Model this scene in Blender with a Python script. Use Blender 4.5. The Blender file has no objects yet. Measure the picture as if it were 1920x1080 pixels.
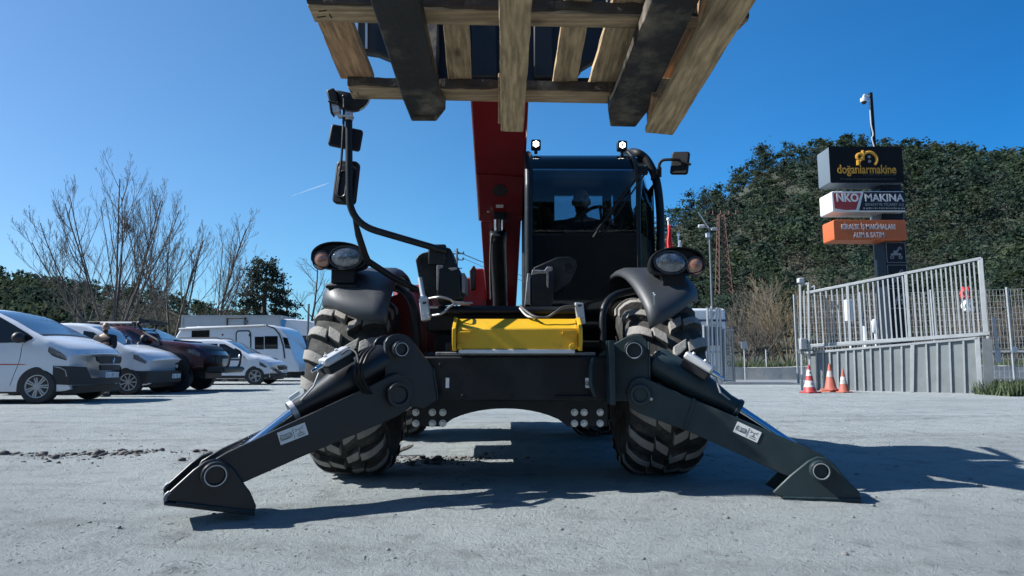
import bpy, bmesh, math, random
import numpy as np
from mathutils import Vector, Matrix, noise
from math import radians as R, sin, cos, tan, pi, atan2, sqrt
random.seed(7)
RNG = np.random.default_rng(7)
sc = bpy.context.scene
C = sc.collection
# ------------------------------------------------------------------ camera
F = 1200.0; PITCH = math.atan(140/1200); CH = 0.81
cam_d = bpy.data.cameras.new("camera"); cam = bpy.data.objects.new("camera", cam_d); C.objects.link(cam)
cam.location = (0, 0, CH); cam.rotation_euler = (pi/2+PITCH, 0, 0)
cam_d.sensor_width = 36; cam_d.lens = 22.5; cam_d.clip_end = 9000; cam_d.clip_start = 0.05
sc.camera = cam
# ------------------------------------------------------------------ world, sun, exposure
SUN_EL, SUN_AZ = R(40), R(1.5)          # from the left (-X), a touch towards the camera
w = bpy.data.worlds.new("World"); sc.world = w; w.use_nodes = True
nt = w.node_tree; bg = nt.nodes["Background"]
sky = nt.nodes.new("ShaderNodeTexSky"); sky.sky_type = 'NISHITA'; sky.sun_disc = False
sky.sun_elevation = SUN_EL; sky.sun_rotation = -(pi/2+SUN_AZ)
sky.altitude = 100; sky.air_density = 1.0; sky.dust_density = 0.75; sky.ozone_density = 2.0
# the clear winter sky is paler towards the sun and a deeper blue away from it
tcw = nt.nodes.new("ShaderNodeTexCoord"); dotn = nt.nodes.new("ShaderNodeVectorMath"); dotn.operation = 'DOT_PRODUCT'
nt.links.new(tcw.outputs['Generated'], dotn.inputs[0]); dotn.inputs[1].default_value = (-cos(SUN_AZ), -sin(SUN_AZ), 0)
mrw = nt.nodes.new("ShaderNodeMapRange"); nt.links.new(dotn.outputs['Value'], mrw.inputs[0]); mrw.inputs[1].default_value = -.8; mrw.inputs[2].default_value = .8
cr = nt.nodes.new("ShaderNodeValToRGB"); nt.links.new(mrw.outputs[0], cr.inputs[0]); els = cr.color_ramp.elements
for k, (p_, c_) in enumerate(((.12, (.13,.73,1.28)), (.28, (.27,.98,1.55)), (.60, (.56,1.10,1.42)), (.87, (.70,1.01,1.27)))):
    e_ = els[k] if k < 2 else els.new(p_)
    e_.position = p_; e_.color = (c_[0]/2, c_[1]/2, c_[2]/2, 1)
tn = nt.nodes.new("ShaderNodeVectorMath"); tn.operation = 'SCALE'; nt.links.new(cr.outputs[0], tn.inputs[0]); tn.inputs[3].default_value = 2.0
ml = nt.nodes.new("ShaderNodeMix"); ml.data_type = 'RGBA'; ml.blend_type = 'MULTIPLY'; ml.inputs[0].default_value = 1
nt.links.new(sky.outputs[0], ml.inputs[6]); nt.links.new(tn.outputs[0], ml.inputs[7]); nt.links.new(ml.outputs[2], bg.inputs[0])
bg.inputs[1].default_value = 0.062
sd = bpy.data.lights.new("sun", 'SUN'); sun = bpy.data.objects.new("sun", sd); C.objects.link(sun)
sd.energy = 5.0; sd.angle = R(0.53); sd.color = (1.0, 0.98, 0.94)
sdir = Vector((cos(SUN_EL)*cos(SUN_AZ), cos(SUN_EL)*sin(SUN_AZ), -sin(SUN_EL)))
sun.rotation_euler = sdir.to_track_quat('-Z', 'Y').to_euler()
sun.location = (-20, 0, 30)
vs = sc.view_settings
vs.view_transform = 'Standard'; vs.look = 'None'; vs.gamma = 1; vs.use_curve_mapping = False
vs.exposure = 0.95
# ------------------------------------------------------------------ picture point -> place
def ray(px, py):
    a = (px-960)/F; b = (540-py)/F
    return Vector((a, cos(PITCH)-b*sin(PITCH), sin(PITCH)+b*cos(PITCH)))
CAM = Vector((0, 0, CH))
def A(px, py, Y):
    d = ray(px, py); return CAM + d*(Y/d.y)
def gnd(px, py, z=0.0):
    d = ray(px, py); return CAM + d*((z-CH)/d.z)
class Plane:
    def __init__(s, o, n): s.o = Vector(o); s.n = Vector(n).normalized()
    def p(s, px, py):
        d = ray(px, py); return CAM + d*((s.o-CAM).dot(s.n)/d.dot(s.n))
def vplane(px, py, Y, yaw=0.0):
    return Plane(A(px, py, Y), (sin(yaw), -cos(yaw), 0))
# ------------------------------------------------------------------ mesh builder
WM = {}
def frame(axis):
    a = Vector(axis).normalized(); t = Vector((0, 0, 1)) if abs(a.z) < .9 else Vector((1, 0, 0))
    u = a.cross(t).normalized(); return u, a.cross(u).normalized(), a
class MB:
    def __init__(s): s.v = []; s.f = []
    def add(s, vs, fs):
        k = len(s.v); s.v += [tuple(p) for p in vs]; s.f += [tuple(i+k for i in f) for f in fs]; return s
    def hexa(s, p):
        return s.add(p, [(0,3,2,1),(4,5,6,7),(0,1,5,4),(1,2,6,5),(2,3,7,6),(3,0,4,7)])
    def box(s, c, sz, rot=None):
        c = Vector(c); h = [x/2 for x in sz]
        p = [Vector((x*h[0], y*h[1], z*h[2])) for z in (-1,1) for x, y in ((-1,-1),(1,-1),(1,1),(-1,1))]
        if rot is not None: p = [rot @ q for q in p]
        return s.hexa([c+q for q in p])
    def bb(s, x0, x1, y0, y1, z0, z1):
        return s.box(((x0+x1)/2,(y0+y1)/2,(z0+z1)/2), (abs(x1-x0),abs(y1-y0),abs(z1-z0)))
    def prism(s, pts, vec):
        n = len(pts); vec = Vector(vec); pts = [Vector(p) for p in pts]
        fs = [tuple(range(n)), tuple(range(2*n-1, n-1, -1))]
        fs += [(i, i+n, (i+1) % n+n, (i+1) % n) for i in range(n)]
        return s.add(pts+[p+vec for p in pts], fs)
    def plate(s, poly, pl, depth, off=0.0):            # picture outline on a real plane, real thickness behind it
        return s.prism([pl.p(*q)-pl.n*off for q in poly], -pl.n*depth)
    def cyl(s, p0, p1, r0, r1=None, n=20, caps=True):
        r1 = r0 if r1 is None else r1; p0 = Vector(p0); p1 = Vector(p1); u, v, a = frame(p1-p0)
        vs = []
        for p, r in ((p0, r0), (p1, r1)):
            vs += [p+u*r*cos(2*pi*i/n)+v*r*sin(2*pi*i/n) for i in range(n)]
        fs = [(i, (i+1) % n, (i+1) % n+n, i+n) for i in range(n)]
        if caps: fs += [tuple(range(n-1, -1, -1)), tuple(range(n, 2*n))]
        return s.add(vs, fs)
    def lathe(s, o, axis, prof, n=32, closed=False):   # prof: (radius, height along axis)
        o = Vector(o); u, v, a = frame(axis); vs = []; m = len(prof)
        for r, h in prof:
            vs += [o+a*h+u*r*cos(2*pi*i/n)+v*r*sin(2*pi*i/n) for i in range(n)]
        fs = []
        for j in range(m if closed else m-1):
            k = (j+1) % m
            fs += [(j*n+i, j*n+(i+1) % n, k*n+(i+1) % n, k*n+i) for i in range(n)]
        if not closed: fs += [tuple(range(n-1, -1, -1)), tuple(range((m-1)*n, m*n))]
        return s.add(vs, fs)
    def ring(s, o, axis, r1, r0, d, n=28):
        return s.lathe(o, axis, [(r0, 0), (r1, 0), (r1, d), (r0, d)], n, True)
    def tube(s, path, r, n=8, caps=True):
        path = [Vector(p) for p in path]; m = len(path)
        rr = r if isinstance(r, (list, tuple)) else [r]*m
        vs = []; u = None
        for i, p in enumerate(path):
            t = (path[min(i+1, m-1)]-path[max(i-1, 0)])
            if t.length < 1e-9: t = Vector((0, 0, 1))
            t.normalize()
            if u is None: u = frame(t)[0]
            else:
                u = u-t*u.dot(t)
                u = u.normalized() if u.length > 1e-6 else frame(t)[0]
            v = t.cross(u)
            vs += [p+(u*cos(2*pi*k/n)+v*sin(2*pi*k/n))*rr[i] for k in range(n)]
        fs = [(i*n+k, i*n+(k+1) % n, (i+1)*n+(k+1) % n, (i+1)*n+k) for i in range(m-1) for k in range(n)]
        if caps: fs += [tuple(range(n-1, -1, -1)), tuple(range((m-1)*n, m*n))]
        return s.add(vs, fs)
    def ell(s, c, r, rot=None, n=16, m=10):
        c = Vector(c); vs = []; fs = []
        for j in range(m+1):
            t = pi*j/m
            for i in range(n):
                q = Vector((r[0]*sin(t)*cos(2*pi*i/n), r[1]*sin(t)*sin(2*pi*i/n), r[2]*cos(t)))
                vs.append(c+(rot @ q if rot is not None else q))
        fs = [(j*n+i, (j+1)*n+i, (j+1)*n+(i+1) % n, j*n+(i+1) % n) for j in range(m) for i in range(n)]
        return s.add(vs, fs)
    def build(s, name, mat, parent=None, bevel=0, smooth=40, local=False, seg=2, recalc=True):
        me = bpy.data.meshes.new(name)
        vs = s.v
        if parent is not None and not local:
            inv = WM[parent.name].inverted(); vs = [tuple(inv @ Vector(p)) for p in vs]
        me.from_pydata(vs, [], s.f)
        if recalc:
            bm = bmesh.new(); bm.from_mesh(me)
            bmesh.ops.remove_doubles(bm, verts=bm.verts, dist=1e-5)
            bmesh.ops.recalc_face_normals(bm, faces=bm.faces); bm.to_mesh(me); bm.free()
        me.materials.append(mat)
        if smooth:
            me.polygons.foreach_set('use_smooth', [True]*len(me.polygons)); me.set_sharp_from_angle(angle=R(smooth))
        o = bpy.data.objects.new(name, me); C.objects.link(o)
        if parent is not None: o.parent = parent; WM[o.name] = WM[parent.name]
        else: WM[o.name] = Matrix.Identity(4)
        if bevel:
            b = o.modifiers.new('bevel', 'BEVEL'); b.width = bevel; b.segments = seg; b.limit_method = 'ANGLE'; b.angle_limit = R(35); b.use_clamp_overlap = True
        return o
def raw(name, verts, faces, mat, parent=None, tint=None, smooth=False):   # numpy quads / tris
    me = bpy.data.meshes.new(name); nv = len(verts); nf, k = faces.shape
    if parent is not None:
        t = WM[parent.name].translation; verts = verts-np.array(t)
    me.vertices.add(nv); me.vertices.foreach_set('co', np.ascontiguousarray(verts, dtype=np.float32).ravel())
    me.loops.add(nf*k); me.loops.foreach_set('vertex_index', np.ascontiguousarray(faces, dtype=np.int32).ravel())
    me.polygons.add(nf); me.polygons.foreach_set('loop_start', np.arange(0, nf*k, k, dtype=np.int32))
    if smooth: me.polygons.foreach_set('use_smooth', np.ones(nf, dtype=bool))
    me.update(calc_edges=True); me.validate()
    if tint is not None:
        at = me.color_attributes.new('tint', 'FLOAT_COLOR', 'POINT')
        at.data.foreach_set('color', np.ascontiguousarray(np.concatenate([tint, np.ones((nv, 1))], 1), dtype=np.float32).ravel())
    me.materials.append(mat)
    o = bpy.data.objects.new(name, me); C.objects.link(o)
    if parent is not None: o.parent = parent; WM[o.name] = WM[parent.name]
    else: WM[o.name] = Matrix.Identity(4)
    return o
def thing(name, label, cat, loc=(0, 0, 0), rz=0.0, group=None):
    o = bpy.data.objects.new(name, None); C.objects.link(o); o.location = loc; o.rotation_euler = (0, 0, rz)
    o.empty_display_size = .1
    WM[o.name] = Matrix.Translation(Vector(loc)) @ Matrix.Rotation(rz, 4, 'Z')
    o['label'] = label; o['category'] = cat
    if group: o['group'] = group
    return o
def tag(o, label, cat, group=None):
    o['label'] = label; o['category'] = cat
    if group: o['group'] = group
    return o
def kind(o, k, label=None):
    o['kind'] = k
    if label: o['label'] = label
    return o
def copy_tree(o, parent=None):
    c = o.copy(); C.objects.link(c)
    if parent is not None: c.parent = parent
    for ch in o.children: copy_tree(ch, c)
    return c
def smooth_path(pts, k=6):
    pts = [Vector(p) for p in pts]; out = []
    for i in range(len(pts)-1):
        p0 = pts[max(i-1, 0)]; p1 = pts[i]; p2 = pts[i+1]; p3 = pts[min(i+2, len(pts)-1)]
        for j in range(k):
            t = j/k
            out.append(.5*((2*p1)+(p2-p0)*t+(2*p0-5*p1+4*p2-p3)*t*t+(3*p1-p0-3*p2+p3)*t**3))
    return out+[pts[-1]]
def fillet_path(pts, r, k=6):
    pts = [Vector(p) for p in pts]; out = [pts[0]]
    for i in range(1, len(pts)-1):
        a, b, c = pts[i-1], pts[i], pts[i+1]
        ra = min(r, (a-b).length*.45); rc = min(r, (c-b).length*.45)
        p = b+(a-b).normalized()*ra; q = b+(c-b).normalized()*rc
        out += [(p*(1-t)**2+b*2*t*(1-t)+q*t*t) for t in [j/k for j in range(k+1)]]
    return out+[pts[-1]]
def rrect(cx, cy, wx, wy, r, k=4):                     # rounded rectangle outline, 2-D
    out = []
    for sx, sy, a0 in ((1,1,0),(-1,1,90),(-1,-1,180),(1,-1,270)):
        for j in range(k+1):
            a = R(a0+90*j/k); out.append((cx+sx*(wx/2-r)+r*cos(a), cy+sy*(wy/2-r)+r*sin(a)))
    return out
# ------------------------------------------------------------------ materials
def M(name, col, rough=.5, metal=0.0, var=.18, scale=6.0, bump=0.0, bscale=40.0, coat=0.0, spec=.5, mix=None, mixlo=.5, mixhi=.65, mscale=3.0, stretch=None, tint=False, mixrough=None):
    m = bpy.data.materials.new(name); m.use_nodes = True; t = m.node_tree; N = t.nodes; L = t.links
    b = N["Principled BSDF"]; b.inputs['Metallic'].default_value = metal; b.inputs['Roughness'].default_value = rough
    b.inputs['Coat Weight'].default_value = coat; b.inputs['Coat Roughness'].default_value = .08
    b.inputs['Specular IOR Level'].default_value = spec
    co = N.new('ShaderNodeTexCoord'); mp = N.new('ShaderNodeMapping'); L.new(co.outputs['Object'], mp.inputs[0])
    if stretch: mp.inputs['Scale'].default_value = stretch
    n1 = N.new('ShaderNodeTexNoise'); n1.inputs['Scale'].default_value = scale; n1.inputs['Detail'].default_value = 6; n1.inputs['Roughness'].default_value = .6
    L.new(mp.outputs[0], n1.inputs[0])
    mr = N.new('ShaderNodeMapRange'); L.new(n1.outputs[0], mr.inputs[0]); mr.inputs[1].default_value = .25; mr.inputs[2].default_value = .75
    mr.inputs[3].default_value = 1-var; mr.inputs[4].default_value = 1+var
    mul = N.new('ShaderNodeMix'); mul.data_type = 'RGBA'; mul.blend_type = 'MULTIPLY'; mul.inputs[0].default_value = 1
    if tint:
        at = N.new('ShaderNodeVertexColor'); at.layer_name = 'tint'
        m2 = N.new('ShaderNodeMix'); m2.data_type = 'RGBA'; m2.blend_type = 'MULTIPLY'; m2.inputs[0].default_value = 1
        m2.inputs[6].default_value = (*col, 1); L.new(at.outputs[0], m2.inputs[7]); L.new(m2.outputs[2], mul.inputs[6])
    else: mul.inputs[6].default_value = (*col, 1)
    L.new(mr.outputs[0], mul.inputs[7])
    out = mul.outputs[2]
    if mix:
        n2 = N.new('ShaderNodeTexNoise'); n2.inputs['Scale'].default_value = mscale; n2.inputs['Detail'].default_value = 9; n2.inputs['Roughness'].default_value = .65
        L.new(mp.outputs[0], n2.inputs[0])
        r2 = N.new('ShaderNodeMapRange'); L.new(n2.outputs[0], r2.inputs[0]); r2.inputs[1].default_value = mixlo; r2.inputs[2].default_value = mixhi
        mx = N.new('ShaderNodeMix'); mx.data_type = 'RGBA'; L.new(r2.outputs[0], mx.inputs[0]); L.new(out, mx.inputs[6]); mx.inputs[7].default_value = (*mix, 1)
        out = mx.outputs[2]
        if mixrough is not None:
            r3 = N.new('ShaderNodeMapRange'); L.new(r2.outputs[0], r3.inputs[0]); r3.inputs[3].default_value = rough; r3.inputs[4].default_value = mixrough
            L.new(r3.outputs[0], b.inputs['Roughness'])
    L.new(out, b.inputs['Base Color'])
    if bump:
        n3 = N.new('ShaderNodeTexNoise'); n3.inputs['Scale'].default_value = bscale; n3.inputs['Detail'].default_value = 5
        L.new(mp.outputs[0], n3.inputs[0])
        bp = N.new('ShaderNodeBump'); bp.inputs['Strength'].default_value = bump; bp.inputs['Distance'].default_value = .01
        L.new(n3.outputs[0], bp.inputs['Height']); L.new(bp.outputs[0], b.inputs['Normal'])
    return m
def emit(name, col, s):
    m = bpy.data.materials.new(name); m.use_nodes = True; b = m.node_tree.nodes["Principled BSDF"]
    b.inputs['Base Color'].default_value = (.8,.8,.8,1); b.inputs['Emission Color'].default_value = (*col, 1); b.inputs['Emission Strength'].default_value = s
    return m
def glass(name, tint, ior=1.45, rough=.0, base=.0):
    m = bpy.data.materials.new(name); m.use_nodes = True; t = m.node_tree; N = t.nodes; L = t.links
    for n in list(N): N.remove(n)
    o = N.new('ShaderNodeOutputMaterial'); tr = N.new('ShaderNodeBsdfTransparent'); gl = N.new('ShaderNodeBsdfGlossy'); mx = N.new('ShaderNodeMixShader')
    fr = N.new('ShaderNodeFresnel'); fr.inputs[0].default_value = ior; tr.inputs[0].default_value = (*tint, 1); gl.inputs['Roughness'].default_value = rough
    ad = N.new('ShaderNodeMath'); ad.operation = 'ADD'; ad.inputs[1].default_value = base; ad.use_clamp = True
    L.new(fr.outputs[0], ad.inputs[0]); L.new(ad.outputs[0], mx.inputs[0]); L.new(tr.outputs[0], mx.inputs[1]); L.new(gl.outputs[0], mx.inputs[2]); L.new(mx.outputs[0], o.inputs[0])
    return m
m_steel = M('dark_steel_paint', (.0058,.0078,.0100), .42, 0, .25, 5, .06, 60, mix=(.034,.034,.032), mixlo=.50, mixhi=.80, mscale=2.2, mixrough=.8, spec=.28)
m_leg = M('leg_paint_sunlit', (.0185,.0325,.037), .38, 0, .25, 4, .05, 60, mix=(.060,.061,.058), mixlo=.52, mixhi=.84, mscale=2.2, mixrough=.8, spec=.28)  # paler copy of the outrigger paint, for the sunlit right side
m_black = M('black_plastic', (.0055,.006,.0072), .5, 0, .2, 8, .05, 80, spec=.28)
m_fender = M('fender_plastic', (.026,.030,.036), .50, 0, .12, 5, .08, 90, mix=(.10,.10,.10), mixlo=.58, mixhi=.9, mscale=4, mixrough=.8)
m_gloss = M('gloss_black', (.008,.009,.011), .12, 0, .1, 5)
m_red = M('red_paint', (.17,.0055,.008), .33, 0, .1, 3, coat=.3, mix=(.10,.012,.012), mixlo=.6, mixhi=.9)
m_yellow = M('yellow_paint', (.56,.325,.012), .42, 0, .08, 6, .03, 60, mix=(.33,.18,.016), mixlo=.60, mixhi=.74, mscale=6)
m_rubber = M('tyre_rubber', (.020,.0195,.018), .9, 0, .3, 6, .4, 50, mix=(.085,.081,.074), mixlo=.46, mixhi=.74, mscale=9)
m_tread = M('dusty_tread', (.215,.206,.19), .92, 0, .25, 9, .5, 60, mix=(.06,.058,.055), mixlo=.72, mixhi=.8, mscale=7)
m_cartyre = M('car_tyre', (.025,.025,.026), .8, 0, .2, 8)
m_chrome = M('chrome_rod', (.52,.55,.60), .10, 1, .03, 3)
m_alu = M('aluminium_block', (.42,.43,.44), .42, .5, .12, 9)
m_worn = M('worn_bare_steel', (.17,.175,.18), .5, .3, .4, 30)
m_bolt = M('bolt_head', (.62,.62,.60), .5, .5, .2, 30)
m_sticker = M('white_sticker', (.62,.62,.60), .5, 0, .04, 10)
m_ink = M('black_ink', (.02,.02,.02), .6)
m_white = M('white_paint', (.58,.605,.64), .24, 0, .04, 3, coat=.5)
m_rubbledark = M('rubble', (.115,.11,.105), .95, 0, .4, 14, .5, 40)
m_whitedull = M('dull_white', (.36,.37,.385), .5, 0, .08, 2)
m_lens = M('lamp_glass', (.13,.14,.15), .14, .45, .8, 26, 1.0, 20, coat=1)
m_amber = M('amber_lens', (.30,.14,.085), .16, .1, .35, 30, .4, 30, coat=1)
m_led = emit('led_light', (1.0,.97,.86), 4.0)
m_mirror = M('mirror_glass', (.8,.82,.85), .03, 1, .0, 3)
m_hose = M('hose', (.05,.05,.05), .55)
m_hosepale = M('hose_sleeve', (.30,.30,.30), .45, .3)  # paler, slightly metallic hose colour
m_tint = glass('cab_glass', (.64,.70,.73), 1.45, .0, .0)
m_seat = M('seat_cloth', (.012,.012,.014), .9)
m_fork = M('fork_steel', (.009,.009,.009), .5, .2, .5, 7, .2, 40, mix=(.21,.17,.125), mixlo=.52, mixhi=.74, mscale=4.2, mixrough=.9)
m_carriage = M('carriage_steel', (.010,.013,.018), .45, 0, .2, 5, spec=.28)
def wood(name, a, b, stretch):
    m = M(name, a, .85, 0, .38, 5.5, .35, 34, mix=b, mixlo=.50, mixhi=.70, mscale=1.6, stretch=stretch)
    t = m.node_tree; N = t.nodes; L = t.links; b = N['Principled BSDF']; src = b.inputs['Base Color'].links[0].from_socket
    co = N.new('ShaderNodeTexCoord'); mp = N.new('ShaderNodeMapping'); L.new(co.outputs['Object'], mp.inputs[0]); mp.inputs['Scale'].default_value = tuple(95 if q > 5 else 2.5 for q in stretch)
    n = N.new('ShaderNodeTexNoise'); n.inputs['Scale'].default_value = 1; n.inputs['Detail'].default_value = 4; L.new(mp.outputs[0], n.inputs[0])
    r = N.new('ShaderNodeMapRange'); L.new(n.outputs[0], r.inputs[0]); r.inputs[1].default_value = .35; r.inputs[2].default_value = .62; r.inputs[3].default_value = .62; r.inputs[4].default_value = 1.12
    v = N.new('ShaderNodeTexVoronoi'); v.inputs['Scale'].default_value = 1.0; mp2 = N.new('ShaderNodeMapping'); L.new(co.outputs['Object'], mp2.inputs[0]); mp2.inputs['Scale'].default_value = tuple(7.0 if q > 5 else 3.6 for q in stretch); L.new(mp2.outputs[0], v.inputs[0])
    k = N.new('ShaderNodeMapRange'); L.new(v.outputs['Distance'], k.inputs[0]); k.inputs[1].default_value = .05; k.inputs[2].default_value = .14; k.inputs[3].default_value = .38; k.inputs[4].default_value = 1.0
    mm = N.new('ShaderNodeMath'); mm.operation = 'MULTIPLY'; L.new(r.outputs[0], mm.inputs[0]); L.new(k.outputs[0], mm.inputs[1])
    x = N.new('ShaderNodeMix'); x.data_type = 'RGBA'; x.blend_type = 'MULTIPLY'; x.inputs[0].default_value = 1; L.new(src, x.inputs[6]); L.new(mm.outputs[0], x.inputs[7]); L.new(x.outputs[2], b.inputs['Base Color'])
    return m
m_woodv = wood('pallet_wood_long', (.37,.265,.145), (.18,.12,.065), (9,1.6,9))
m_woodv2 = wood('pallet_wood_deck', (.36,.21,.105), (.18,.11,.06), (8,1.5,8))
m_woodu = wood('pallet_wood_cross', (.34,.24,.135), (.14,.095,.055), (1.6,9,9))
m_bark = M('bark', (.045,.034,.026), .95, 0, .5, 14, .8, 30, mix=(.13,.11,.088), mixlo=.55, mixhi=.68, mscale=9)
m_nail = M('nail', (.03,.025,.022), .6, .6)
m_galv = M('galvanised_steel', (.29,.31,.32), .5, .3, .16, 4, mix=(.17,.155,.14), mixlo=.62, mixhi=.8)
m_galvdark = M('grey_post', (.10,.115,.125), .5, .3, .2, 5)
m_sheet = M('sheet_metal', (.175,.195,.20), .5, .2, .14, 1.6, .15, 4, mix=(.125,.135,.138), mixlo=.5, mixhi=.8, mscale=1.2)
m_conered = M('cone_red', (.33,.038,.038), .55, 0, .15, 6, mix=(.27,.07,.06), mixlo=.6, mixhi=.75)
m_coneorange = M('cone_orange', (.33,.085,.055), .65, 0, .2, 6, mix=(.27,.12,.095), mixlo=.55, mixhi=.7)
m_conewhite = M('cone_white', (.5,.48,.47), .5, 0, .15, 8)
m_conegrey = M('cone_grey', (.33,.31,.30), .6, 0, .3, 12)
m_rust = M('rusty_lattice', (.12,.062,.05), .8, .1, .2, 3)
m_trunk = M('tree_bark', (.085,.074,.064), .9, 0, .3, 4, .4, 12, mix=(.16,.15,.14), mixlo=.56, mixhi=.7, mscale=1.5)
m_twig = M('tree_twigs', (.095,.078,.066), .9, 0, .25, .6)
m_shrubtwig = M('shrub_twigs', (.155,.120,.075), .9, 0, .3, .6)
m_greytwig = M('grey_twigs', (.10,.088,.076), .9, 0, .3, .6)
m_pine = M('pine_needles', (1,1,1), .75, 0, .25, .5, tint=True, spec=.25)
m_cedar = M('cedar_needles', (1,1,1), .8, 0, .3, .8, tint=True, spec=.2)
def leafy(m, f):                                         # let part of the light through the leaves
    t = m.node_tree; N = t.nodes; L = t.links; b = N['Principled BSDF']; out = [n for n in N if n.type == 'OUTPUT_MATERIAL'][0]
    src = b.inputs['Base Color'].links[0].from_socket; tr = N.new('ShaderNodeBsdfTranslucent'); L.new(src, tr.inputs[0]); mx = N.new('ShaderNodeMixShader'); mx.inputs[0].default_value = f
    L.new(b.outputs[0], mx.inputs[1]); L.new(tr.outputs[0], mx.inputs[2]); L.new(mx.outputs[0], out.inputs[0])
leafy(m_pine, .45); leafy(m_cedar, .35)
m_grass = M('grass_blades', (.045,.068,.028), .8, 0, .4, .7)
m_hill = M('hill_soil', (.026,.034,.022), .95, 0, .4, .06)
m_farwood = M('far_woods', (1,1,1), .9, 0, .2, .1, tint=True, spec=.1); leafy(m_farwood, .45)
m_stonewall = M('rough_wall', (.36,.355,.335), .9, 0, .22, 1.3, .6, 5, mix=(.22,.21,.19), mixlo=.55, mixhi=.75, mscale=2)
m_road = M('road_asphalt', (.155,.165,.18), .85, 0, .12, .5)
m_carglass = M('car_glass', (.006,.007,.009), .05, 0, .1, 2, spec=.35)
m_windshield = M('car_windshield', (.014,.034,.085), .05, 0, .25, 1.2, coat=.6)  # blue base colour stands in for the reflected sky
m_cartrim = M('car_trim', (.014,.014,.015), .55)
m_darkred = M('dark_red_paint', (.05,.005,.0065), .25, .1, .1, 3, coat=.7)
m_rimalu = M('alloy_rim', (.36,.37,.38), .35, .5, .06, 5)
m_rimblack = M('black_rim', (.012,.012,.012), .45)
m_stripe = M('red_stripe', (.4,.08,.05), .4)
m_plate = M('number_plate', (.62,.63,.64), .4)
m_blue = M('blue_paint', (.05,.20,.42), .4)
m_skin = M('skin', (.26,.15,.105), .55, 0, .08, 9)
m_jacket = M('black_jacket', (.014,.014,.016), .85, 0, .2, 12, .3, 40)
m_trousers = M('camo_trousers', (.10,.09,.075), .9, 0, .3, 9, mix=(.24,.22,.19), mixlo=.5, mixhi=.56, mscale=8)
m_shirt = M('dark_shirt', (.022,.028,.038), .85)
m_hair = M('dark_beard', (.03,.024,.02), .9)
m_shoe = M('shoe', (.05,.045,.04), .8)
m_signblack = M('sign_black', (.007,.008,.009), .5, 0, .1, 2, spec=.12)
m_signwhite = M('sign_white', (.56,.57,.57), .4, 0, .04, 2)
m_signgrey = M('sign_grey', (.10,.125,.15), .5, 0, .06, 2)
m_signorange = M('sign_orange', (.42,.095,.024), .45, 0, .05, 2)
m_signnavy = M('sign_navy', (.016,.023,.036), .45, spec=.15)
m_signred = M('sign_red', (.28,.035,.03), .4)
m_letorange = M('lettering_orange', (.46,.23,.02), .5)
m_letwhite = M('lettering_white', (.5,.5,.52), .5)
m_letgrey = M('lettering_grey', (.20,.21,.22), .5)
m_column = M('pylon_column', (.012,.017,.026), .5, spec=.15)
m_flagred = M('flag_red', (.55,.02,.025), .7)
m_flagwhite = M('flag_white', (.75,.75,.75), .7)
m_solar = M('solar_panel', (.30,.31,.32), .3, .2, .1, 3)
m_stone = M('stones', (.15,.155,.155), .95, 0, .35, 14)
m_clod = M('dirt_clod', (.16,.15,.14), .95, 0, .3, 8, .6, 30)
def text_width(str_, size, bold):
    c = bpy.data.curves.new('measure', 'FONT'); c.body = str_; c.size = size; c.offset = bold; t = bpy.data.objects.new('measure', c); C.objects.link(t); bpy.context.view_layer.update()
    me = t.evaluated_get(bpy.context.evaluated_depsgraph_get()).to_mesh(); xs = [v.co.x for v in me.vertices]; r = (min(xs), max(xs)) if xs else (0, 0)
    bpy.data.objects.remove(t); bpy.data.curves.remove(c); return r
PLAIN = {'İ': 'I', 'Ş': 'S', 'ğ': 'g', 'ş': 's'}
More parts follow.
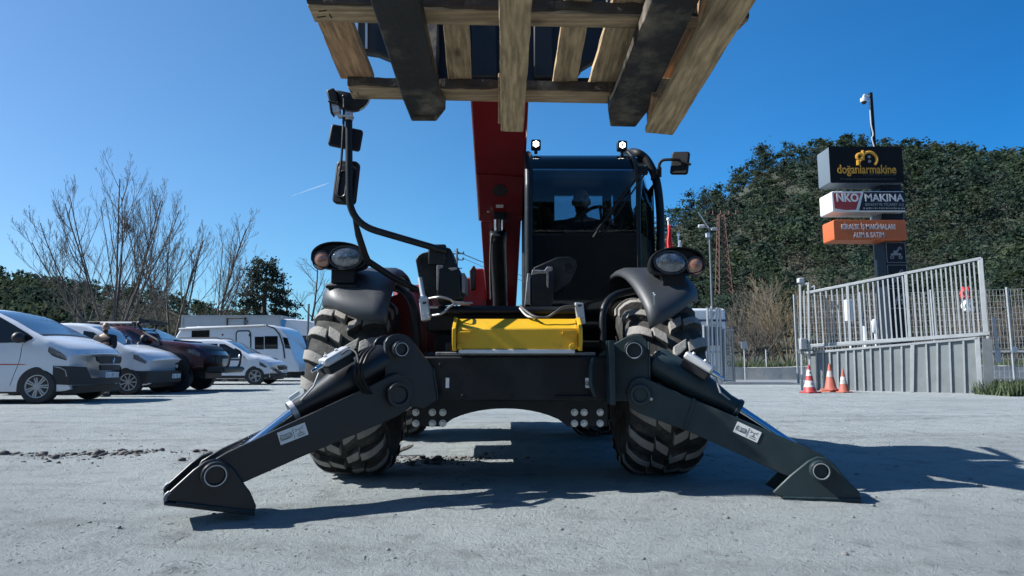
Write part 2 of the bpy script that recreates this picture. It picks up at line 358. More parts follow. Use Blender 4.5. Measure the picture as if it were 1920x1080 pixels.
def text(name, s, size, mat, parent, o, u, v, width=None, align='CENTER', depth=.003, bold=0.0):
    plain = ''.join(PLAIN.get(ch, ch) for ch in s); extra = []
    if plain != s:
        full = text_width(plain, size, bold); mid = (full[0]+full[1])/2
        for k, ch in enumerate(s):
            if ch in PLAIN:
                x1 = text_width(plain[:k+1], size, bold)[1]; wd = text_width(plain[k], size, bold); wd = wd[1]-wd[0]; extra.append((ch, x1-wd/2-mid, wd))
    c = bpy.data.curves.new(name, 'FONT'); c.body = plain; c.size = size; c.align_x = align; c.align_y = 'CENTER'; c.extrude = depth; c.offset = bold; c.resolution_u = 3
    t = bpy.data.objects.new(name, c); C.objects.link(t); bpy.context.view_layer.update()
    me = bpy.data.meshes.new_from_object(t.evaluated_get(bpy.context.evaluated_depsgraph_get()))
    bpy.data.objects.remove(t); bpy.data.curves.remove(c)
    u = Vector(u).normalized(); v = Vector(v).normalized(); n = u.cross(v)
    co = np.empty(len(me.vertices)*3, np.float32); me.vertices.foreach_get('co', co); co = co.reshape(-1, 3)
    if extra:
        bm = bmesh.new(); bm.from_mesh(me); top = co[:, 1].max(); bot = co[:, 1].min()
        for ch, x, wd in extra:
            if ch == 'İ': bx = [(x, top+.13*size, .075*size, .10*size)]
            elif ch in 'Şş': bx = [(x, bot-.09*size, .07*size, .13*size)]
            else: bx = [(x+wd*q, top-.02*size-(.05*size if q == 0 else 0)-.10*size, .10*size, .05*size) for q in (-.22, 0, .22)]
            for a, b, w2, h2 in bx:
                vv = [bm.verts.new((a+i*w2/2, b+j*h2/2, z)) for z in (-depth, depth) for i, j in ((-1,-1),(1,-1),(1,1),(-1,1))]
                for f in ((0,3,2,1),(4,5,6,7),(0,1,5,4),(1,2,6,5),(2,3,7,6),(3,0,4,7)): bm.faces.new([vv[q] for q in f])
        bm.to_mesh(me); bm.free(); co = np.empty(len(me.vertices)*3, np.float32); me.vertices.foreach_get('co', co); co = co.reshape(-1, 3)
    k = 1.0
    if width and len(co): k = width/max(1e-6, co[:, 0].max()-co[:, 0].min())
    B = np.array([list(u), list(v), list(n)])
    w_ = np.column_stack([co[:, 0]*k, co[:, 1], co[:, 2]]) @ B+np.array(o)
    if parent is not None:
        inv = WM[parent.name].inverted(); w_ = np.array([list(inv @ Vector(p)) for p in w_])
    me.vertices.foreach_set('co', np.ascontiguousarray(w_, dtype=np.float32).ravel()); me.update(); me.materials.clear(); me.materials.append(mat); me.name = name
    ob = bpy.data.objects.new(name, me); C.objects.link(ob)
    if parent is not None: ob.parent = parent; WM[ob.name] = WM[parent.name]
    return ob
# ================================================================== SETTING
def vnoise(x, y, seed):
    xi = np.floor(x).astype(np.int64); yi = np.floor(y).astype(np.int64); xf = x-xi; yf = y-yi
    def h(a, b):
        n = (a*374761393+b*668265263+seed*974634777) & 0x7fffffff
        n = ((n ^ (n >> 13))*1274126177) & 0x7fffffff
        return ((n ^ (n >> 16)) & 0xffff)/65535.0
    u = xf*xf*(3-2*xf); v = yf*yf*(3-2*yf)
    return (h(xi, yi)*(1-u)+h(xi+1, yi)*u)*(1-v)+(h(xi, yi+1)*(1-u)+h(xi+1, yi+1)*u)*v
def fbm(x, y, seed, o=4):
    s = 0; a = .5; f = 1
    for i in range(o): s = s+a*(vnoise(x*f, y*f, seed+i*7)-.5); a *= .5; f *= 2.03
    return s
def line_coords(lo, hi, step, far, g=1.19):
    c = list(np.arange(lo, hi+1e-6, step)); s = step; x = hi
    while x < far: s *= g; x += s; c.append(x)
    s = step; x = lo; pre = []
    while x > -far: s *= g; x -= s; pre.append(x)
    return np.array(pre[::-1]+c)
gx = line_coords(-5.0, 5.0, .05, 4000); gy = line_coords(.9, 8.0, .05, 4000)
GX, GY = np.meshgrid(gx, gy)
def rubble_w(X, Y):                                    # low spoil ridges crossing the yard
    a = np.exp(-((Y-5.75-.10*np.sin(X*1.7)-.05*np.sin(X*5))/.16)**2)*np.clip((X+6.2)/1.2, 0, 1)*np.clip((-2.3-X)/.5, 0, 1)
    b = np.exp(-((Y-5.55-.12*(X+.9))/.17)**2)*np.exp(-((X+.72)/.36)**2)
    return a, b
near = np.clip(1-np.hypot(GX, GY-4)/14, 0, 1)
ra, rb = rubble_w(GX, GY)
GZ = (.085*fbm(GX*.55, GY*.7, 3)+.030*fbm(GX*2.6, GY*2.6, 11)+.020*fbm(GX*8, GY*8, 23, 3))*near**.5*.75
GZ += (ra*.035+rb*.035)*(.6+2.2*fbm(GX*6, GY*6, 31, 3))
GZ -= .010*near
far_drop = np.clip((np.hypot(GX, GY)-300)/2000, 0, 1)
GZ -= far_drop*2
m_ground = bpy.data.materials.new('ground_crust'); m_ground.use_nodes = True
def ground_material(m):
    t = m.node_tree; N = t.nodes; L = t.links; b = N["Principled BSDF"]; b.inputs['Roughness'].default_value = .92; b.inputs['Specular IOR Level'].default_value = .25
    co = N.new('ShaderNodeTexCoord'); P = co.outputs['Object']
    def nz(scale, det=6, rough=.6, st=None):
        n = N.new('ShaderNodeTexNoise'); n.inputs['Scale'].default_value = scale; n.inputs['Detail'].default_value = det; n.inputs['Roughness'].default_value = rough
        if st:
            mp = N.new('ShaderNodeMapping'); mp.inputs['Scale'].default_value = st; L.new(P, mp.inputs[0]); L.new(mp.outputs[0], n.inputs[0])
        else: L.new(P, n.inputs[0])
        return n.outputs[0]
    def rng(x, a, b_, c, d):
        r = N.new('ShaderNodeMapRange'); L.new(x, r.inputs[0])
        for i, q in enumerate((a, b_, c, d)): r.inputs[i+1].default_value = q
        return r.outputs[0]
    def mixc(f, a, b_):
        x = N.new('ShaderNodeMix'); x.data_type = 'RGBA'
        L.new(f, x.inputs[0])
        for i, q in ((6, a), (7, b_)):
            if isinstance(q, tuple): x.inputs[i].default_value = (*q, 1)
            else: L.new(q, x.inputs[i])
        return x.outputs[2]
    def mth(op, a, b_):
        x = N.new('ShaderNodeMath'); x.operation = op
        for i, q in enumerate((a, b_)):
            if isinstance(q, (int, float)): x.inputs[i].default_value = q
            else: L.new(q, x.inputs[i])
        return x.outputs[0]
    c = mixc(rng(nz(.55, 7), .36, .66, 0, 1), (.264,.294,.297), (.322,.352,.353))
    c = mixc(rng(nz(3.2, 8, .7), .52, .74, 0, .75), c, (.125,.13,.132))
    c = mixc(rng(nz(23, 3, .5), .64, .74, 0, .55), c, (.085,.086,.086))
    c = mixc(rng(nz(.23, 5, .6, (1.6, 1, 1)), .50, .66, 0, .22), c, (.165,.180,.183))
    c = mixc(rng(nz(19, 6, .7), .60, .78, 0, .6), c, (.098,.10,.10))
    c = mixc(rng(nz(110, 4, .7), .60, .74, 0, .6), c, (.07,.07,.07))
    c = mixc(rng(nz(1.4, 8, .72, (.35, 2.2, 1)), .56, .70, 0, .45), c, (.115,.115,.11))
    # faint wheel tracks where lorries turned across the yard
    sp = N.new('ShaderNodeSeparateXYZ'); L.new(P, sp.inputs[0]); X_, Y_ = sp.outputs[0], sp.outputs[1]
    wob = mth('MULTIPLY', nz(.9, 4), .35); tone = rng(nz(4.5, 6, .7), .40, .60, 0, 1)
    for a, b_, c2, w_, s_ in ((7.05,.05,.012,.20,.50),(9.0,.05,.012,.20,.45),(2.95,-.16,.05,.17,.35),(10.6,-.10,.004,.22,.40),(13.5,.04,.003,.3,.35),(4.3,.22,-.03,.17,.30)):
        ln = mth('ADD', mth('ADD', mth('MULTIPLY', X_, b_), mth('MULTIPLY', mth('MULTIPLY', X_, X_), c2)), a)
        d = mth('ABSOLUTE', mth('ADD', mth('SUBTRACT', Y_, ln), wob), 0)
        c = mixc(mth('MULTIPLY', mth('MULTIPLY', rng(d, w_*.4, w_, 1, 0), tone), s_), c, (.13,.137,.135))
    c = mixc(mth('MULTIPLY', rng(nz(.62, 6, .65), .58, .66, 0, 1), .28), c, (.34,.352,.345))
    # hairline cracks
    v = N.new('ShaderNodeTexVoronoi'); v.feature = 'DISTANCE_TO_EDGE'; v.inputs['Scale'].default_value = .55
    wn = N.new('ShaderNodeTexNoise'); wn.inputs['Scale'].default_value = 2.2; wn.inputs['Detail'].default_value = 6; L.new(P, wn.inputs[0])
    vm = N.new('ShaderNodeVectorMath'); vm.operation = 'MULTIPLY_ADD'; L.new(wn.outputs['Color'], vm.inputs[0]); vm.inputs[1].default_value = (1.1,1.1,1.1); L.new(P, vm.inputs[2]); L.new(vm.outputs[0], v.inputs[0])
    crack = mth('MULTIPLY', rng(v.outputs['Distance'], 0, .006, 1, 0), rng(nz(.8, 3), .5, .6, 0, 1))
    c = mixc(mth('MULTIPLY', crack, .7), c, (.05,.048,.045))
    L.new(c, b.inputs['Base Color'])
    h = mth('ADD', mth('MULTIPLY', nz(9, 10, .72), .62), mth('ADD', mth('MULTIPLY', nz(130, 4, .7), .38), mth('MULTIPLY', nz(36, 7, .72), .75)))
    pit = rng(nz(23, 3, .5), .63, .72, 0, 1); h = mth('SUBTRACT', h, mth('MULTIPLY', pit, .35))
    h = mth('ADD', h, mth('MULTIPLY', nz(2.0, 10, .75, (.6, 1.6, 1)), 1.5))
    h = mth('SUBTRACT', h, mth('MULTIPLY', crack, .5))
    bp = N.new('ShaderNodeBump'); bp.inputs['Strength'].default_value = .88; bp.inputs['Distance'].default_value = .044
    L.new(h, bp.inputs['Height']); L.new(bp.outputs[0], b.inputs['Normal'])
ground_material(m_ground)
ny, nx = GX.shape
idx = np.arange(ny*nx).reshape(ny, nx)
gq = np.stack([idx[:-1,:-1], idx[:-1,1:], idx[1:,1:], idx[1:,:-1]], -1).reshape(-1, 4)
ground = raw('ground', np.stack([GX, GY, GZ], -1).reshape(-1, 3), gq, m_ground, smooth=True)
kind(ground, 'structure', 'pale grey dusty compacted yard ground')
def gz(x, y):
    x = np.float64(x); y = np.float64(y); n = max(0.0, 1-math.hypot(x, y-4)/14)
    a, b = rubble_w(x, y)
    return float((.085*fbm(x*.55, y*.7, 3)+.030*fbm(x*2.6, y*2.6, 11)+.020*fbm(x*8, y*8, 23, 3))*n**.5*.75+(a*.035+b*.035)*(.6+2.2*fbm(x*6, y*6, 31, 3))-.010*n)
# loose stones and clods (nobody could count them)
def rock_mesh(rng_):
    bm = bmesh.new(); bmesh.ops.create_icosphere(bm, subdivisions=1, radius=1)
    for v in bm.verts: v.co *= rng_.uniform(.65, 1.2)
    vs = np.array([v.co[:] for v in bm.verts]); fs = np.array([[v.index for v in f.verts] for f in bm.faces]); bm.free(); return vs, fs
rocks = [rock_mesh(random.Random(i)) for i in range(8)]
def scatter_rocks(name, label, pts, sizes, mat):
    V = []; Fc = []; k = 0
    for (x, y), s in zip(pts, sizes):
        vs, fs = rocks[RNG.integers(8)]; a = RNG.uniform(0, 6.28); ca, sa = cos(a), sin(a)
        p = vs*np.array([s*RNG.uniform(.7, 1.5), s*RNG.uniform(.7, 1.5), s*RNG.uniform(.4, .9)])
        q = np.column_stack([p[:,0]*ca-p[:,1]*sa+x, p[:,0]*sa+p[:,1]*ca+y, p[:,2]+gz(x, y)+s*.15])
        V.append(q); Fc.append(fs+k); k += len(vs)
    o = raw(name, np.concatenate(V), np.concatenate(Fc), mat); kind(o, 'stuff', label); return o
pts = []; sz = []
for _ in range(4200):
    y = 1.6+RNG.gamma(2, 2.2); x = RNG.uniform(-1.1, 1.1)*(y+.6)
    pts.append((x, y)); sz.append(min(.015, .0024*RNG.pareto(2.6)+.0026))
scatter_rocks('loose_grit', 'small loose stones strewn over the grey yard', pts, sz, m_stone)
pts = []; sz = []
for _ in range(4200):
    x = RNG.uniform(-7.0, -2.0)
    if RNG.random() > np.clip((float(vnoise(np.float64(x*2.3), np.float64(.5), 41))-.30)*2.2, .04, 1): continue
    y = 5.75+.10*sin(x*1.7)+.05*sin(x*5)+.12*(float(vnoise(np.float64(x*3.1), np.float64(3.5), 43))-.5)+RNG.normal(0, .04+.22*RNG.random()**2); pts.append((x, y)); sz.append(.003+.006*RNG.pareto(2.3))
for _ in range(420):
    x = RNG.normal(-.72, .30); y = 5.55+.12*(x+.9)+RNG.normal(0, .12); pts.append((x, y)); sz.append(.006+.011*RNG.pareto(3))
sz = [min(.045, s) for s in sz]
scatter_rocks('rubble_ridge', 'low ridges of broken crust and rubble across the yard', pts, sz, m_rubbledark)
clod = MB(); p = gnd(757, 850); 
rg = random.Random(9)
clod.tube([p+Vector((-.09+.022*k+rg.uniform(-.006,.006), .004*k+rg.uniform(-.006,.006), .008+.0075*k+rg.uniform(-.006,.006))) for k in range(9)], [.012,.020,.024,.019,.024,.018,.020,.015,.008], 6)
o = clod.build('dirt_clod', m_clod, smooth=30); tag(o, 'long dark lump of dirt beside the left front tyre', 'dirt clod')
# ------------------------------------------------------------------ road and low wall beyond the gate
rd = MB(); rd.bb(7.5, 260, 24.2, 30.2, -.05, .006); kind(rd.build('road', m_road, smooth=0), 'structure', 'blue grey asphalt road beyond the gate')
kb = MB(); kb.bb(7.5, 60, 23.95, 24.2, -.1, .05); kind(kb.build('kerb', m_stonewall, smooth=0), 'structure')
wl = MB()
n = 150; xs = np.linspace(9, 60, n); ring = []; Fq = []
for i in range(n):
    t0 = .62+.05*math.sin(xs[i]*.9)+RNG.uniform(-.018, .018); yf = 30.8+RNG.uniform(-.025, .025)
    ring += [(xs[i], yf-.03, -.1), (xs[i], yf, t0*.55), (xs[i], yf+.01, t0), (xs[i], 31.3, t0+.01), (xs[i], 31.3, -.1)]
for i in range(n-1): Fq += [(5*i+k, 5*i+5+k, 5*i+5+(k+1) % 5, 5*i+(k+1) % 5) for k in range(5)]
wl.add(ring, Fq+[(0,1,2,3,4), tuple(5*n-1-k for k in range(5))])
o = wl.build('low_wall', m_stonewall); tag(o, 'low pale rough stone wall along the road at the foot of the wooded hill', 'wall')
# ------------------------------------------------------------------ hills
skyR = [(960,668),(1100,560),(1180,480),(1240,392),(1300,356),(1350,334),(1440,268),(1500,262),(1590,247),(1680,266),(1750,274),(1820,300),(1880,326),(1920,328),(2050,335),(2300,360),(2700,480)]
YR = 250.0
hx = []; hz = []
for px, py in skyR:
    p = A(px, py, YR); hx.append(p.x); hz.append(p.z-9.5)
hx = np.array(hx); hz = np.maximum(np.array(hz), -1)
def hillR(X, Y):
    s = np.clip((Y-40)/(YR-40), 0, 1); s = s**1.1
    back = np.clip((Y-YR)/200, 0, 1)
    return np.interp(X*YR/np.maximum(Y, YR), hx, hz, left=-1)*s*(1-back*.8)
skyL = [(-700,470),(-300,490),(0,512),(40,512),(60,524),(90,528),(110,534),(150,532),(200,534),(260,540),(330,556),(380,576),(450,592),(520,606),(600,625),(700,650)]
YL = 280.0
lx = []; lz = []
for px, py in skyL:
    p = A(px, py, YL); lx.append(p.x); lz.append(p.z-6.0)
lx = np.array(lx); lz = np.array(lz)
def hillL(X, Y):
    s = np.clip((Y-100)/(YL-100), 0, 1)**.9
    back = np.clip((Y-YL)/150, 0, 1)
    return np.interp(X, lx, lz, right=-1)*s*(1-back*.7)
def hill_obj(name, fn, x0, x1, y0, y1, label):
    X, Y = np.meshgrid(np.linspace(x0, x1, 90), np.linspace(y0, y1, 70))
    Z = fn(X, Y)+.8*fbm(X*.12, Y*.12, 5)*np.clip((Y-y0)/20, 0, 1)-.25
    i = np.arange(X.size).reshape(X.shape); q = np.stack([i[:-1,:-1], i[:-1,1:], i[1:,1:], i[1:,:-1]], -1).reshape(-1, 4)
    kind(raw(name, np.stack([X, Y, Z], -1).reshape(-1, 3), q, m_hill, smooth=True), 'structure', label)
hill_obj('hill', hillR, 5, 620, 38, 460, 'steep hill behind the gate under dense woods')
hill_obj('hill', hillL, -560, -20, 96, 480, 'lower distant hill on the left')
# tree clouds -------------------------------------------------------
def leaf_quads(cent, size, rng_, flat=.0):             # one randomly turned quad per centre
    n = len(cent); a = rng_.normal(size=(n, 3)); a /= np.linalg.norm(a, axis=1)[:, None]
    b = rng_.normal(size=(n, 3)); b[:, 2] *= (1-flat); b -= a*(a*b).sum(1)[:, None]; b /= np.linalg.norm(b, axis=1)[:, None]
    s = size*rng_.uniform(.6, 1.3, n)[:, None]; l = s*rng_.uniform(.5, .9, n)[:, None]
    v = np.stack([cent-a*s-b*l*.3, cent-b*l, cent+a*s+b*l*.2, cent+b*l], 1).reshape(-1, 3)
    return v, np.arange(4*n).reshape(n, 4)
def pine_cloud(h, r, n, leaf, rng_, conic=.4, clumps=16, low=.28):
    """points of an uneven pine crown: separate clumps at several heights, gaps between"""
    out = []
    for c in range(clumps):
        t = low+(1-low)*(c+rng_.uniform(0, 1))/clumps
        rr = r*(1-conic*((t-low)/(1-low)))*math.sqrt(max(.05, 1-max(0, (t-.72)/.30)**2))
        a = rng_.uniform(0, 2*pi); d = rr*rng_.uniform(.2, .85)
        k = n//clumps; cs = r*rng_.uniform(.26, .44)
        q = rng_.normal(size=(k, 3))*np.array([cs, cs, cs*.55])*.75
        out.append(q+np.array([d*cos(a), d*sin(a), t*h]))
    k = n//6; t = rng_.uniform(.86, 1.0, k); w_ = (1.02-t)*r*1.0
    out.append(np.column_stack([rng_.normal(size=k)*w_, rng_.normal(size=k)*w_, t*h]))
    return leaf_quads(np.concatenate(out), leaf, rng_)
rngF = np.random.default_rng(21)
protos = [pine_cloud(1.0, .30, 250, .039, rngF, conic=rngF.uniform(.2, .75), clumps=int(rngF.integers(6, 11)), low=rngF.uniform(.2, .4)) for _ in range(14)]
protos_near = [pine_cloud(1.0, .30, 800, .022, rngF, conic=rngF.uniform(.2, .75), clumps=int(rngF.integers(8, 13)), low=rngF.uniform(.2, .4)) for _ in range(8)]
protos_far = [pine_cloud(1.0, .32, 150, .055, rngF, conic=rngF.uniform(.2, .7), clumps=int(rngF.integers(6, 10)), low=rngF.uniform(.15, .35)) for _ in range(10)]
protos_mid = [pine_cloud(1.0, .30, 460, .029, rngF, conic=rngF.uniform(.2, .75), clumps=int(rngF.integers(7, 12)), low=rngF.uniform(.2, .4)) for _ in range(10)]
brown_far = [leaf_quads(rngF.normal(size=(150, 3))*np.array([.19, .19, .20])+np.array([0, 0, .5]), .038, rngF) for _ in range(6)]
brown = [leaf_quads(rngF.normal(size=(260, 3))*np.array([.17, .17, .20])+np.array([0, 0, .55]), .024, rngF) for _ in range(6)]
TINTS = np.array([.78, .84, .92])*np.array([(.044,.068,.036),(.036,.060,.037),(.054,.072,.034),(.042,.060,.041),(.062,.074,.042),(.032,.052,.035)])
BROWN = np.array([(.062,.060,.045),(.056,.058,.045),(.070,.064,.046)])
def plant_wood(name, label, spots, mat):
    V = []; Q = []; T = []; k = 0
    for x, y, z, h, wd, kind_ in spots:
        if kind_ == 'b': v, q = brown[rngF.integers(len(brown))]; t = BROWN[rngF.integers(3)]
        elif kind_ == 'x': v, q = brown_far[rngF.integers(len(brown_far))]; t = BROWN[rngF.integers(3)]
        elif kind_ == 'm': v, q = protos_mid[rngF.integers(len(protos_mid))]; t = TINTS[rngF.integers(6)]
        elif kind_ == 'l': v, q = protos_far[rngF.integers(len(protos_far))]; t = TINTS[rngF.integers(6)]
        elif kind_ == 'n': v, q = protos_near[rngF.integers(len(protos_near))]; t = TINTS[rngF.integers(6)]
        else: v, q = protos[rngF.integers(len(protos))]; t = TINTS[rngF.integers(6)]
        a = rngF.uniform(0, 2*pi); ca, sa = cos(a), sin(a); sx = h*wd
        p = np.column_stack([(v[:,0]*ca-v[:,1]*sa)*sx+x, (v[:,0]*sa+v[:,1]*ca)*sx+y, v[:,2]*h+z])
        V.append(p); Q.append(q+k); T.append(np.tile(t*rngF.uniform(.70, 1.30), (len(v), 1))); k += len(v)
    V = np.concatenate(V); Q = np.concatenate(Q); T = np.concatenate(T)
    return raw(name, V, Q, mat, tint=T)
spots = []; sky_trees = []
y = 52.0
while y < 285:
    step = 3.0+y*.0115
    x = 8.0
    while x < 30+y*1.15:
        xx = x+rngF.uniform(-1, 1)*step*.6; yy = y+rngF.uniform(-1, 1)*step*.6
        if xx/yy > .06 and xx/yy < 1.12:
            z = float(hillR(np.float64(xx), np.float64(yy)))-.3
            if z > 1.2:
                bro = vnoise(np.float64(xx*.05), np.float64(yy*.05), 77) > .80 or rngF.random() < (.25 if yy < 70 else .10)
                h = (rngF.uniform(6.0, 10.5) if not bro else rngF.uniform(5, 8))*(.72 if yy < 120 else 1)
                if 240 < yy < 262 and not bro and len(sky_trees) < 26 and rngF.random() < .42 and xx/yy < .84: sky_trees.append((xx, yy, z, h*rngF.uniform(.95, 1.3)))
                else: spots.append((xx, yy, z, h, rngF.uniform(1.10, 1.60), ('b' if yy < 150 else 'x') if bro else ('n' if yy < 75 else 'm' if yy < 130 else 'f')))
        x += step*rngF.uniform(.9, 1.4)
    y += step*.95
o = plant_wood('hillside_forest', '', spots, m_pine); kind(o, 'stuff', 'dense dark green and brown woods covering the steep hill')
tk = MB()
for x, y, z, h, wd, k in spots[::2]:
    if k != 'b': tk.cyl((x, y, z-.5), (x+rngF.uniform(-.3, .3), y, z+h*.75), .10, .05, 4, False)
kind(tk.build('forest_trunks', m_trunk, smooth=0, recalc=False), 'stuff', 'thin trunks showing among the hillside pines')
m_trunkset = m_trunk
def pine_tree(x, y, z, h, label, group, wd=1.5):
    t = thing('pine_tree', label, 'tree', (x, y, z), 0, group)
    mb = MB(); mb.tube([(x, y, z-.5), (x+.15, y, z+h*.45), (x+.05, y, z+h*.93)], [.17, .11, .03], 6); mb.build('trunk', m_trunk, t)
    v, q = pine_cloud(1.0, .29*wd, 420, .034, rngF, conic=rngF.uniform(.2, .6), clumps=11, low=.30)
    V = v*h+np.array([x, y, z]); raw('crown', V, q, m_pine, t, tint=np.tile(TINTS[rngF.integers(6)]*rngF.uniform(.7, 1.15), (len(V), 1)))
    return t
for x, y, z, h in sky_trees: pine_tree(x, y, z, h, 'dark pine tree standing on the skyline of the wooded hill', 'pines on the hill skyline')
# left woods
spots = []
y = 112.0
while y < 310:
    step = 3.6+y*.009; x = -30-y*.95
    while x < -.30*y-5:
        xx = x+rngF.uniform(-1, 1)*step*.5; yy = y+rngF.uniform(-1, 1)*step*.5
        z = float(hillL(np.float64(xx), np.float64(yy)))-.3
        if z > -.6:
            bro = not (xx/yy < -.66 or yy > 262) and rngF.random() < .94
            h = rngF.uniform(5.5, 9) if not bro else rngF.uniform(5, 8)
            if xx/yy < -.70 and not bro: h *= 1.15
            spots.append((xx, yy, z, h, rngF.uniform(.95, 1.4), 'x' if bro else 'l'))
        x += step*rngF.uniform(.95, 1.4)
    y += step
o = plant_wood('distant_woods', '', spots, m_farwood); kind(o, 'stuff', 'dark far off woods on the low hill behind the cars')
def hillB(X, Y):
    s = np.clip((-Y-55)/110, 0, 1)**.9
    return (34+9*np.sin(X*.013+1)+6*np.sin(X*.031))*s
def hill_back():  # unseen slope, assumed from reflections and added to cut sky light on the machine
    X, Y = np.meshgrid(np.linspace(-420, 420, 80), np.linspace(-300, -50, 40)); Z = hillB(X, Y)-.3
    i = np.arange(X.size).reshape(X.shape); q = np.stack([i[:-1,:-1], i[:-1,1:], i[1:,1:], i[1:,:-1]], -1).reshape(-1, 4)
    kind(raw('hill', np.stack([X, Y, Z], -1).reshape(-1, 3), q, m_hill, smooth=True), 'structure', 'unseen wooded slope assumed behind the camera')
    sp = []
    for _ in range(420):
        y = -rngF.uniform(60, 185); x = rngF.uniform(-1.4, 1.4)*(-y+30); z = float(hillB(np.float64(x), np.float64(y)))-.4; sp.append((x, y, z, rngF.uniform(8, 12), rngF.uniform(1.2, 1.7), 'x' if rngF.random() < .2 else 'l'))
    kind(plant_wood('unseen_woods', '', sp, m_farwood), 'stuff', 'unseen woods on the assumed slope behind the camera')
hill_back()
# ------------------------------------------------------------------ bare trees
class Twigs:
    def __init__(s): s.V = []; s.F = []; s.k = 0
    def add(s, P, Rr, n):
        P = np.asarray(P); m = len(P); T = np.gradient(P, axis=0); T /= np.linalg.norm(T, axis=1)[:, None]+1e-9
        ref = np.array([.31, .77, .2]) if abs(T[0, 2]) > .8 else np.array([.1, .2, 1.0])
        U = np.cross(T, ref); U /= np.linalg.norm(U, axis=1)[:, None]+1e-9; W = np.cross(T, U)
        a = np.arange(n)*2*pi/n
        V = P[:, None, :]+(U[:, None, :]*np.cos(a)[None, :, None]+W[:, None, :]*np.sin(a)[None, :, None])*np.asarray(Rr)[:, None, None]
        i = np.arange(m*n).reshape(m, n); j = np.roll(i, -1, 1)
        f = np.stack([i[:-1], j[:-1], j[1:], i[1:]], -1).reshape(-1, 4)+s.k
        s.V.append(V.reshape(-1, 3)); s.F.append(f); s.k += m*n
    def build(s, name, mat, parent): return raw(name, np.concatenate(s.V), np.concatenate(s.F), mat, parent, smooth=True)
def branch(rg, p, d, L, r, lev, maxlev, tw, big, up, nkid, wob, ang):
    n = (7, 6, 5, 4, 3)[min(lev, 4)]
    P = [p]; D = []; dd = np.array(d)/np.linalg.norm(d)
    for i in range(n):
        dd = dd+np.array([0, 0, up])/n+rg.normal(size=3)*wob/n**.5; dd /= np.linalg.norm(dd); D.append(dd); P.append(P[-1]+dd*L/n)
    Rr = np.linspace(r, r*(.35 if lev < maxlev else .25), n+1)
    (big if lev <= 1 else tw).add(P, Rr, (7, 5, 4, 3, 3)[min(lev, 4)])
    if lev >= maxlev: return
    k = nkid[min(lev, len(nkid)-1)]; k = max(1, int(k*rg.uniform(.75, 1.3)))
    for j in range(k):
        t = .22+.76*(j+rg.uniform(0, 1))/k; fi = t*n; i0 = min(int(fi), n-1); q = P[i0]+(P[i0+1]-P[i0])*(fi-i0)
        ax = rg.normal(size=3); ax -= D[i0]*(ax@D[i0]); ax /= np.linalg.norm(ax)+1e-9
        an = ang*rg.uniform(.7, 1.3); nd = D[i0]*cos(an)+ax*sin(an)
        branch(rg, q, nd, L*(.62-.40*t)*rg.uniform(.65, 1.15), max(.0075, r*(1-.6*t)*.55), lev+1, maxlev, tw, big, up*1.15, nkid, wob, ang)
def bare_tree(name, label, base, stems, seed, r0=.16, up=.35, nkid=(7, 5, 4), wob=.16, ang=.62, maxlev=3, mt=None, mw=None, group=None, trunk_h=.9, cat='tree', trunk_r=None):
    t = thing(name, label, cat, base, 0, group); rg = np.random.default_rng(seed); big = Twigs(); tw = Twigs()
    b = np.array(base, float); tr = trunk_r or r0*1.9
    big.add([b+np.array([0, 0, -.3]), b+np.array([.02, 0, trunk_h*.5]), b+np.array([0, .03, trunk_h])], [tr*1.2, tr, tr*.8], 9)
    for dx, dy, dz, L, r in stems:
        branch(rg, b+np.array([dx*.15, dy*.15, trunk_h*.8]), (dx, dy, dz), L, r, 0, maxlev, tw, big, up, nkid, wob, ang)
    big.build('trunk', mt or m_trunk, t); tw.build('branches', mw or m_twig, t); return t
b1 = gnd(236, 706)
P = A(214, 640, 40)
rgS = np.random.default_rng(5)
st = [(dx*.82+rgS.uniform(-.04, .04), rgS.uniform(-.3, .3), dz, L, r) for dx, dz, L, r in ((-1.1,.62,9.0,.085),(-.85,.85,9.4,.085),(-.60,1,9.8,.10),(-.40,1,10.2,.085),(-.22,1,10.6,.11),(-.05,1,10.8,.11),(.12,1,10.6,.10),(.30,1,10.2,.11),(.52,1,9.6,.09),(.78,.9,9.2,.085),(1.05,.7,8.2,.07),(-.7,.55,6.5,.06),(.55,.6,6.5,.06),(.05,1,7.5,.06))]
bare_tree('bare_tree', 'largest leafless tree with many tall stems spreading behind the parked vans', (P.x, 40, -.1), [(a_, b_, c_, d_, e_*.8) for a_, b_, c_, d_, e_ in st], 3, up=.62, nkid=(9, 6, 5, 3), ang=.58, wob=.14, maxlev=4, trunk_h=1.9, trunk_r=.38)
P = A(322, 640, 44)
st = [(dx+rgS.uniform(-.04, .04), rgS.uniform(-.3, .3), dz, L, r) for dx, dz, L, r in ((-.75,.8,7.2,.07),(-.45,1,7.8,.08),(-.15,1,8.4,.085),(.15,1,8.4,.085),(.42,1,8.0,.08),(.75,.8,7.0,.07))]
bare_tree('bare_tree', 'second leafless tree with fine twigs beside the largest one above the dark red truck', (P.x, 44, -.1), st, 8, up=.55, nkid=(8, 6, 4, 3), ang=.56, wob=.15, trunk_h=1.5, maxlev=4, trunk_r=.28)
P = A(396, 640, 46)
bare_tree('bare_tree', 'leaning leafless tree with a thin twiggy crown over the white box truck', (P.x, 46, -.1),
          [(.36,-.1,.9,9.4,.12),(.10,.2,1,8.4,.06),(.60,.1,.8,7.0,.055)], 15, up=.5, nkid=(9, 7, 5, 3), ang=.58, wob=.15, trunk_h=1.8, maxlev=4, trunk_r=.24)
P = A(560, 640, 50)
bare_tree('bare_tree', 'short dark leafless tree right of the evergreen behind the truck cab', (P.x, 50, -.1),
          [(-.3,.1,1,7.2,.12),(.25,-.1,1,7.6,.12),(.6,.2,.8,6.8,.1),(-.6,-.1,.8,6.5,.1)], 19, up=.25, nkid=(9, 7, 6), ang=.75, trunk_h=1.4)
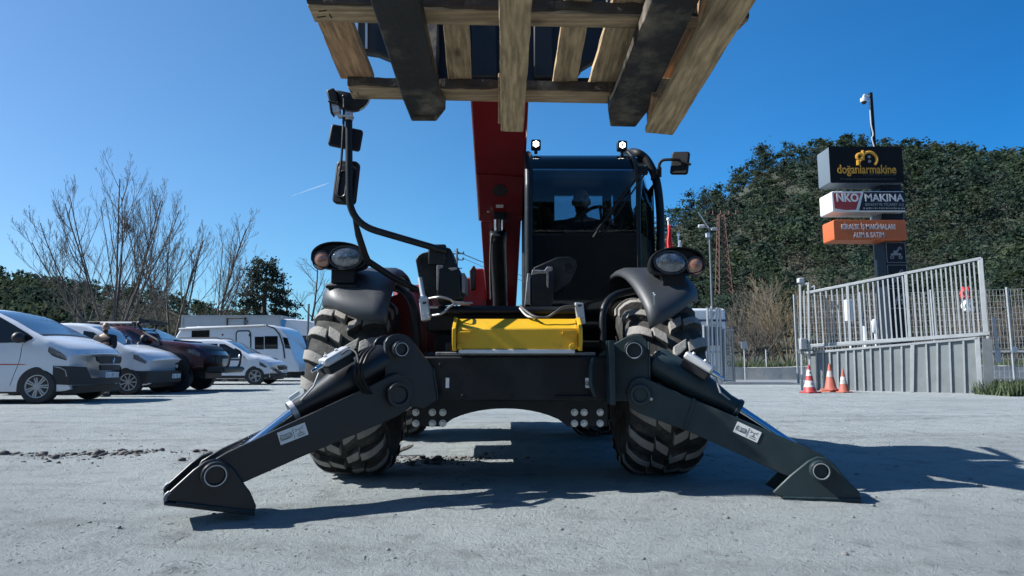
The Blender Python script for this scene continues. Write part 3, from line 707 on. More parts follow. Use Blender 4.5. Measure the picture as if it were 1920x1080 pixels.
P = A(158, 640, 60)
bare_tree('bare_tree', 'pale thin leafless tree far behind at the left of the largest one', (P.x, 60, 1.0),
          [(-.3,.1,1,7.2,.06),(.25,-.1,1,8.0,.07),(.5,.2,.8,6.8,.05)], 23, up=.2, nkid=(9, 6, 5), ang=.75, trunk_h=1.4, mw=m_greytwig)
# evergreen
P = A(492, 640, 48); ex = P.x
t = thing('evergreen_tree', 'dark broad evergreen with drooping layered boughs above the white box truck', 'tree', (ex, 48, 0))
mb = MB(); mb.tube([(ex, 48, -.3), (ex, 48, 5), (ex+.1, 48, 8.2)], [.3, .2, .05], 8); mb.build('trunk', m_trunk, t)
pts = []
for i in range(150):
    h = 1.5+7.0*(i/150)**.9; L = (3.9*(1-h/9.4)+.45)*RNG.uniform(.65, 1.2); a = RNG.uniform(0, 2*pi)
    n = int(34*L)+14; s = RNG.uniform(.2, 1, n)**.7; droop = -.18*s*s*L+.15*s
    q = np.column_stack([cos(a)*s*L, sin(a)*s*L, h+droop])+RNG.normal(size=(n, 3))*np.array([.20, .20, .11]); pts.append(q)
v, q = leaf_quads(np.concatenate(pts), .10, RNG, .3)
tt = np.tile(np.array([(.040,.050,.034)]), (len(v), 1))*np.repeat(RNG.uniform(.6, 1.4, len(v)//4), 4)[:, None]
raw('crown', v+np.array([ex, 48, 0]), q, m_cedar, t, tint=tt)
# bushes by the road, right
shr = [(1480,36,5.0,'tall straw coloured leafless bush beside the gate post',m_shrubtwig,31,7),(1415,35,3.0,'low grey leafless bush behind the roadside wall',m_greytwig,32,6),
       (1450,40,4.4,'brown leafless bush behind the straw coloured one',m_shrubtwig,33,6),(1395,40,5.2,'grey brown leafless bush at the foot of the hill next to the white container',m_greytwig,34,7)]
for px, Y, h, lab, mt, sd_, ns in shr:
    P = A(px, 690, Y); rg = np.random.default_rng(sd_)
    st = [(rg.uniform(-.6, .6), rg.uniform(-.4, .4), 1, h*rg.uniform(.7, 1), .035) for _ in range(ns+4)]
    bare_tree('bare_bush', lab, (P.x, Y, .2), st, sd_, up=.2, nkid=(9, 6, 4), wob=.2, ang=.5, mt=mt, mw=mt, trunk_h=.3, cat='bush', trunk_r=.12)
sx = [(1545,40,5.5),(1600,42,6),(1660,41,5),(1720,43,5.8),(1790,40,5.2),(1860,44,5.5),(1905,40,4.6)]
for i, (px, Y, h) in enumerate(sx):
    P = A(px, 690, Y); rg = np.random.default_rng(60+i)
    st = [(rg.uniform(-.6, .6), rg.uniform(-.4, .4), 1, h*rg.uniform(.7, 1), .04) for _ in range(9)]
    bare_tree('bare_bush', 'brown leafless bush at the foot of the hill seen through the gate bars', (P.x, Y, .2), st, 60+i, up=.2, nkid=(8, 6, 4), wob=.2, ang=.55, mt=m_greytwig, mw=m_twig, group='bare bushes behind the gate', trunk_h=.3, cat='bush', trunk_r=.12)
# grass
def grass(name, label, xs, ys, hh, n, dark=False):
    x = RNG.uniform(*xs, n); y = RNG.uniform(*ys, n); h = RNG.uniform(.4, 1, n)*hh; a = RNG.uniform(0, 6.28, n); w_ = h*.05+.004
    lx_ = RNG.normal(size=n)*h*.35; ly_ = RNG.normal(size=n)*h*.35; z = np.zeros(n)
    b0 = np.column_stack([x-np.cos(a)*w_, y-np.sin(a)*w_, z-.02]); b1_ = np.column_stack([x+np.cos(a)*w_, y+np.sin(a)*w_, z-.02]); tp = np.column_stack([x+lx_, y+ly_, h])
    kind(raw(name, np.stack([b0, b1_, tp], 1).reshape(-1, 3), np.arange(3*n).reshape(n, 3), m_grass), 'stuff', label)
def grass_at(name, label, xs, ys, hh, n, z0):
    grass(name, label, xs, ys, hh, n); o = bpy.context.scene.objects[-1] if False else C.objects[-1]; o.location.z = z0
grass_at('grass_verge', 'strip of green grass above the low stone wall', (9.5, 32), (31.4, 33.5), .55, 9000, .45)
vb = MB(); vb.bb(9, 60, 31.3, 40, -.1, .46); kind(vb.build('verge', m_hill, smooth=0), 'structure')
g0 = gnd(1895, 742)
grass('grass_clump', 'clump of dark green grass at the foot of the mesh fence', (11.95, 14.6), (15.6, 17.8), .42, 5200)
# ================================================================== TELEHANDLER
TELE = thing('telehandler', 'large red and dark grey rotating telehandler with raised boom and outriggers spread', 'telehandler', (0, 4.8, 0))
def hose(pts, r, mat, name='hose'):
    mb = MB(); mb.tube(smooth_path([A(*q) for q in pts], 8), r, 8); return mb.build(name, mat, TELE)
# ---- chassis and front beam
mb = MB(); mb.bb(-.62, .46, 4.42, 8.9, .50, .88)
mb.bb(-.45, .30, 4.3, 4.6, .55, .95)
mb.build('chassis', m_steel, TELE, .02)
mb = MB(); mb.bb(-.78, .62, 5.5, 8.6, .88, 1.12); mb.bb(-.62, .05, 7.0, 9.2, 1.1, 1.25); mb.bb(.10, 1.15, 5.1, 8.6, .86, 1.22)
mb.build('turret_base', m_steel, TELE, .02)
pl = vplane(960, 700, 4.15)
mb = MB(); mb.plate([(780,668),(1150,668),(1150,752),(780,752)], pl, .34)
fb = mb.build('front_beam', m_steel, TELE, .012)
mb = MB(); mb.plate([(816,660),(1118,660),(1118,666.5),(816,666.5)], pl, .20, .03); mb.build('top_plate', m_worn, fb, .003)
mb = MB(); mb.plate([(1040,742),(1112,742),(1112,745.5),(1040,745.5)], pl, .03, -.03); mb.build('weld_strip', m_steel, fb, .004)
pa = vplane(960, 780, 4.30)
arch = [(772,740),(1140,740),(1140,800),(1064,800)]
for i in range(15):
    t = i/14; x = 1062-t*(1062-832); y = 797-31*(1-(2*t-1)**2)**.75; arch.append((x, y))
arch += [(830,800),(772,800)]
mb = MB(); mb.plate(arch, pa, .16); ap = mb.build('axle_plate', m_steel, TELE, .006)
for xs_ in ((780,811,830.5),(1077,1095,1125)):
    for x in xs_:
        for y in (773, 793.5):
            c = pa.p(x, y); mb = MB(); mb.cyl(c+Vector((0,.002,0)), c+Vector((0,-.012,0)), .024, n=20); mb.cyl(c+Vector((0,-.012,0)), c+Vector((0,-.03,0)), .015, n=6)
            mb.build('bolt', m_bolt, ap, .002)
mb = MB(); mb.cyl((-.95, 4.85, .65), (.87, 4.85, .65), .12, n=18); mb.ell((-.04, 4.85, .66), (.2,.2,.15)); mb.build('front_axle', m_steel, TELE)
mb = MB(); mb.cyl((-1.0, 7.35, .65), (.75, 7.35, .65), .12, n=18); mb.ell((-.15, 7.35, .64), (.2,.2,.19)); mb.build('rear_axle', m_steel, TELE)
# small label on the beam ends
def sticker(name, c, u, v, n, w_, h_, parent, drawing=True):
    """white safety label: open book, a little lifting figure and a line of print"""
    u = Vector(u).normalized(); v = Vector(v).normalized(); n = Vector(n).normalized()
    B = lambda a, b, d: c+u*a*w_+v*b*h_+n*d
    mb = MB(); mb.prism([B(-.5,-.5,.003), B(.5,-.5,.003), B(.5,.5,.003), B(-.5,.5,.003)], -n*.003); s = mb.build(name, m_sticker, parent, 0, 0)
    if drawing:
        mb = MB()
        def bar(a0, b0, a1, b1, t):
            p0 = Vector((a0*w_, b0*h_)); p1 = Vector((a1*w_, b1*h_)); d = (p1-p0).normalized(); q = Vector((-d.y, d.x))*t/2
            P = [p0+q, p1+q, p1-q, p0-q]; mb.prism([c+u*x.x+v*x.y+n*.0042 for x in P], -n*.001)
        t = .022*h_
        for a, b, a2, b2 in ((-.42,-.12,-.25,-.2),(-.25,-.2,-.08,-.12),(-.42,-.12,-.42,.2),(-.08,-.12,-.08,.2),(-.42,.2,-.25,.13),(-.25,.13,-.08,.2),(-.25,-.2,-.25,.13),(-.45,-.22,-.05,-.22),(-.45,-.22,-.45,.1),(-.05,-.22,-.05,.1)):
            bar(a, b, a2, b2, t*1.4)
        for k in range(4): bar(-.39, .1-.07*k, -.28, .07-.07*k, t*.6); bar(-.22, .07-.07*k, -.11, .1-.07*k, t*.6)
        for a, b, a2, b2 in ((.10,.3,.16,.16),(.16,.16,.10,.08),(.16,.16,.33,.2),(.33,.2,.40,.32),(.33,.2,.38,.1),(.25,.17,.26,-.05),(.26,-.05,.19,-.18),(.26,-.05,.33,-.18),(.12,-.18,.40,-.18),(.02,-.42,.02,.42)):
            bar(a, b, a2, b2, t*1.3)
        bar(.13, -.33, .40, -.33, t*2.2)
        mb.build('print', m_ink, s, 0, 0)
    return s
for px, w_ in ((839, .022), (1104, .045)):
    c = pl.p(px, 718)-Vector((0, .001, 0)); sticker('label', c, (1,0,0), (0,0,1), (0,-1,0), w_, .063, fb, px > 900)
# ---- yellow lock bar on the beam
pyl = 4.10
def zat(py, Y): return A(960, py, Y).z
x0 = A(856, 640, pyl).x; x1 = A(1084, 640, pyl).x
prof = [(pyl, zat(655, pyl)), (pyl, zat(616, pyl)), (pyl+.13, zat(598, pyl+.13)), (pyl+.27, zat(598, pyl+.13)), (pyl+.30, zat(655, pyl))]
mb = MB(); mb.prism([(x0, a, b) for a, b in prof], (x1-x0, 0, 0)); yb = mb.build('yellow_bar', m_yellow, TELE, .008)
for xa, xb in ((A(848,640,4.07).x, x0-.001), (x1+.001, A(1092,640,4.07).x)):
    pr = [(4.085, zat(658,4.07)), (4.045, zat(640,4.07)), (4.045, zat(616,4.07)), (4.18, zat(595,4.18)), (4.40, zat(595,4.18)), (4.42, zat(655,4.1))]
    mb = MB(); mb.prism([(xa, a, b) for a, b in pr], (xb-xa, 0, 0)); mb.build('end_plate', m_yellow, yb, .004)
for xa, xb in ((860, 884), (1054, 1081)):
    p0 = A(xa, 624, pyl); p1 = A(xb, 624, pyl); mb = MB(); mb.bb(p0.x, p1.x, pyl-.045, pyl-.001, p0.z-.008, p0.z+.008); mb.build('stop_tab', m_yellow, yb, .004)
for x in (863, 1074):
    c = A(x, 650, pyl-.012); mb = MB(); mb.ring(c+Vector((0,.01,0)), (0,-1,0), .021, .010, .012); mb.cyl(c+Vector((0,.01,0)), c+Vector((0,-.004,0)), .009, n=12); mb.build('pin_boss', m_yellow, yb, .002)
p0 = A(860, 656, pyl-.006); p1 = A(1078, 656, pyl-.006)
mb = MB(); mb.bb(p0.x, p1.x, pyl-.008, pyl+.10, A(960,662.5,pyl).z, A(960,655.3,pyl).z); mb.build('white_base', m_signwhite, yb, .003)
# ---- outriggers
def outrigger(P, up, legpoly, footpoly, ring_up, ring_mid, ring_foot, rr, brpoly, cyl_axis, rod_axis, flip, block, stk, stk_ang, zoff):
    n = P.n; back = -n
    # bracket plates
    mb = MB(); mb.plate(brpoly, P, .035, .045); br = mb.build('outrigger_bracket', P_MAT, TELE, .006)
    mb = MB(); mb.plate(brpoly, P, .03, .27); mb.build('bracket_back_plate', P_MAT, br, .006)
    # arm: a channel of two side plates and a floor, open on top
    mb = MB(); mb.plate(legpoly, P, .025); arm = mb.build('outrigger_arm', P_MAT, TELE, .006)
    mb = MB(); mb.plate(legpoly, P, .025, .21); mb.build('arm_back_plate', P_MAT, arm, .006)
    lo = [P.p(*q) for q in LOW]
    mb = MB()
    for a, b in zip(lo[:-1], lo[1:]):
        upv = Vector((0, 0, .022)); mb.hexa([a-n*.026, b-n*.026, b-n*.209, a-n*.209, a-n*.026+upv, b-n*.026+upv, b-n*.209+upv, a-n*.209+upv])
    mb.build('arm_floor', P_MAT, arm)
    # foot: two gussets on a base plate
    off = .035
    mb = MB(); mb.plate(footpoly, P, .022, -.025); ft = mb.build('outrigger_foot', P_MAT, TELE, .008)
    mb = MB(); mb.plate(footpoly, P, .022, .235); mb.build('foot_back_plate', P_MAT, ft, .006)
    bt = [P.p(*q) for q in FOOTBASE]; dn = Vector((0, 0, -.02))
    a, b = bt[0], bt[1]
    mb = MB(); mb.hexa([a+n*.035+dn, b+n*.035+dn, b-n*.27+dn, a-n*.27+dn, a+n*.035, b+n*.035, b-n*.27, a-n*.27]); mb.build('base_plate', P_MAT, ft, .007)
    for (rx, ry), r, par, of, nm in ((ring_up, rr[0], br, -.045, 'upper_pin'), (ring_mid, rr[1], arm, 0, 'pivot_pin'), (ring_foot, rr[2], ft, .025, 'foot_pin')):
        c = P.p(rx, ry)+n*of
        mb = MB(); mb.ring(c-n*.01, n, r, r*.70, .060); mb.cyl(c-n*.28, c+n*.032, r*.70, n=28)
        o = mb.build(nm, P_MAT, par, .003)
        if par is not arm: mb = MB(); mb.ring(c+n*.049, n, r*.80, r*.72, .004); mb.build('bright_ring', m_alu, par, 0)
    c = P.p(*SCREW)+n*.004; mb = MB(); mb.cyl(c, c+n*.02, .010, n=10); mb.build('grease_nipple', m_bolt, arm)
    # cylinder between the bracket plates, rod down to the foot pin
    Pm = Plane(P.o-n*.135, n)
    (c0, c1, d0, d1) = cyl_axis; p0 = Pm.p(*c0); p1 = Pm.p(*c1); ax = (p1-p0).normalized(); L = (p1-p0).length
    mb = MB(); mb.lathe(p0, ax, [(d0*.2, -.02), (d0*.85, 0), (d0, .03), (d0, L*.52), (d0*.98, L*.54), (d1*1.12, L*.86), (d1*1.12, L*.955), (d1*1.3, L*.957), (d1*1.3, L), (d1*.62, L)], 32)
    cy = mb.build('outrigger_cylinder', P_MAT, TELE, .003)
    mb = MB(); mb.lathe(p0+ax*L*.952, ax, [(d1*1.305, 0), (d1*1.31, .03), (d1*.66, .031)], 32) if flip else None
    if flip: mb.build('end_cap', m_alu, cy)
    pf = Pm.p(*rod_axis[1]); ps = p0+ax*L*.9; mb = MB(); mb.cyl(ps, pf, rod_axis[2], n=24); mb.cyl(pf-n*.10, pf+n*.10, rod_axis[2]*1.5, n=20); mb.build('piston_rod', m_chrome, cy)
    # pressed valve block on the cylinder
    (b0, b1, hw, hh) = block; q0 = A(*b0); q1 = A(*b1); d = (q1-q0).normalized(); e1 = (Vector((0,0,1))-d*d.z).normalized(); e2 = d.cross(e1)
    rot = Matrix((d, e2, e1)).transposed()
    mb = MB(); mb.box((q0+q1)/2, ((q1-q0).length, hw, hh), rot); vb_ = mb.build('valve_block', m_alu, TELE, .014, seg=3)
    mb = MB(); mb.box((q0+q1)/2-e1*(hh*.5+.026), ((q1-q0).length*.92, hw*.8, .05), rot); mb.build('block_base', m_black, vb_, .006)
    for s in (-.3, .12): cc = (q0+q1)/2+d*s*(q1-q0).length+e1*(hh/2); mb = MB(); mb.cyl(cc, cc+e1*.012, .009, n=8); mb.build('screw', m_bolt, vb_)
    cc = q0 if flip else q1; dd = -d if flip else d
    mb = MB(); mb.cyl(cc-dd*.005-e1*.01, cc+dd*.045-e1*.01, .017, n=12); mb.cyl(cc+dd*.045-e1*.01, cc+dd*.075-e1*.01, .011, n=8); mb.build('plug', m_chrome, vb_)
    mb = MB(); mb.tube([cc-e1*.03+dd*.03, cc-e1*.09+dd*.10, p0+ax*L*.93+e1*.02-n*0], .006, 6); mb.build('pipe', m_hosepale, vb_)
    c = P.p(*stk)+n*.001; u = Vector((cos(P.yaw), sin(P.yaw), 0)); u2 = (u*cos(stk_ang)+Vector((0,0,1))*sin(stk_ang)); v2 = (Vector((0,0,1))*cos(stk_ang)-u*sin(stk_ang))
    sticker('safety_label', c, u2, v2, n, STW, STW*.46, arm)
    return arm, cy
# left
P_MAT = M('outrigger_paint_shaded', (.0062,.0082,.0115), .40, 0, .25, 4, .05, 60, mix=(.03,.03,.03), mixlo=.58, mixhi=.85, mixrough=.8)  # left outrigger: darker copy of the right one's paint, shade in the colour
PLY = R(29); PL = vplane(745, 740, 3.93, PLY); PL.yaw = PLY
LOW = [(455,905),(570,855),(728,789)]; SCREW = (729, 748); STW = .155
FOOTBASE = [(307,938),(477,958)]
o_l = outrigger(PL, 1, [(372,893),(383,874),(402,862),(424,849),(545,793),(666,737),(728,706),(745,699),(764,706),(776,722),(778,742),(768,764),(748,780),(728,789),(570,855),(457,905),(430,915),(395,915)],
    [(307,929),(318,920),(362,880),(384,864),(404,859),(424,866),(440,880),(457,906),(468,920),(480,948),(477,958),(307,938)],
    (753,655), (745,740), (402,888), (.052, .074, .068),
    [(726,642),(732,632),(742,626.5),(753,625),(764,626.5),(775,633),(818,690),(826,752),(800,768),(748,757),(727,735)],
    ((726,668),(545,774), .097, .050), (None, (415,880), .034), True,
    ((604,682,3.72),(652,655,3.82), .105, .05), (549,813), R(19), 0)
p = Plane(PL.o-PL.n*.03, PL.n)
Pm_ = Plane(PL.o-PL.n*.06, PL.n); q_ = [Pm_.p(*c_) for c_ in ((541,746),(560,733),(563,739),(545,752))]
mb = MB(); mb.prism(q_, -PL.n*.003+Vector((0,0,.004))); mb.build('cylinder_label', m_sticker, o_l[1], 0, 0)
# right
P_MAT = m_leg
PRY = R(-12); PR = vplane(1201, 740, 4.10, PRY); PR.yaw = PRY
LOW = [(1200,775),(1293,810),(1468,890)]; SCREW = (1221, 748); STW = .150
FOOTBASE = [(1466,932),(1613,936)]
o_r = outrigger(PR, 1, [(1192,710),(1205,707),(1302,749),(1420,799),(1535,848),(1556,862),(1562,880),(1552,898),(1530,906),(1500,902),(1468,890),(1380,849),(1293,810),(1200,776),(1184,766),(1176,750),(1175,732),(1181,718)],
    [(1447,922),(1480,890),(1513,863),(1530,855),(1547,857),(1562,868),(1592,904),(1611,922),(1613,936),(1466,932)],
    (1189,657), (1201,740), (1534,880), (.064, .064, .058),
    [(1121,664),(1150,644),(1177,629),(1190,626),(1203,628),(1213,638),(1217,665),(1218,712),(1210,752),(1150,753),(1122,738)],
    ((1225,674),(1386,769), .098, .052), (None, (1528,866), .036), False,
    ((1286,664,4.10),(1338,696,4.02), .085, .05), (1401,810), R(-25), 0)
mb = MB(); a = PR.p(1302,747); b = PR.p(1283,805); n = PR.n; mb.tube([a+n*.004, (a+b)/2+n*.006, b+n*.004], .009, 8); mb.build('weld_bead', P_MAT, o_r[0])
# hoses bundled over the left cylinder, worn noses of the left foot, weld beads, plate bolts
for k, dx in enumerate((-7, 0, 7)):
    hose([(700+dx*.5,650,3.92),(684+dx,664,3.80),(674+dx,690,3.75),(676+dx,716,3.78),(690+dx,738,3.84)], .009, m_black)
hose([(640,664,3.74),(655,655,3.74),(668,662,3.72),(672,680,3.70)], .007, m_hose)
for dpt, pts_ in ((-.028, [(318,921),(312,926),(309,933),(310,938)]), (.232, [(318,921),(312,926),(309,933)])):
    mb = MB(); mb.tube([PL.p(*q_)-PL.n*dpt for q_ in pts_], .010, 8); mb.build('worn_nose', m_worn, o_l[0])
for P_, poly_, par_ in ((PR, [(1466,931),(1540,933),(1612,935)], o_r[0]), (PR, [(1217,640),(1218,712)], o_r[0]), (PL, [(330,940),(400,949),(476,957)], o_l[0]), (PL, [(818,692),(826,750)], o_l[0])):
    pth = []
    for a_, b_ in zip(poly_[:-1], poly_[1:]): pth += [P_.p(a_[0]+(b_[0]-a_[0])*t_/14, a_[1]+(b_[1]-a_[1])*t_/14)+P_.n*(.030 if a_[1] > 850 else -.042) for t_ in range(15)]
    mb = MB(); rg = random.Random(len(pth)); mb.tube(pth, [.007+rg.uniform(-.0015, .002) for _ in pth], 7); mb.build('weld_bead', P_MAT, par_, 0, 60)
for q_ in ((826,684),(826,738),(1100,680),(1100,736),(868,742),(960,742),(1052,742)):
    c_ = pl.p(*q_); mb = MB(); mb.cyl(c_, c_+Vector((0,-.010,0)), .013, n=6); mb.build('plate_bolt', m_steel, fb, .002)
# inner faces of the brackets: side plates that run back to the beam
mb = MB(); mb.bb(.605, .64, 4.0, 4.5, .55, .95); mb.build('beam_end_plate', m_leg, TELE, .006)
mb = MB(); mb.tube([A(1113,672,4.09), A(1108,690,4.06), A(1108,722,4.06), A(1116,742,4.09)], .014, 8); mb.build('grab_loop', m_leg, TELE)
# ---- wheels
def wheel_big(xc, yc, inner, name='wheel', steer=0.0, sgn=1, detail=True):
    """inner = +1 when the inner sidewall looks towards +X"""
    Rr, W = .605, .255; N_ = 20
    prof = [(.30,-.20),(.34,-.235),(.44,-.262),(.53,-.258),(.575,-.235),(.596,-.17),(.605,-.08),(.607,0),(.605,.08),(.596,.17),(.575,.235),(.53,.258),(.44,.262),(.34,.235),(.30,.20)]
    o = Vector((xc, yc, .648)); rz = Matrix.Rotation(steer, 3, 'Z'); ax = rz @ Vector((1, 0, 0)); fw = rz @ Vector((0, -1, 0)); upv = Vector((0, 0, 1))
    mb = MB(); mb.lathe(o, ax, prof, 64); wh = mb.build(name, m_rubber, TELE, 0, 60)
    mb = MB(); mb.lathe(o, ax, [(.10,-.06),(.26,-.05),(.28,.10),(.305,.17),(.325,.19),(.325,.20),(.29,.20),(.26,.12),(.10,.05)], 40, False)
    mb.lathe(o, ax, [(.29,-.17),(.325,-.20),(.305,-.20),(.27,-.16),(.26,-.05),(.28,-.05)], 40, True); rim = mb.build('rim', m_steel, wh)
    mb = MB(); mb.lathe(o, ax*inner, [(.14,-.05),(.15,.10),(.11,.16),(.05,.17)], 24)
    for k in range(10):
        a = 2*pi*k/10; c = o+(fw*cos(a)+upv*sin(a))*.21+ax*inner*.05; mb.cyl(c, c+ax*inner*.03, .017, n=6)
    mb.build('hub', m_steel, wh)
    mb = MB(); rg = random.Random(int(xc*100)+5)
    def pt(u, s, r):                                     # u across -1..1, s along the tread (m)
        x = u*W; a = s/.65
        rad = r-.055*max(0, abs(u)-.62)**2/.14
        return o+ax*x+(fw*cos(a)+upv*sin(a))*rad
    def lug(us, ss, r0, r1, sub):                        # parallelogram lug u0..u1, s given at both ends
        u0, u1 = us; (a0, b0), (a1, b1) = ss
        top = []; bot = []
        for k in range(sub+1):
            t = k/sub; u = u0+(u1-u0)*t; a = a0+(a1-a0)*t; b = b0+(b1-b0)*t; sh = .010
            bot.append((pt(u, a, r0), pt(u, b, r0))); top.append((pt(u+(sh/W if k == 0 and u0 > -.98 else 0)*(1 if u1 > u0 else -1), a+sh, r1), pt(u, b-sh, r1)))
        vs = []; fs = []
        for (p, q), (p2, q2) in zip(bot, top): vs += [p, q, q2, p2]
        for k in range(sub):
            i = 4*k; j = i+4; fs += [(i,j,j+1,i+1),(i+1,j+1,j+2,i+2),(i+2,j+2,j+3,i+3),(i+3,j+3,j,i)]
        fs += [(0,1,2,3), (4*sub+3,4*sub+2,4*sub+1,4*sub)]; mb.add(vs, fs)
    pitch = 2*pi*.65/N_
    for k in range(N_):
        for side in (-1, 1):
            s0 = pitch*(k+(.5 if side > 0 else 0))
            j = lambda: rg.uniform(-.004, .004)
            # long shoulder lug that leans, then two stepped centre blocks
            lug((side*1.06, side*.45), ((s0+j(), s0+.098+j()), (s0-.075+j(), s0+.018+j())), .595, .648+j()*.5, 4)
            lug((side*.43, side*.06), ((s0-.052+j(), s0+.050+j()), (s0-.118+j(), s0-.018+j())), .60, .648, 2)
    td = mb.build('tread', m_tread, wh, .006, 30); td.data.materials.append(m_rubber)
    inv = WM[wh.name].translation
    for p_ in td.data.polygons:
        c_ = p_.center+inv-o; rad_ = (c_-ax*c_.dot(ax)).normalized()
        if p_.normal.dot(rad_) < .55 and abs(p_.normal.dot(ax)) < .85: p_.material_index = 1  # dark rubber on lug sides stands in for shade; tops keep the dust
    return wh
wheel_big(-1.135, 4.86, 1); wheel_big(1.06, 4.86, -1, steer=R(0)); wheel_big(-1.245, 7.38, 1); wheel_big(.95, 7.38, -1)
# ---- fenders
def fender(xi, xo, cut, phi0, name, pw=2.2):
    """xi inner edge, xo outer edge (m); cut: how far the inner edge retreats outward at the lip"""
    nx_, nf = 14, 22; o = Vector((0, 4.86, .65)); V = []; Fq = []
    for i in range(nf+1):
        t = i/nf
        for k in range(nx_+1):
            s = k/nx_; xa = xi+(xo-xi)*cut*(1-t)**1.6; x = xa+(xo-xa)*s
            ph = R(phi0[0]+(phi0[1]-phi0[0])*s**pw); phe = R(118); a = ph+(phe-ph)*t
            r = .875-.075*max(0, (s-.72)/.28)**2.2-.05*max(0, (.16-s)/.16)**2-.10*max(0, (.10-t)/.10)**2*.6
            V.append(o+Vector((x, -r*cos(a), r*sin(a))))
    for i in range(nf):
        for k in range(nx_): a = i*(nx_+1)+k; Fq.append((a, a+1, a+nx_+2, a+nx_+1))
    mb = MB(); mb.add(V, Fq); f = mb.build(name, m_fender, TELE, 0, 80)
    s = f.modifiers.new('solid', 'SOLIDIFY'); s.thickness = .035; s.offset = -1 ; f.modifiers.new('bev', 'BEVEL').width = .012
    return f
fl = fender(-.80, -1.30, .02, (31, 46), 'fender')
fr = fender(.74, 1.285, .28, (29, 50), 'fender', 1.6)
c = A(1226, 553, 4.10); mb = MB(); mb.add([c+Vector((x*.001, -.002+.0006*abs(z), z*.001)) for x, z in ((-6,18),(2,16),(4,6),(12,2),(4,-8),(10,-60),(5,-60),(-2,-10),(-10,0),(-3,6))], [tuple(range(10))])
mb.build('scuff', m_sticker, fr, 0, 0)
# bent support pipes beside the fenders
mb = MB(); mb.tube(fillet_path([A(690,531,4.75), A(772,545,4.55), A(783,640,4.5), A(783,690,4.5)], .22), .027, 12); mb.build('fender_pipe', m_steel, TELE)
mb = MB(); mb.tube(fillet_path([A(1215,540,4.65), A(1128,556,4.45), A(1131,660,4.4), A(1131,700,4.4)], .2), .026, 12); mb.build('fender_pipe', m_steel, TELE)
# ---- headlight pods
def headlight(cx, cy, Y, side, tilt):
    c = A(cx, cy, Y); ry = Matrix.Rotation(tilt, 3, 'Y')
    W_, H_ = .188, .100
    def outline(k, y, g=1.0, n=36):
        out = []
        for i in range(n):
            a = 2*pi*i/n; ex = abs(cos(a))**.85*(1 if cos(a) > 0 else -1); ez = abs(sin(a))**.85*(1 if sin(a) > 0 else -1)
            q = Vector((ex*W_*k, y, ez*H_*k*(1.0 if ez*1 > 0 else .92))); q.z += .012*(1-(ex)**2) - .014*ex*(-side)
            out.append(c+ry @ q)
        return out
    secs = [outline(.86, .028), outline(.90, .012), outline(.93, -.012), outline(1.0, -.014), outline(1.03, .01), outline(1.0, .06), outline(.93, .14), outline(.72, .22), outline(.4, .26)]
    V = [p for s in secs for p in s]; n = 36; fs = []
    for j in range(len(secs)-1): fs += [(j*n+i, j*n+(i+1) % n, (j+1)*n+(i+1) % n, (j+1)*n+i) for i in range(n)]
    fs += [tuple(range(n)), tuple(range((len(secs)-1)*n, len(secs)*n))]
    mb = MB(); mb.add(V, fs); h = mb.build('headlight', m_black, TELE, 0, 50)
    a = c+ry @ Vector((-side*.046, .006, .004)); rr = .108
    mb = MB(); mb.ell(a, (.108, .030, .073), ry, 28, 16); mb.build('clear_lens', m_lens, h)
    mb = MB()
    for k in range(24): pass
    e = [a+ry @ Vector((.112*cos(2*pi*i/32), -.012, .077*sin(2*pi*i/32))) for i in range(33)]
    mb.tube(e, .006, 6, False); mb.build('lens_bezel', m_fender, h)
    b = c+ry @ Vector((side*.122, .006, -.010)); mb = MB(); mb.ell(b, (.055, .026, .062), ry, 24, 14); mb.build('amber_lens', m_amber, h)
    e = [b+ry @ Vector((.058*cos(2*pi*i/28), -.008, .065*sin(2*pi*i/28))) for i in range(29)]
    mb = MB(); mb.tube(e, .004, 6, False); mb.build('lens_bezel', m_fender, h)
    mb = MB(); q = c+Vector((-side*.02, .07, -.12)); mb.box(q, (.16, .09, .10)); mb.box(q+Vector((0,.0,-.07)), (.22, .13, .03)); mb.build('lamp_bracket', m_black, h, .01)
headlight(636, 484, 4.28, -1, R(-2)); headlight(1270, 494, 4.28, 1, R(4))
# ---- front towers (stabiliser heads)
def tower(poly, Y, d, hole, name='stabiliser_head'):
    P = vplane(poly[0][0], poly[0][1], Y); mb = MB(); mb.plate(poly, P, d); t = mb.build(name, m_steel, TELE, .006)
    c = P.p(*hole); mb = MB(); mb.ring(c, (0,-1,0), .036, .028, .012); mb.build('pin_ring', m_steel, t); mb = MB(); mb.cyl(c+Vector((0,-.001,0)), c+Vector((0,-.006,0)), .027); mb.build('pin', m_black, t)
    return t
t1 = tower([(779,488),(783,479),(792,474),(826,466),(836,466),(846,500),(846,556),(800,556),(786,526)], 4.40, .10, (795,491))
P = vplane(840, 500, 4.30)
mb = MB(); mb.plate([(819,497),(834,468),(837,463),(845,466),(852,492),(861,503),(864,560),(819,566)], P, .34); mb.build('head_block', m_steel, t1, .008)
mb = MB(); mb.plate([(819,497),(831,497),(831,502),(824,504),(822,545),(819,545)], P, .012, -.010); mb.plate([(841,503),(858,501),(858,505),(846,508)], P, .012, -.010); mb.build('worn_edge', m_worn, t1, .003)
mb = MB(); mb.plate([(865,511),(871,511),(871,548),(865,548)], P, .3, .02); mb.build('side_plate', m_worn, t1, .003)
t2 = tower([(1000,502),(1045,482),(1068,481),(1080,488),(1082,500),(1070,528),(1044,548),(1010,552)], 4.52, .10, (1066,500))
P = vplane(1020, 520, 4.42)
mb = MB(); mb.plate([(996,510),(1024,509),(1038,506),(1038,560),(1030,590),(996,592)], P, .3); mb.build('head_block', m_steel, t2, .008)
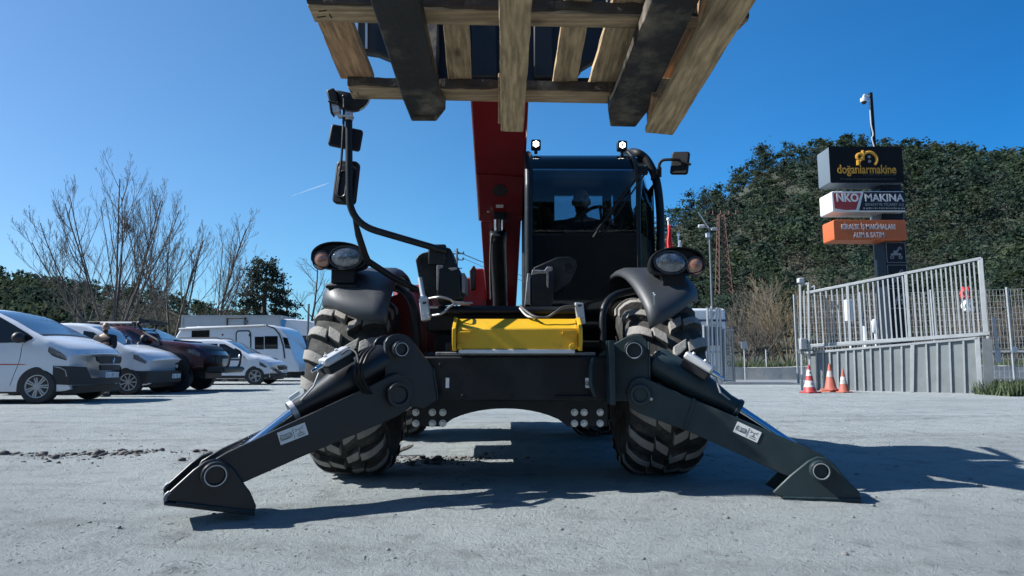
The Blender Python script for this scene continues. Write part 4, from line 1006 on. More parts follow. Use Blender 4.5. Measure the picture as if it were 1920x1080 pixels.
mb = MB(); mb.plate([(998,506),(1021,507),(1026,500),(1036,501),(1036,508),(1029,509),(1028,541),(1025,536),(1024,513),(1010,513),(996,516)], P, .012, -.010); mb.plate([(989,513),(994,513),(994,571),(984,571),(986,548)], P, .25, -.006); mb.build('worn_edge', m_worn, t2, .003)
# valve plates, hoses, small cylinder
for poly, Y in (([(785,560),(801,556),(806,595),(806,599),(790,602)], 4.18), ([(1078,567),(1094,568),(1098,607),(1084,608)], 4.20)):
    P = vplane(*poly[0], Y); mb = MB(); mb.plate(poly, P, .06); vp = mb.build('valve_plate', m_alu, TELE, .005)
    cx = sum(q[0] for q in poly)/len(poly); cy_ = sum(q[1] for q in poly)/len(poly)
    mb = MB(); mb.plate([(cx-5,cy_-16),(cx+2,cy_-17),(cx+2,cy_-13),(cx-5,cy_-12)], P, .004, -.004); mb.build('slot', m_ink, vp, 0, 0)
    for dx, dy in ((-4,6),(5,4),(-2,14),(6,12)): c = P.p(cx+dx, cy_+dy); mb = MB(); mb.cyl(c, c+Vector((0,-.006,0)), .006, n=8); mb.build('screw', m_bolt, vp)
mb = MB(); mb.cyl(A(787,521,4.25), A(794,560,4.22), .016, n=12); mb.cyl(A(793,556,4.22), A(795,566,4.2), .022, n=10); mb.build('small_cylinder', m_alu, TELE)
hose([(803,560,4.2),(824,557,4.15),(842,561,4.2),(855,567,4.25),(885,568,4.35)], .0075, m_hosepale)
hose([(806,592,4.2),(828,588,4.15),(842,576,4.2),(855,570,4.25),(880,571,4.35)], .0075, m_hosepale)
hose([(975,573,4.3),(990,586,4.2),(1005,594,4.15),(1025,595,4.15),(1042,585,4.15),(1056,576,4.18),(1078,574,4.2)], .0085, m_hose)
hose([(975,578,4.3),(988,592,4.22),(1005,596,4.18)], .008, m_hosepale)
mb = MB(); p0 = A(800, 573, 4.45); p1 = A(1090, 596, 4.45); mb.bb(p0.x, p1.x, 4.45, 4.9, p1.z-.1, p0.z); mb.build('cross_member', m_black, TELE, .02)
mb = MB(); p0 = A(845, 600, 4.5); mb.cyl(A(822,583,4.42), A(1078,583,4.42), .030, n=14); mb.build('cross_tube', m_steel, TELE)
# red bodywork
mb = MB(); mb.bb(-1.06, -.70, 5.62, 6.5, .55, 1.50); mb.build('side_tank', m_red, TELE, .05)
P = vplane(740, 600, 5.0); mb = MB(); mb.plate([(715,560),(770,545),(792,600),(806,604),(806,660),(775,700),(715,700)], vplane(760,600,4.95), .3); mb.build('red_side_panel', m_red, TELE, .015)
mb = MB(); mb.plate([(866,545),(872,521),(885,519),(890,503),(907,503),(912,575),(862,575)], vplane(880,540,7.9), .5); mb.build('turret_side', m_red, TELE, .02)
mb = MB(); mb.plate([(880,508),(884,501),(889,497),(893,505),(891,542),(882,544)], vplane(885,520,7.7), .1); mb.build('turret_bracket', m_steel, TELE, .01)
# ---- boom
def loft(secs, name, mat, bevel=.012, par=None):
    V = [p for s in secs for p in s]; n = len(secs[0]); fs = []
    for j in range(len(secs)-1): fs += [(j*n+i, j*n+(i+1) % n, (j+1)*n+(i+1) % n, (j+1)*n+i) for i in range(n)]
    fs += [tuple(range(n)), tuple(range((len(secs)-1)*n, len(secs)*n))]
    mb = MB(); mb.add(V, fs); return mb.build(name, mat, par or TELE, bevel)
BY = {190: 4.70, 280: 5.35, 326: 5.72, 330: 5.75, 355: 5.94, 384: 6.17, 394: 6.25, 405: 6.34, 415: 6.42, 416: 6.43, 575: 8.05}
def bp(px, py): return A(px, py, BY[py])
pa_, pb2 = A(937,190,4.70), A(937,415,6.42)
BS = (pb2-pa_).normalized(); BU = Vector((0, -BS.z, BS.y)).normalized(); BPL = Plane(pa_, BU)
def on_boom(px, py): return BPL.p(px, py)
#             # along the boom (away), and its up
def bsec(l, r, h):
    return [l, r, r+BU*h, l+BU*h]
s1 = (bp(882,190), bp(991,190)); s2 = (bp(897,415), bp(981,415)); s0 = (s1[0]-BS*1.5, s1[1]-BS*1.5)
boom = loft([bsec(*s0, .48), bsec(*s1, .50), bsec(*s2, .56)], 'boom', m_red)
s3 = (bp(901,416), bp(977,416)); s4 = (bp(912,575), bp(968,575)); s5 = (s4[0]+(s4[0]-s3[0])*.75, s4[1]+(s4[1]-s3[1])*.75)
loft([bsec(*s3, .52), bsec(*s4, .54), bsec(*s5, .50)], 'boom_base', m_red)
# reinforcing plate under the boom, a hair proud
q = [on_boom(896,326), on_boom(982,330), on_boom(978,404), on_boom(899,404)]
mb = MB(); mb.prism([p-BU*.012 for p in q], BU*.010); mb.build('wear_plate', m_red, boom, .003)
u_ = Vector((1,0,0)); c = on_boom(937,355)-BU*.016; mb = MB(); mb.prism([c+u_*.070*cos(2*pi*i/24)+BS*.10*sin(2*pi*i/24) for i in range(24)], BU*.003); mb.build('oval_hole', m_ink, boom, 0, 0)
c = on_boom(937,384)-BU*.018; mb = MB(); mb.prism([c+u_*a*.036+BS*b*.028 for a, b in ((-1,-1),(1,-1),(1,1),(-1,1))], BU*.002); mb.build('rating_label', m_sticker, boom, 0, 0)
c = on_boom(916,394)-BU*.018; mb = MB(); mb.ell(c, (.014,.014,.008), None, 10, 6); mb.build('grease_plug', m_bolt, boom)
rY = 6.22
mb = MB(); mb.bb(A(925,390,rY).x, A(949,390,rY).x, rY, rY+.20, A(935,410,rY).z, A(935,386,rY).z); mb.build('ram_clevis', m_steel, boom, .008)
pt_, pm_, pb_ = A(934,402,rY+.04), A(934,434,6.4), A(938,575,7.2)
mb = MB(); mb.cyl(pt_, A(936,520,6.9), .050, n=20); ram_rod = mb.build('lift_ram_rod', m_chrome, boom)
mb = MB(); ax = (pb_-pm_).normalized(); L = (pb_-pm_).length
mb.lathe(pm_, ax, [(.05, -.005), (.075, 0), (.088, .02), (.088, .11), (.082, .12), (.082, L), (.02, L+.02)], 24); mb.build('lift_ram', m_steel, TELE)
hose([(925,440,6.35),(921,446,6.38),(919,500,6.7),(920,560,7.0)], .009, m_hosepale, 'ram_hose')
# boom head, carriage
mb = MB(); mb.plate([(885,-60),(990,-60),(990,70),(885,70)], vplane(940,20,2.42), .12); mb.build('boom_head', m_steel, TELE, .02)
mb = MB(); hd0 = (s0[0]+s0[1])/2; mb.hexa([Vector((-.15,2.46,2.10)), Vector((.07,2.46,2.10)), Vector((.07,2.62,2.10)), Vector((-.15,2.62,2.10)), hd0+Vector((-.13,-.45,.46)), hd0+Vector((.13,-.45,.46)), hd0+Vector((.13,.10,.42)), hd0+Vector((-.13,.10,.42))]); mb.build('boom_nose', m_red, TELE, .02)
PC = vplane(900, 100, 2.34)
cp = [(668,-70),(1150,-70),(1150,104),(1132,107),(1112,114),(1092,126),(1082,142),(1080,166),(772,166),(762,150),(748,128),(728,108),(706,99),(686,96),(668,96)]
mb = MB(); mb.plate(cp, PC, .05); car = mb.build('fork_carriage', m_carriage, TELE, .008)
mb = MB(); mb.plate([(1040,132),(1160,132),(1160,147),(1040,147)], PC, .05, .06); mb.build('carriage_bar', m_carriage, car, .005)
mb = MB()
for a, b in ((884,932), (1000,1036), (800,820)): mb.plate([(a,-60),(b,-60),(b,150),(a,150)], PC, .03, -.031)
mb.build('carriage_rib', m_carriage, car, .006)
mb = MB(); mb.plate([(686,40),(690,40),(690,92),(686,92)], PC, .01, -.011); mb.build('edge_strip', m_alu, car)
# ---- pallet frame
d_aw = ray(940, 777).normalized(); n_up = Vector((1,0,0)).cross(d_aw).normalized(); n_up = n_up if n_up.z > 0 else -n_up
O_P = A(940, 180, 2.16)
def lvl(h): return Plane(O_P+n_up*h, n_up)
def board(name, mat, quad, h, th, parent, nx_=1, ny_=10, wob=.0014, seed=0, bevel=.003):
    """a sawn board: underside outline on its level, thickness upwards, slightly uneven edges"""
    P = lvl(h); q = [P.p(*p) for p in quad]; rg = random.Random(seed); V = []; Fq = []
    for i in range(ny_+1):
        t = i/ny_; a = q[0].lerp(q[3], t); b = q[1].lerp(q[2], t); wv = (b-a).normalized(); e = [rg.uniform(-wob, wob) for _ in range(4)]
        z = n_up*rg.uniform(-wob, wob)*.5
        V += [a+wv*e[0]+z, b+wv*e[1]+z, b+wv*e[2]+z+n_up*th, a+wv*e[3]+z+n_up*th]
    for i in range(ny_):
        k = 4*i
        Fq += [(k,k+4,k+5,k+1),(k+1,k+5,k+6,k+2),(k+2,k+6,k+7,k+3),(k+3,k+7,k+4,k)]
    Fq += [(0,1,2,3), (4*ny_+3,4*ny_+2,4*ny_+1,4*ny_)]
    mb = MB(); mb.add(V, Fq); return mb.build(name, mat, parent, bevel, 30)
# forks (part of the machine)
HF = -.058
for quad, seed in (([(680,-40),(776,-40),(826,190),(753,184)], 1), ([(1238,-40),(1332,-40),(1221,194),(1150,190)], 2)):
    P = lvl(HF); a = [P.p(*p) for p in quad]
    tip = {1: [(836,206),(819,228),(771,228),(763,208)], 2: [(1213,212),(1192,239),(1144,238),(1140,208)]}[seed]
    poly = [a[0], a[1], a[2]]+[P.p(*p) for p in tip]+[a[3]]
    mb = MB(); mb.prism(poly, n_up*.05); fk = mb.build('fork', m_fork, TELE, .006)
    # shank rising from the heel
    hl = P.p(*tip[2]); hr = P.p(*tip[1]); bk = Vector((0, .02, 0))
    mb = MB(); mb.hexa([hl, hr, hr-d_aw*.06, hl-d_aw*.06, hl+Vector((0,.10,.55)), hr+Vector((0,.10,.55)), hr+Vector((0,.04,.55)), hl+Vector((0,.04,.55))]); mb.build('fork_shank', m_fork, fk, .006)
# ---- mirror arm on the left
ma_pts = [A(836,471,4.30), A(668,424,4.0), A(648,396,3.95), A(654,214,3.95)]
mb = MB(); mb.tube(fillet_path([ma_pts[0], A(655,418,3.97), ma_pts[3]], .18, 10), .0225, 14); mar = mb.build('mirror_arm', m_steel, TELE)
mb = MB(); mb.box(A(820,478,4.32), (.12, .06, .14)); mb.cyl(A(832,468,4.3), A(836,488,4.3), .012); mb.build('arm_mount', m_steel, mar, .01)
mb = MB(); mb.tube([A(662,398,4.02), A(672,440,4.1), A(684,478,4.2), A(690,490,4.25), A(735,519,4.35), A(795,550,4.4)], [.010,.022,.024,.024,.022,.020], 10); mb.build('brace_arm', m_black, mar)
mb = MB(); mb.tube(smooth_path([A(645,182,3.93), A(645,205,3.93), A(643,250,3.92), A(640,300,3.92), A(636,330,3.92)], 5), .008, 8); mb.ell(A(645,181,3.93), (.013,.013,.013)); mb.build('thin_rod', m_steel, mar)
mb = MB(); mb.box(A(648,219,3.93), (.10, .05, .012)); mb.cyl(A(653,212,3.95), A(653,226,3.95), .03); mb.build('arm_clamp', m_alu, mar, .004)
def mirror(name, cx, cy, Y, w_, h_, tilt, yaw, back=.04, r=.02, face=True):
    c = A(cx, cy, Y); rot = Matrix.Rotation(yaw, 3, 'Z') @ Matrix.Rotation(tilt, 3, 'Y')
    pts = [c+rot @ Vector((x, 0, z)) for x, z in rrect(0, 0, w_, h_, r)]
    mb = MB(); mb.prism(pts, rot @ Vector((0, back, 0))); m = mb.build(name, m_black, mar, .012, seg=3)
    pts = [c+rot @ Vector((x, back+.001, z)) for x, z in rrect(0, 0, w_-.02, h_-.02, r*.8)]
    mb = MB(); mb.prism(pts, rot @ Vector((0, .003, 0))); mb.build('mirror_glass', m_mirror, m, 0, 0)
    return m, c, rot
mirror('rear_view_mirror', 648, 257, 3.99, .205, .145, R(8), R(12))
m3, c, rot = mirror('large_mirror', 647, 341, 4.0, .150, .285, R(5), R(-6), .05, .03)
mb = MB(); mb.prism([c+rot @ Vector((x, -.018, z)) for x, z in rrect(0, 0, .105, .22, .03)], rot @ Vector((0, .018, 0))); mb.build('mirror_back', m_black, m3, .008)
mb = MB(); e = [c+rot @ Vector((x, -.024, z)) for x, z in rrect(-.005, -.02, .05, .17, .024)]; mb.tube(e+[e[0]], .006, 6, False); mb.build('mirror_bracket', m_steel, m3)
# half dome mirror at the top
c = A(657, 180, 4.02); rotd = Matrix.Rotation(R(11), 3, 'Y'); n = 28; mb = MB(); secs = []
for yy, k in ((-.035, .55), (-.028, .86), (-.012, 1.0), (.03, 1.0), (.035, .96)):
    secs.append([c+rotd @ Vector((.122*k*cos(pi+pi*i/n), yy, .010+.112*k*sin(pi+pi*i/n))) for i in range(n+1)])
m_ = n+1; V = [p for q in secs for p in q]; Fq = [(j*m_+i, j*m_+(i+1) % m_, (j+1)*m_+(i+1) % m_, (j+1)*m_+i) for j in range(4) for i in range(m_)]
mb.add(V, Fq+[tuple(range(m_)), tuple(range(4*m_, 5*m_))]); dm = mb.build('dome_mirror', m_black, mar, .004, 50)
mb = MB(); mb.tube([c+rotd @ Vector((.128*cos(pi+pi*i/n), .0, .010+.118*sin(pi+pi*i/n))) for i in range(int(n*.72), n+1)], .006, 6); mb.build('bright_edge', m_alu, dm)
mb = MB(); mb.box(A(624,182,3.98), (.055,.05,.10), Matrix.Rotation(R(-18), 3, 'Y')); mb.build('dome_visor', m_black, mar, .01)
mb = MB(); mb.box(A(630,204,3.93), (.050,.06,.065), Matrix.Rotation(R(-12), 3, 'Y')); cm = mb.build('rear_camera', m_alu, mar, .006)
mb = MB(); mb.box(A(628,196,3.92), (.07,.085,.012), Matrix.Rotation(R(14), 3, 'Y')); mb.box(A(622,206,3.92), (.010,.07,.075), Matrix.Rotation(R(-12), 3, 'Y')); mb.build('camera_hood', m_black, cm, .004)
# ---- cab
cabX0, cabX1, cabXc = A(987,450,4.95).x, 1.235, A(1198,400,4.95).x
prof = [(4.97,.98),(4.95,1.35),(4.95,2.10),(4.97,2.24),(5.02,2.37),(5.10,2.475),(5.22,2.545),(5.40,2.585),(5.8,2.61),(6.3,2.60)]
def prY(z):
    for (y0, z0), (y1, z1) in zip(prof[:-1], prof[1:]):
        if z0 <= z <= z1: return y0+(y1-y0)*(z-z0)/(z1-z0)
    return 4.97
mb = MB()
mb.bb(cabX0+.02, cabX1-.02, 5.0, 6.40, .92, .98)                                   # floor
mb.bb(cabX0+.03, cabX1-.03, 6.33, 6.40, .98, 2.13)                                 # rear wall low
mb.bb(cabX0+.03, .43, 6.33, 6.40, 2.13, 2.60); mb.bb(1.03, cabX1-.03, 6.33, 6.40, 2.13, 2.60); mb.bb(.43, 1.03, 6.33, 6.40, 2.50, 2.60)
mb.bb(cabX0+.03, cabX1-.05, 5.45, 6.33, 2.55, 2.60)                                # roof
mb.bb(cabX0+.02, cabX0+.06, 5.3, 6.4, .98, 1.9); 
cab = mb.build('cab', m_black, TELE, .01)
def rail(pts, r, name, mat=m_steel, par=None, n=12):
    mb = MB(); mb.tube(smooth_path(pts, 5), r, n); return mb.build(name, mat, par or cab)
rail([Vector((cabX0+.02, y, z)) for y, z in prof], .034, 'front_pillar')
rail([Vector((cabXc, 4.975, .98)), A(1197,435,4.955), A(1197,347,4.955), A(1194,318,4.99), A(1188,298,5.07), A(1177,286,5.20), A(1168,283,5.4)], .020, 'front_pillar')
rail([Vector((cabX1-.02, 5.40, .98)), A(1238,470,5.37), A(1238,402,5.36), A(1232,345,5.36), A(1221,314,5.36), A(1208,295,5.38), A(1192,286,5.42), A(1180,286,5.8), A(1170,292,6.3)], .036, 'corner_pillar')
rail([Vector((cabX1-.02, 6.36, .98)), Vector((cabX1, 6.36, 1.9)), Vector((cabX1-.06, 6.36, 2.4)), Vector((cabX1-.22, 6.36, 2.60))], .035, 'rear_pillar')
rail([Vector((cabX0+.02, 6.36, .98)), Vector((cabX0+.02, 6.36, 2.58))], .035, 'rear_pillar')
def sheet(x0, x1, yz, name, mat, th=.006, par=None, xa=None):
    mb = MB(); V = []; n = len(yz)
    for y, z in yz: V += [Vector((x0, y, z)), Vector((x1, y, z))]
    for y, z in yz: V += [Vector((x0, y+th, z-th*.3)), Vector((x1, y+th, z-th*.3))]
    fs = []
    for i in range(n-1):
        a = 2*i; b = a+2*n; fs += [(a,a+1,a+3,a+2), (b,b+2,b+3,b+1), (a,a+2,b+2,b), (a+1,b+1,b+3,a+3)]
    fs += [(0,2*n,2*n+1,1), (2*n-2,2*n-1,4*n-1,4*n-2)]
    mb.add(V, fs); return mb.build(name, mat, par or cab, 0, 80)
zsill = zat(437, 4.95)
up = [(prY(z)-.002, z) for z in np.linspace(zsill, 2.58, 26)]
ws = sheet(cabX0+.05, cabXc-.018, up, 'windshield', m_tint)
sheet(cabX0+.05, cabXc-.018, [(4.968, 1.02), (4.952, 1.30), (4.949, zsill-.02)], 'lower_window', m_gloss, .02)
mb = MB(); mb.bb(cabX0+.04, cabXc-.01, 4.955, 5.0, zsill-.02, zsill+.012); mb.build('window_bar', m_black, cab, .004)
# corner glass (angled side light) and right side door glass
def quad_glass(name, pts, mat=m_tint):
    a = [Vector(p) for p in pts]; nn = (a[1]-a[0]).cross(a[-1]-a[0]).normalized(); mb = MB(); mb.prism(a, nn*.006); return mb.build(name, mat, cab, 0, 0)
quad_glass('corner_glass', [(cabXc+.015,4.962,zsill),(cabX1-.03,5.345,zsill),(cabX1-.03,5.345,2.10),(cabXc+.02,4.965,2.10)])
quad_glass('corner_glass', [(cabXc+.02,4.966,2.105),(cabX1-.035,5.345,2.105),(cabX1-.10,5.37,2.40),(cabXc+.02,5.03,2.38)])
mb = MB(); mb.prism([(cabXc+.015,4.962,.98),(cabX1-.03,5.345,.98),(cabX1-.03,5.345,zsill-.004),(cabXc+.015,4.962,zsill-.004)], (-.01,.02,0)); mb.build('corner_panel', m_gloss, cab)
quad_glass('side_glass', [(cabX0+.012,5.0,1.3),(cabX0+.012,6.32,1.3),(cabX0+.012,6.32,2.50),(cabX0+.012,5.22,2.50),(cabX0+.012,5.0,2.2)], m_gloss)
quad_glass('side_glass', [(cabX1-.012,5.42,1.3),(cabX1-.012,6.32,1.3),(cabX1-.012,6.32,2.35),(cabX1-.012,5.42,2.35)])
mb = MB(); mb.bb(cabX1-.02, cabX1, 5.4, 6.36, .95, 1.29); mb.build('door_panel', m_steel, cab, .01)
quad_glass('rear_glass', [(.43,6.36,2.13),(1.03,6.36,2.13),(1.03,6.36,2.50),(.43,6.36,2.50)])
# dashboard, seat, wheel, joystick
mb = MB(); mb.bb(cabX0+.08, cabXc-.05, 5.02, 5.22, 1.0, zsill-.03); mb.bb(.52, .62, 5.2, 5.3, 1.2, 1.62); mb.build('dashboard', m_black, cab, .02)
c = A(1128, 415, 5.32); rotw = Matrix.Rotation(R(-28), 3, 'X'); e = [c+rotw @ Vector((.165*cos(2*pi*i/28), 0, .165*sin(2*pi*i/28))) for i in range(29)]
mb = MB(); mb.tube(e, .015, 8, False); mb.cyl(c, c+Vector((0,-.10,-.25)), .025, n=8)
for a in (90, 210, 330): mb.tube([c, c+rotw @ Vector((.16*cos(R(a)), 0, .16*sin(R(a))))], .012, 6)
mb.build('steering_wheel', m_black, cab)
sx_ = A(1090, 400, 5.85).x
mb = MB(); mb.box((sx_, 5.75, 1.40), (.46,.5,.12)); mb.box((sx_, 6.06, 1.75), (.40,.12,.60)); mb.build('seat', m_seat, cab, .04, seg=3)
mb = MB(); mb.box((A(1031,400,5.9).x, 6.15, 2.0), (.11,.1,1.0)); mb.box((A(1139,400,6.25).x, 6.28, 2.1), (.09, .05, .9)); mb.build('inner_frame', m_black, cab, .02)
# wiper
mb = MB(); a = A(1206,319,4.90); b = A(1118,433,4.92); mb.tube([a, a.lerp(b,.55)+Vector((0,-.012,0)), b], [.010,.008,.006], 8)
a2 = A(1210,325,4.91); b2 = A(1130,440,4.92); mb.tube([a2, a2.lerp(b2,.5)+Vector((0,-.012,0)), b2], [.007,.006,.005], 8)
mb.box(A(1205,320,4.93), (.075,.05,.06)); mb.build('wiper', m_black, cab, 0)
mb = MB(); a = A(1176,352,4.93); b = A(1112,445,4.93); mb.tube([a, b], .009, 6); mb.build('wiper_blade', m_black, cab)
# work lights
def lit_lamp(px, py, Y):
    c = A(px, py, Y); mb = MB(); mb.prism([c+Vector((x,0,z)) for x, z in rrect(0,0,.082,.082,.014)], (0,.06,0)); l = mb.build('work_light', m_black, cab, .006)
    mb = MB(); mb.cyl(c+Vector((0,.03,-.04)), c+Vector((0,.03,-.075)), .014, n=8); mb.build('light_foot', m_black, l)
    mb = MB()
    for k in range(6):
        a = 2*pi*k/6+.5; q = c+Vector((.0185*cos(a), -.002, .0185*sin(a))); mb.cyl(q+Vector((0,.001,0)), q+Vector((0,-.001,0)), .0088, n=12)
    mb.build('led_cluster', m_led, l, 0, 0)
lit_lamp(1005, 270, 5.2); lit_lamp(1167, 272, 5.2)
# right mirror
mb = MB(); mb.tube(fillet_path([A(1236,332,5.28), A(1236,300,5.26), A(1262,299,5.2), A(1275,300,5.2)], .06), .013, 8); mb.cyl(A(1236,332,5.28), A(1236,314,5.27), .02); mb.box(A(1228,328,5.32), (.06,.06,.08))
rm = mb.build('mirror_arm', m_black, TELE)
c = A(1274, 305, 5.22); rot = Matrix.Rotation(R(-28), 3, 'Z') @ Matrix.Rotation(R(8), 3, 'Y')
mb = MB(); mb.prism([c+rot @ Vector((x,0,z)) for x, z in rrect(0,0,.150,.195,.022)], rot @ Vector((0,.04,0))); mm = mb.build('side_mirror', m_black, rm, .012)
mb = MB(); mb.prism([c+rot @ Vector((x,.0405,z)) for x, z in rrect(0,0,.128,.17,.016)], rot @ Vector((0,.003,0))); mb.build('mirror_glass', m_mirror, mm, 0, 0)
mb = MB(); mb.cyl(c+rot @ Vector((.0,-.02,.01)), c+rot @ Vector((.10,-.01,-.02)), .010, n=8); mb.build('mirror_clamp', m_black, mm)

# ================================================================== PALLET (rests on the forks)
PAL = thing('wooden_pallet', 'worn wooden pallet lifted high on the two black forks, seen from below', 'pallet', tuple(O_P))
def mark_nails(parent, pts, h):
    P = lvl(h); mb = MB()
    for x, y, a, l in pts:
        c = P.p(x, y)-n_up*.001; dv = (Vector((1,0,0))*cos(a)+d_aw*sin(a))*l; mb.tube([c-dv, c+dv*.2+Vector((0,0,0)), c+dv], .0016, 5)
    mb.build('nail', m_nail, parent)
# cross boards: pale underside, bark covered near face
for quad, seed, nails in (([(652,165),(1262,177),(1250,197),(661,186)], 5, [(659,172,1.2,.008),(671,175,1.5,.010)]), ([(576,11),(1404,38),(1384,58),(590,42)], 6, [(605,20,-.2,.012),(603,31,-.2,.013),(620,30,1.4,.008)])):
    b = board('cross_board', m_woodu, quad, 0, .036, PAL, ny_=2, wob=.001, seed=seed)
    P = lvl(0); l = P.p(*quad[0]); r = P.p(*quad[1]); mb = MB(); rg = random.Random(seed); N_ = 44; V = []
    for i in range(N_+1):
        q = l.lerp(r, i/N_); z0 = .004+.012*max(0, noise.noise(Vector((i*.21, seed, 0))))+rg.uniform(0, .003); o_ = -d_aw*(.005+rg.uniform(0, .006))
        V += [q+n_up*z0, q+n_up*(z0+.004)+o_, q+n_up*.0365+o_*1.2, q+n_up*.0368]
    mb.add(V, [(4*i+k, 4*i+4+k, 4*i+5+k, 4*i+1+k) for i in range(N_) for k in range(3)]); mb.build('bark', m_bark, b, 0, 20)
    mark_nails(b, nails, 0)
# deck boards above
for quad, seed, mt in (([(576,-5),(640,-5),(702,151),(638,148)], 7, m_woodv2), ([(825,-20),(878,-20),(884,163),(841,161)], 8, m_woodv), ([(1062,-20),(1114,-20),(1080,165),(1036,164)], 9, m_woodv), ([(1155,-20),(1240,-20),(1178,168),(1102,167)], 10, m_woodv), ([(940,-20),(1000,-20),(985,165),(942,165)], 11, m_woodv), ([(1330,-20),(1408,-20),(1270,170),(1215,170)], 12, m_woodv2)):
    board('deck_board', mt, quad, .0375, .024, PAL, seed=seed)
# runners below
for quad, seed in (([(935,-30),(1001,-30),(981,248),(939,247)], 13), ([(1358,-30),(1437,-30),(1262,254),(1210,249)], 14)):
    board('runner', m_woodv, quad, -.103, .026, PAL, seed=seed, wob=.0016, ny_=16)
for quad in ([(934,176),(980,180),(978,236),(934,233)], [(1222,182),(1262,186),(1250,238),(1213,234)], [(934,-30),(992,-30),(990,45),(936,43)], [(1325,-30),(1400,-30),(1362,62),(1310,58)]):
    board('block', m_woodv2, quad, -.0765, .076, PAL, ny_=1, wob=.001, bevel=.004)
# ================================================================== CARS
def interp(st, x, k):
    for a, b in zip(st[:-1], st[1:]):
        if a[0] <= x <= b[0]:
            t = (x-a[0])/(b[0]-a[0]); return a[k]+(b[k]-a[k])*t
    return st[0][k] if x < st[0][0] else st[-1][k]
class Car:
    def __init__(s, name, label, loc, rz, L, W, st, belt, roof, tum, noseA, tailA, mat, group=None, fil=.07):
        s.t = thing(name, label, 'car' if 'van' not in name else 'van', loc, rz, group)
        s.L, s.W, s.belt, s.roof, s.tum, s.nA, s.tA = L, W/2, belt, roof, tum, noseA, tailA
        xs = np.linspace(st[0][0], st[-1][0], 240); z0 = np.array([interp(st, x, 1) for x in xs]); z1 = np.array([interp(st, x, 2) for x in xs])
        def sm(a, n=7): return np.convolve(np.pad(a, n//2, mode='edge'), np.ones(n)/n, 'valid')
        s.xs, s.zb, s.zt = xs, sm(z0), sm(z1); s.fil = fil
        sel = list(range(0, 240, 3))+[239]; n = 13; V = []; Fq = []
        for i in sel:
            x = xs[i]; sec = s.section(x, s.zb[i], s.zt[i]); V += [s.warp(x, y, z) for y, z in sec]
        m = len(sec)
        for j in range(len(sel)-1):
            for k in range(m): Fq.append((j*m+k, j*m+(k+1) % m, (j+1)*m+(k+1) % m, (j+1)*m+k))
        Fq += [tuple(range(m)), tuple(range((len(sel)-1)*m, len(sel)*m))]
        mb = MB(); mb.add(V, Fq); s.body = mb.build('body', mat, s.t, 0, 38, local=True); s.mat = mat
    def hw(s, x, z):
        t = abs(x)/(s.L/2); p = 1-.05*max(0, (t-.62)/.38)**2
        if z < s.belt: q = 1-.035*((s.belt-z)/s.belt)**2
        else: q = 1-s.tum*((z-s.belt)/(s.roof-s.belt))
        return s.W*p*q
    def section(s, x, zb, zt):
        r = min(s.fil, (zt-zb)*.3); half = []
        for k in range(10): z = zb+(zt-r-zb)*k/9; half.append((s.hw(x, z)-(.03 if k == 0 else 0), z))
        h = s.hw(x, zt-r)
        for k in range(1, 5): a = (pi/2)*k/4; half.append((h-r+r*cos(a), zt-r+r*sin(a)))
        for k in range(1, 5):
            y = (h-r)*(1-k/5); half.append((y, zt+s.crown(y, h)-s.crown(h-r, h)))
        return half+[(0, zt+s.crown(0, h)-s.crown(h-r, h))]+[(-y, z) for y, z in half[::-1]]
    def crown(s, y, h): return -.035*(y/h)**2
    def warp(s, x, y, z):
        h = s.L/2; f = max(0, min(1, (x-(h-1.1))/1.1)); f = f*f*(3-2*f); b = max(0, min(1, (-x-(h-.6))/.6)); u = min(1, abs(y)/s.W)**2.4
        return Vector((x-f*s.nA*u+b*s.tA*u, y, z))
    def side(s, x, z, sg, e): return s.warp(x, 0, z)*0+Vector((s.warp(x, s.hw(x, z), z).x+e*.3*(1 if x > s.L/2-1 else 0), sg*(s.hw(x, z)+e), z))
    def front(s, y, z, e):
        x = s.L/2
        for i in range(len(s.xs)-1, 0, -1):
            if s.zt[i] >= z-.001: x = s.xs[i]; break
        p = s.warp(x, y, z); return Vector((p.x+e, y, z))
    def top(s, x, f, e):                                     # f = -1..1 of the half width
        zt = float(np.interp(x, s.xs, s.zt)); r = s.fil; h = s.hw(x, zt-r); y = f*(h-r*.6); return s.warp(x, y, zt+s.crown(y, h)-s.crown(h-r, h)+e)
    def patch(s, name, mat, poly, fn, e=.006, step=.12, parent=None, edge=.03):
        """a polygon in surface coordinates, cut finely and laid on the body with a thin rim"""
        bm = bmesh.new(); vs = [bm.verts.new((a, b, 0)) for a, b in poly]; bm.faces.new(vs)
        xs_ = [p[0] for p in poly]; ys_ = [p[1] for p in poly]
        for ax, lo, hi in ((0, min(xs_), max(xs_)), (1, min(ys_), max(ys_))):
            k = int((hi-lo)/step)+1
            for i in range(1, k):
                c = lo+(hi-lo)*i/k; no = (1,0,0) if ax == 0 else (0,1,0); co = (c,0,0) if ax == 0 else (0,c,0)
                bmesh.ops.bisect_plane(bm, geom=bm.verts[:]+bm.edges[:]+bm.faces[:], plane_co=co, plane_no=no, dist=1e-5)
        bmesh.ops.triangulate(bm, faces=[f for f in bm.faces if len(f.verts) > 4])
        V = []; Fq = []; bm.verts.index_update()
        for v in bm.verts: V.append(fn(v.co.x, v.co.y, e))
        for f in bm.faces: Fq.append(tuple(v.index for v in f.verts))
        n0 = len(V)
        for ed in bm.edges:
            if len(ed.link_faces) == 1:
                a, b = ed.verts; k = len(V); V += [fn(a.co.x, a.co.y, -edge), fn(b.co.x, b.co.y, -edge)]; Fq.append((a.index, b.index, k+1, k))
        bm.free(); mb = MB(); mb.add(V, Fq); return mb.build(name, mat, parent or s.body, 0, 35, local=True)
    def sd(s, name, mat, poly, sg=-1, e=.006, **k): return s.patch(name, mat, poly, lambda a, b, q: s.side(a, b, sg, q), e, **k)
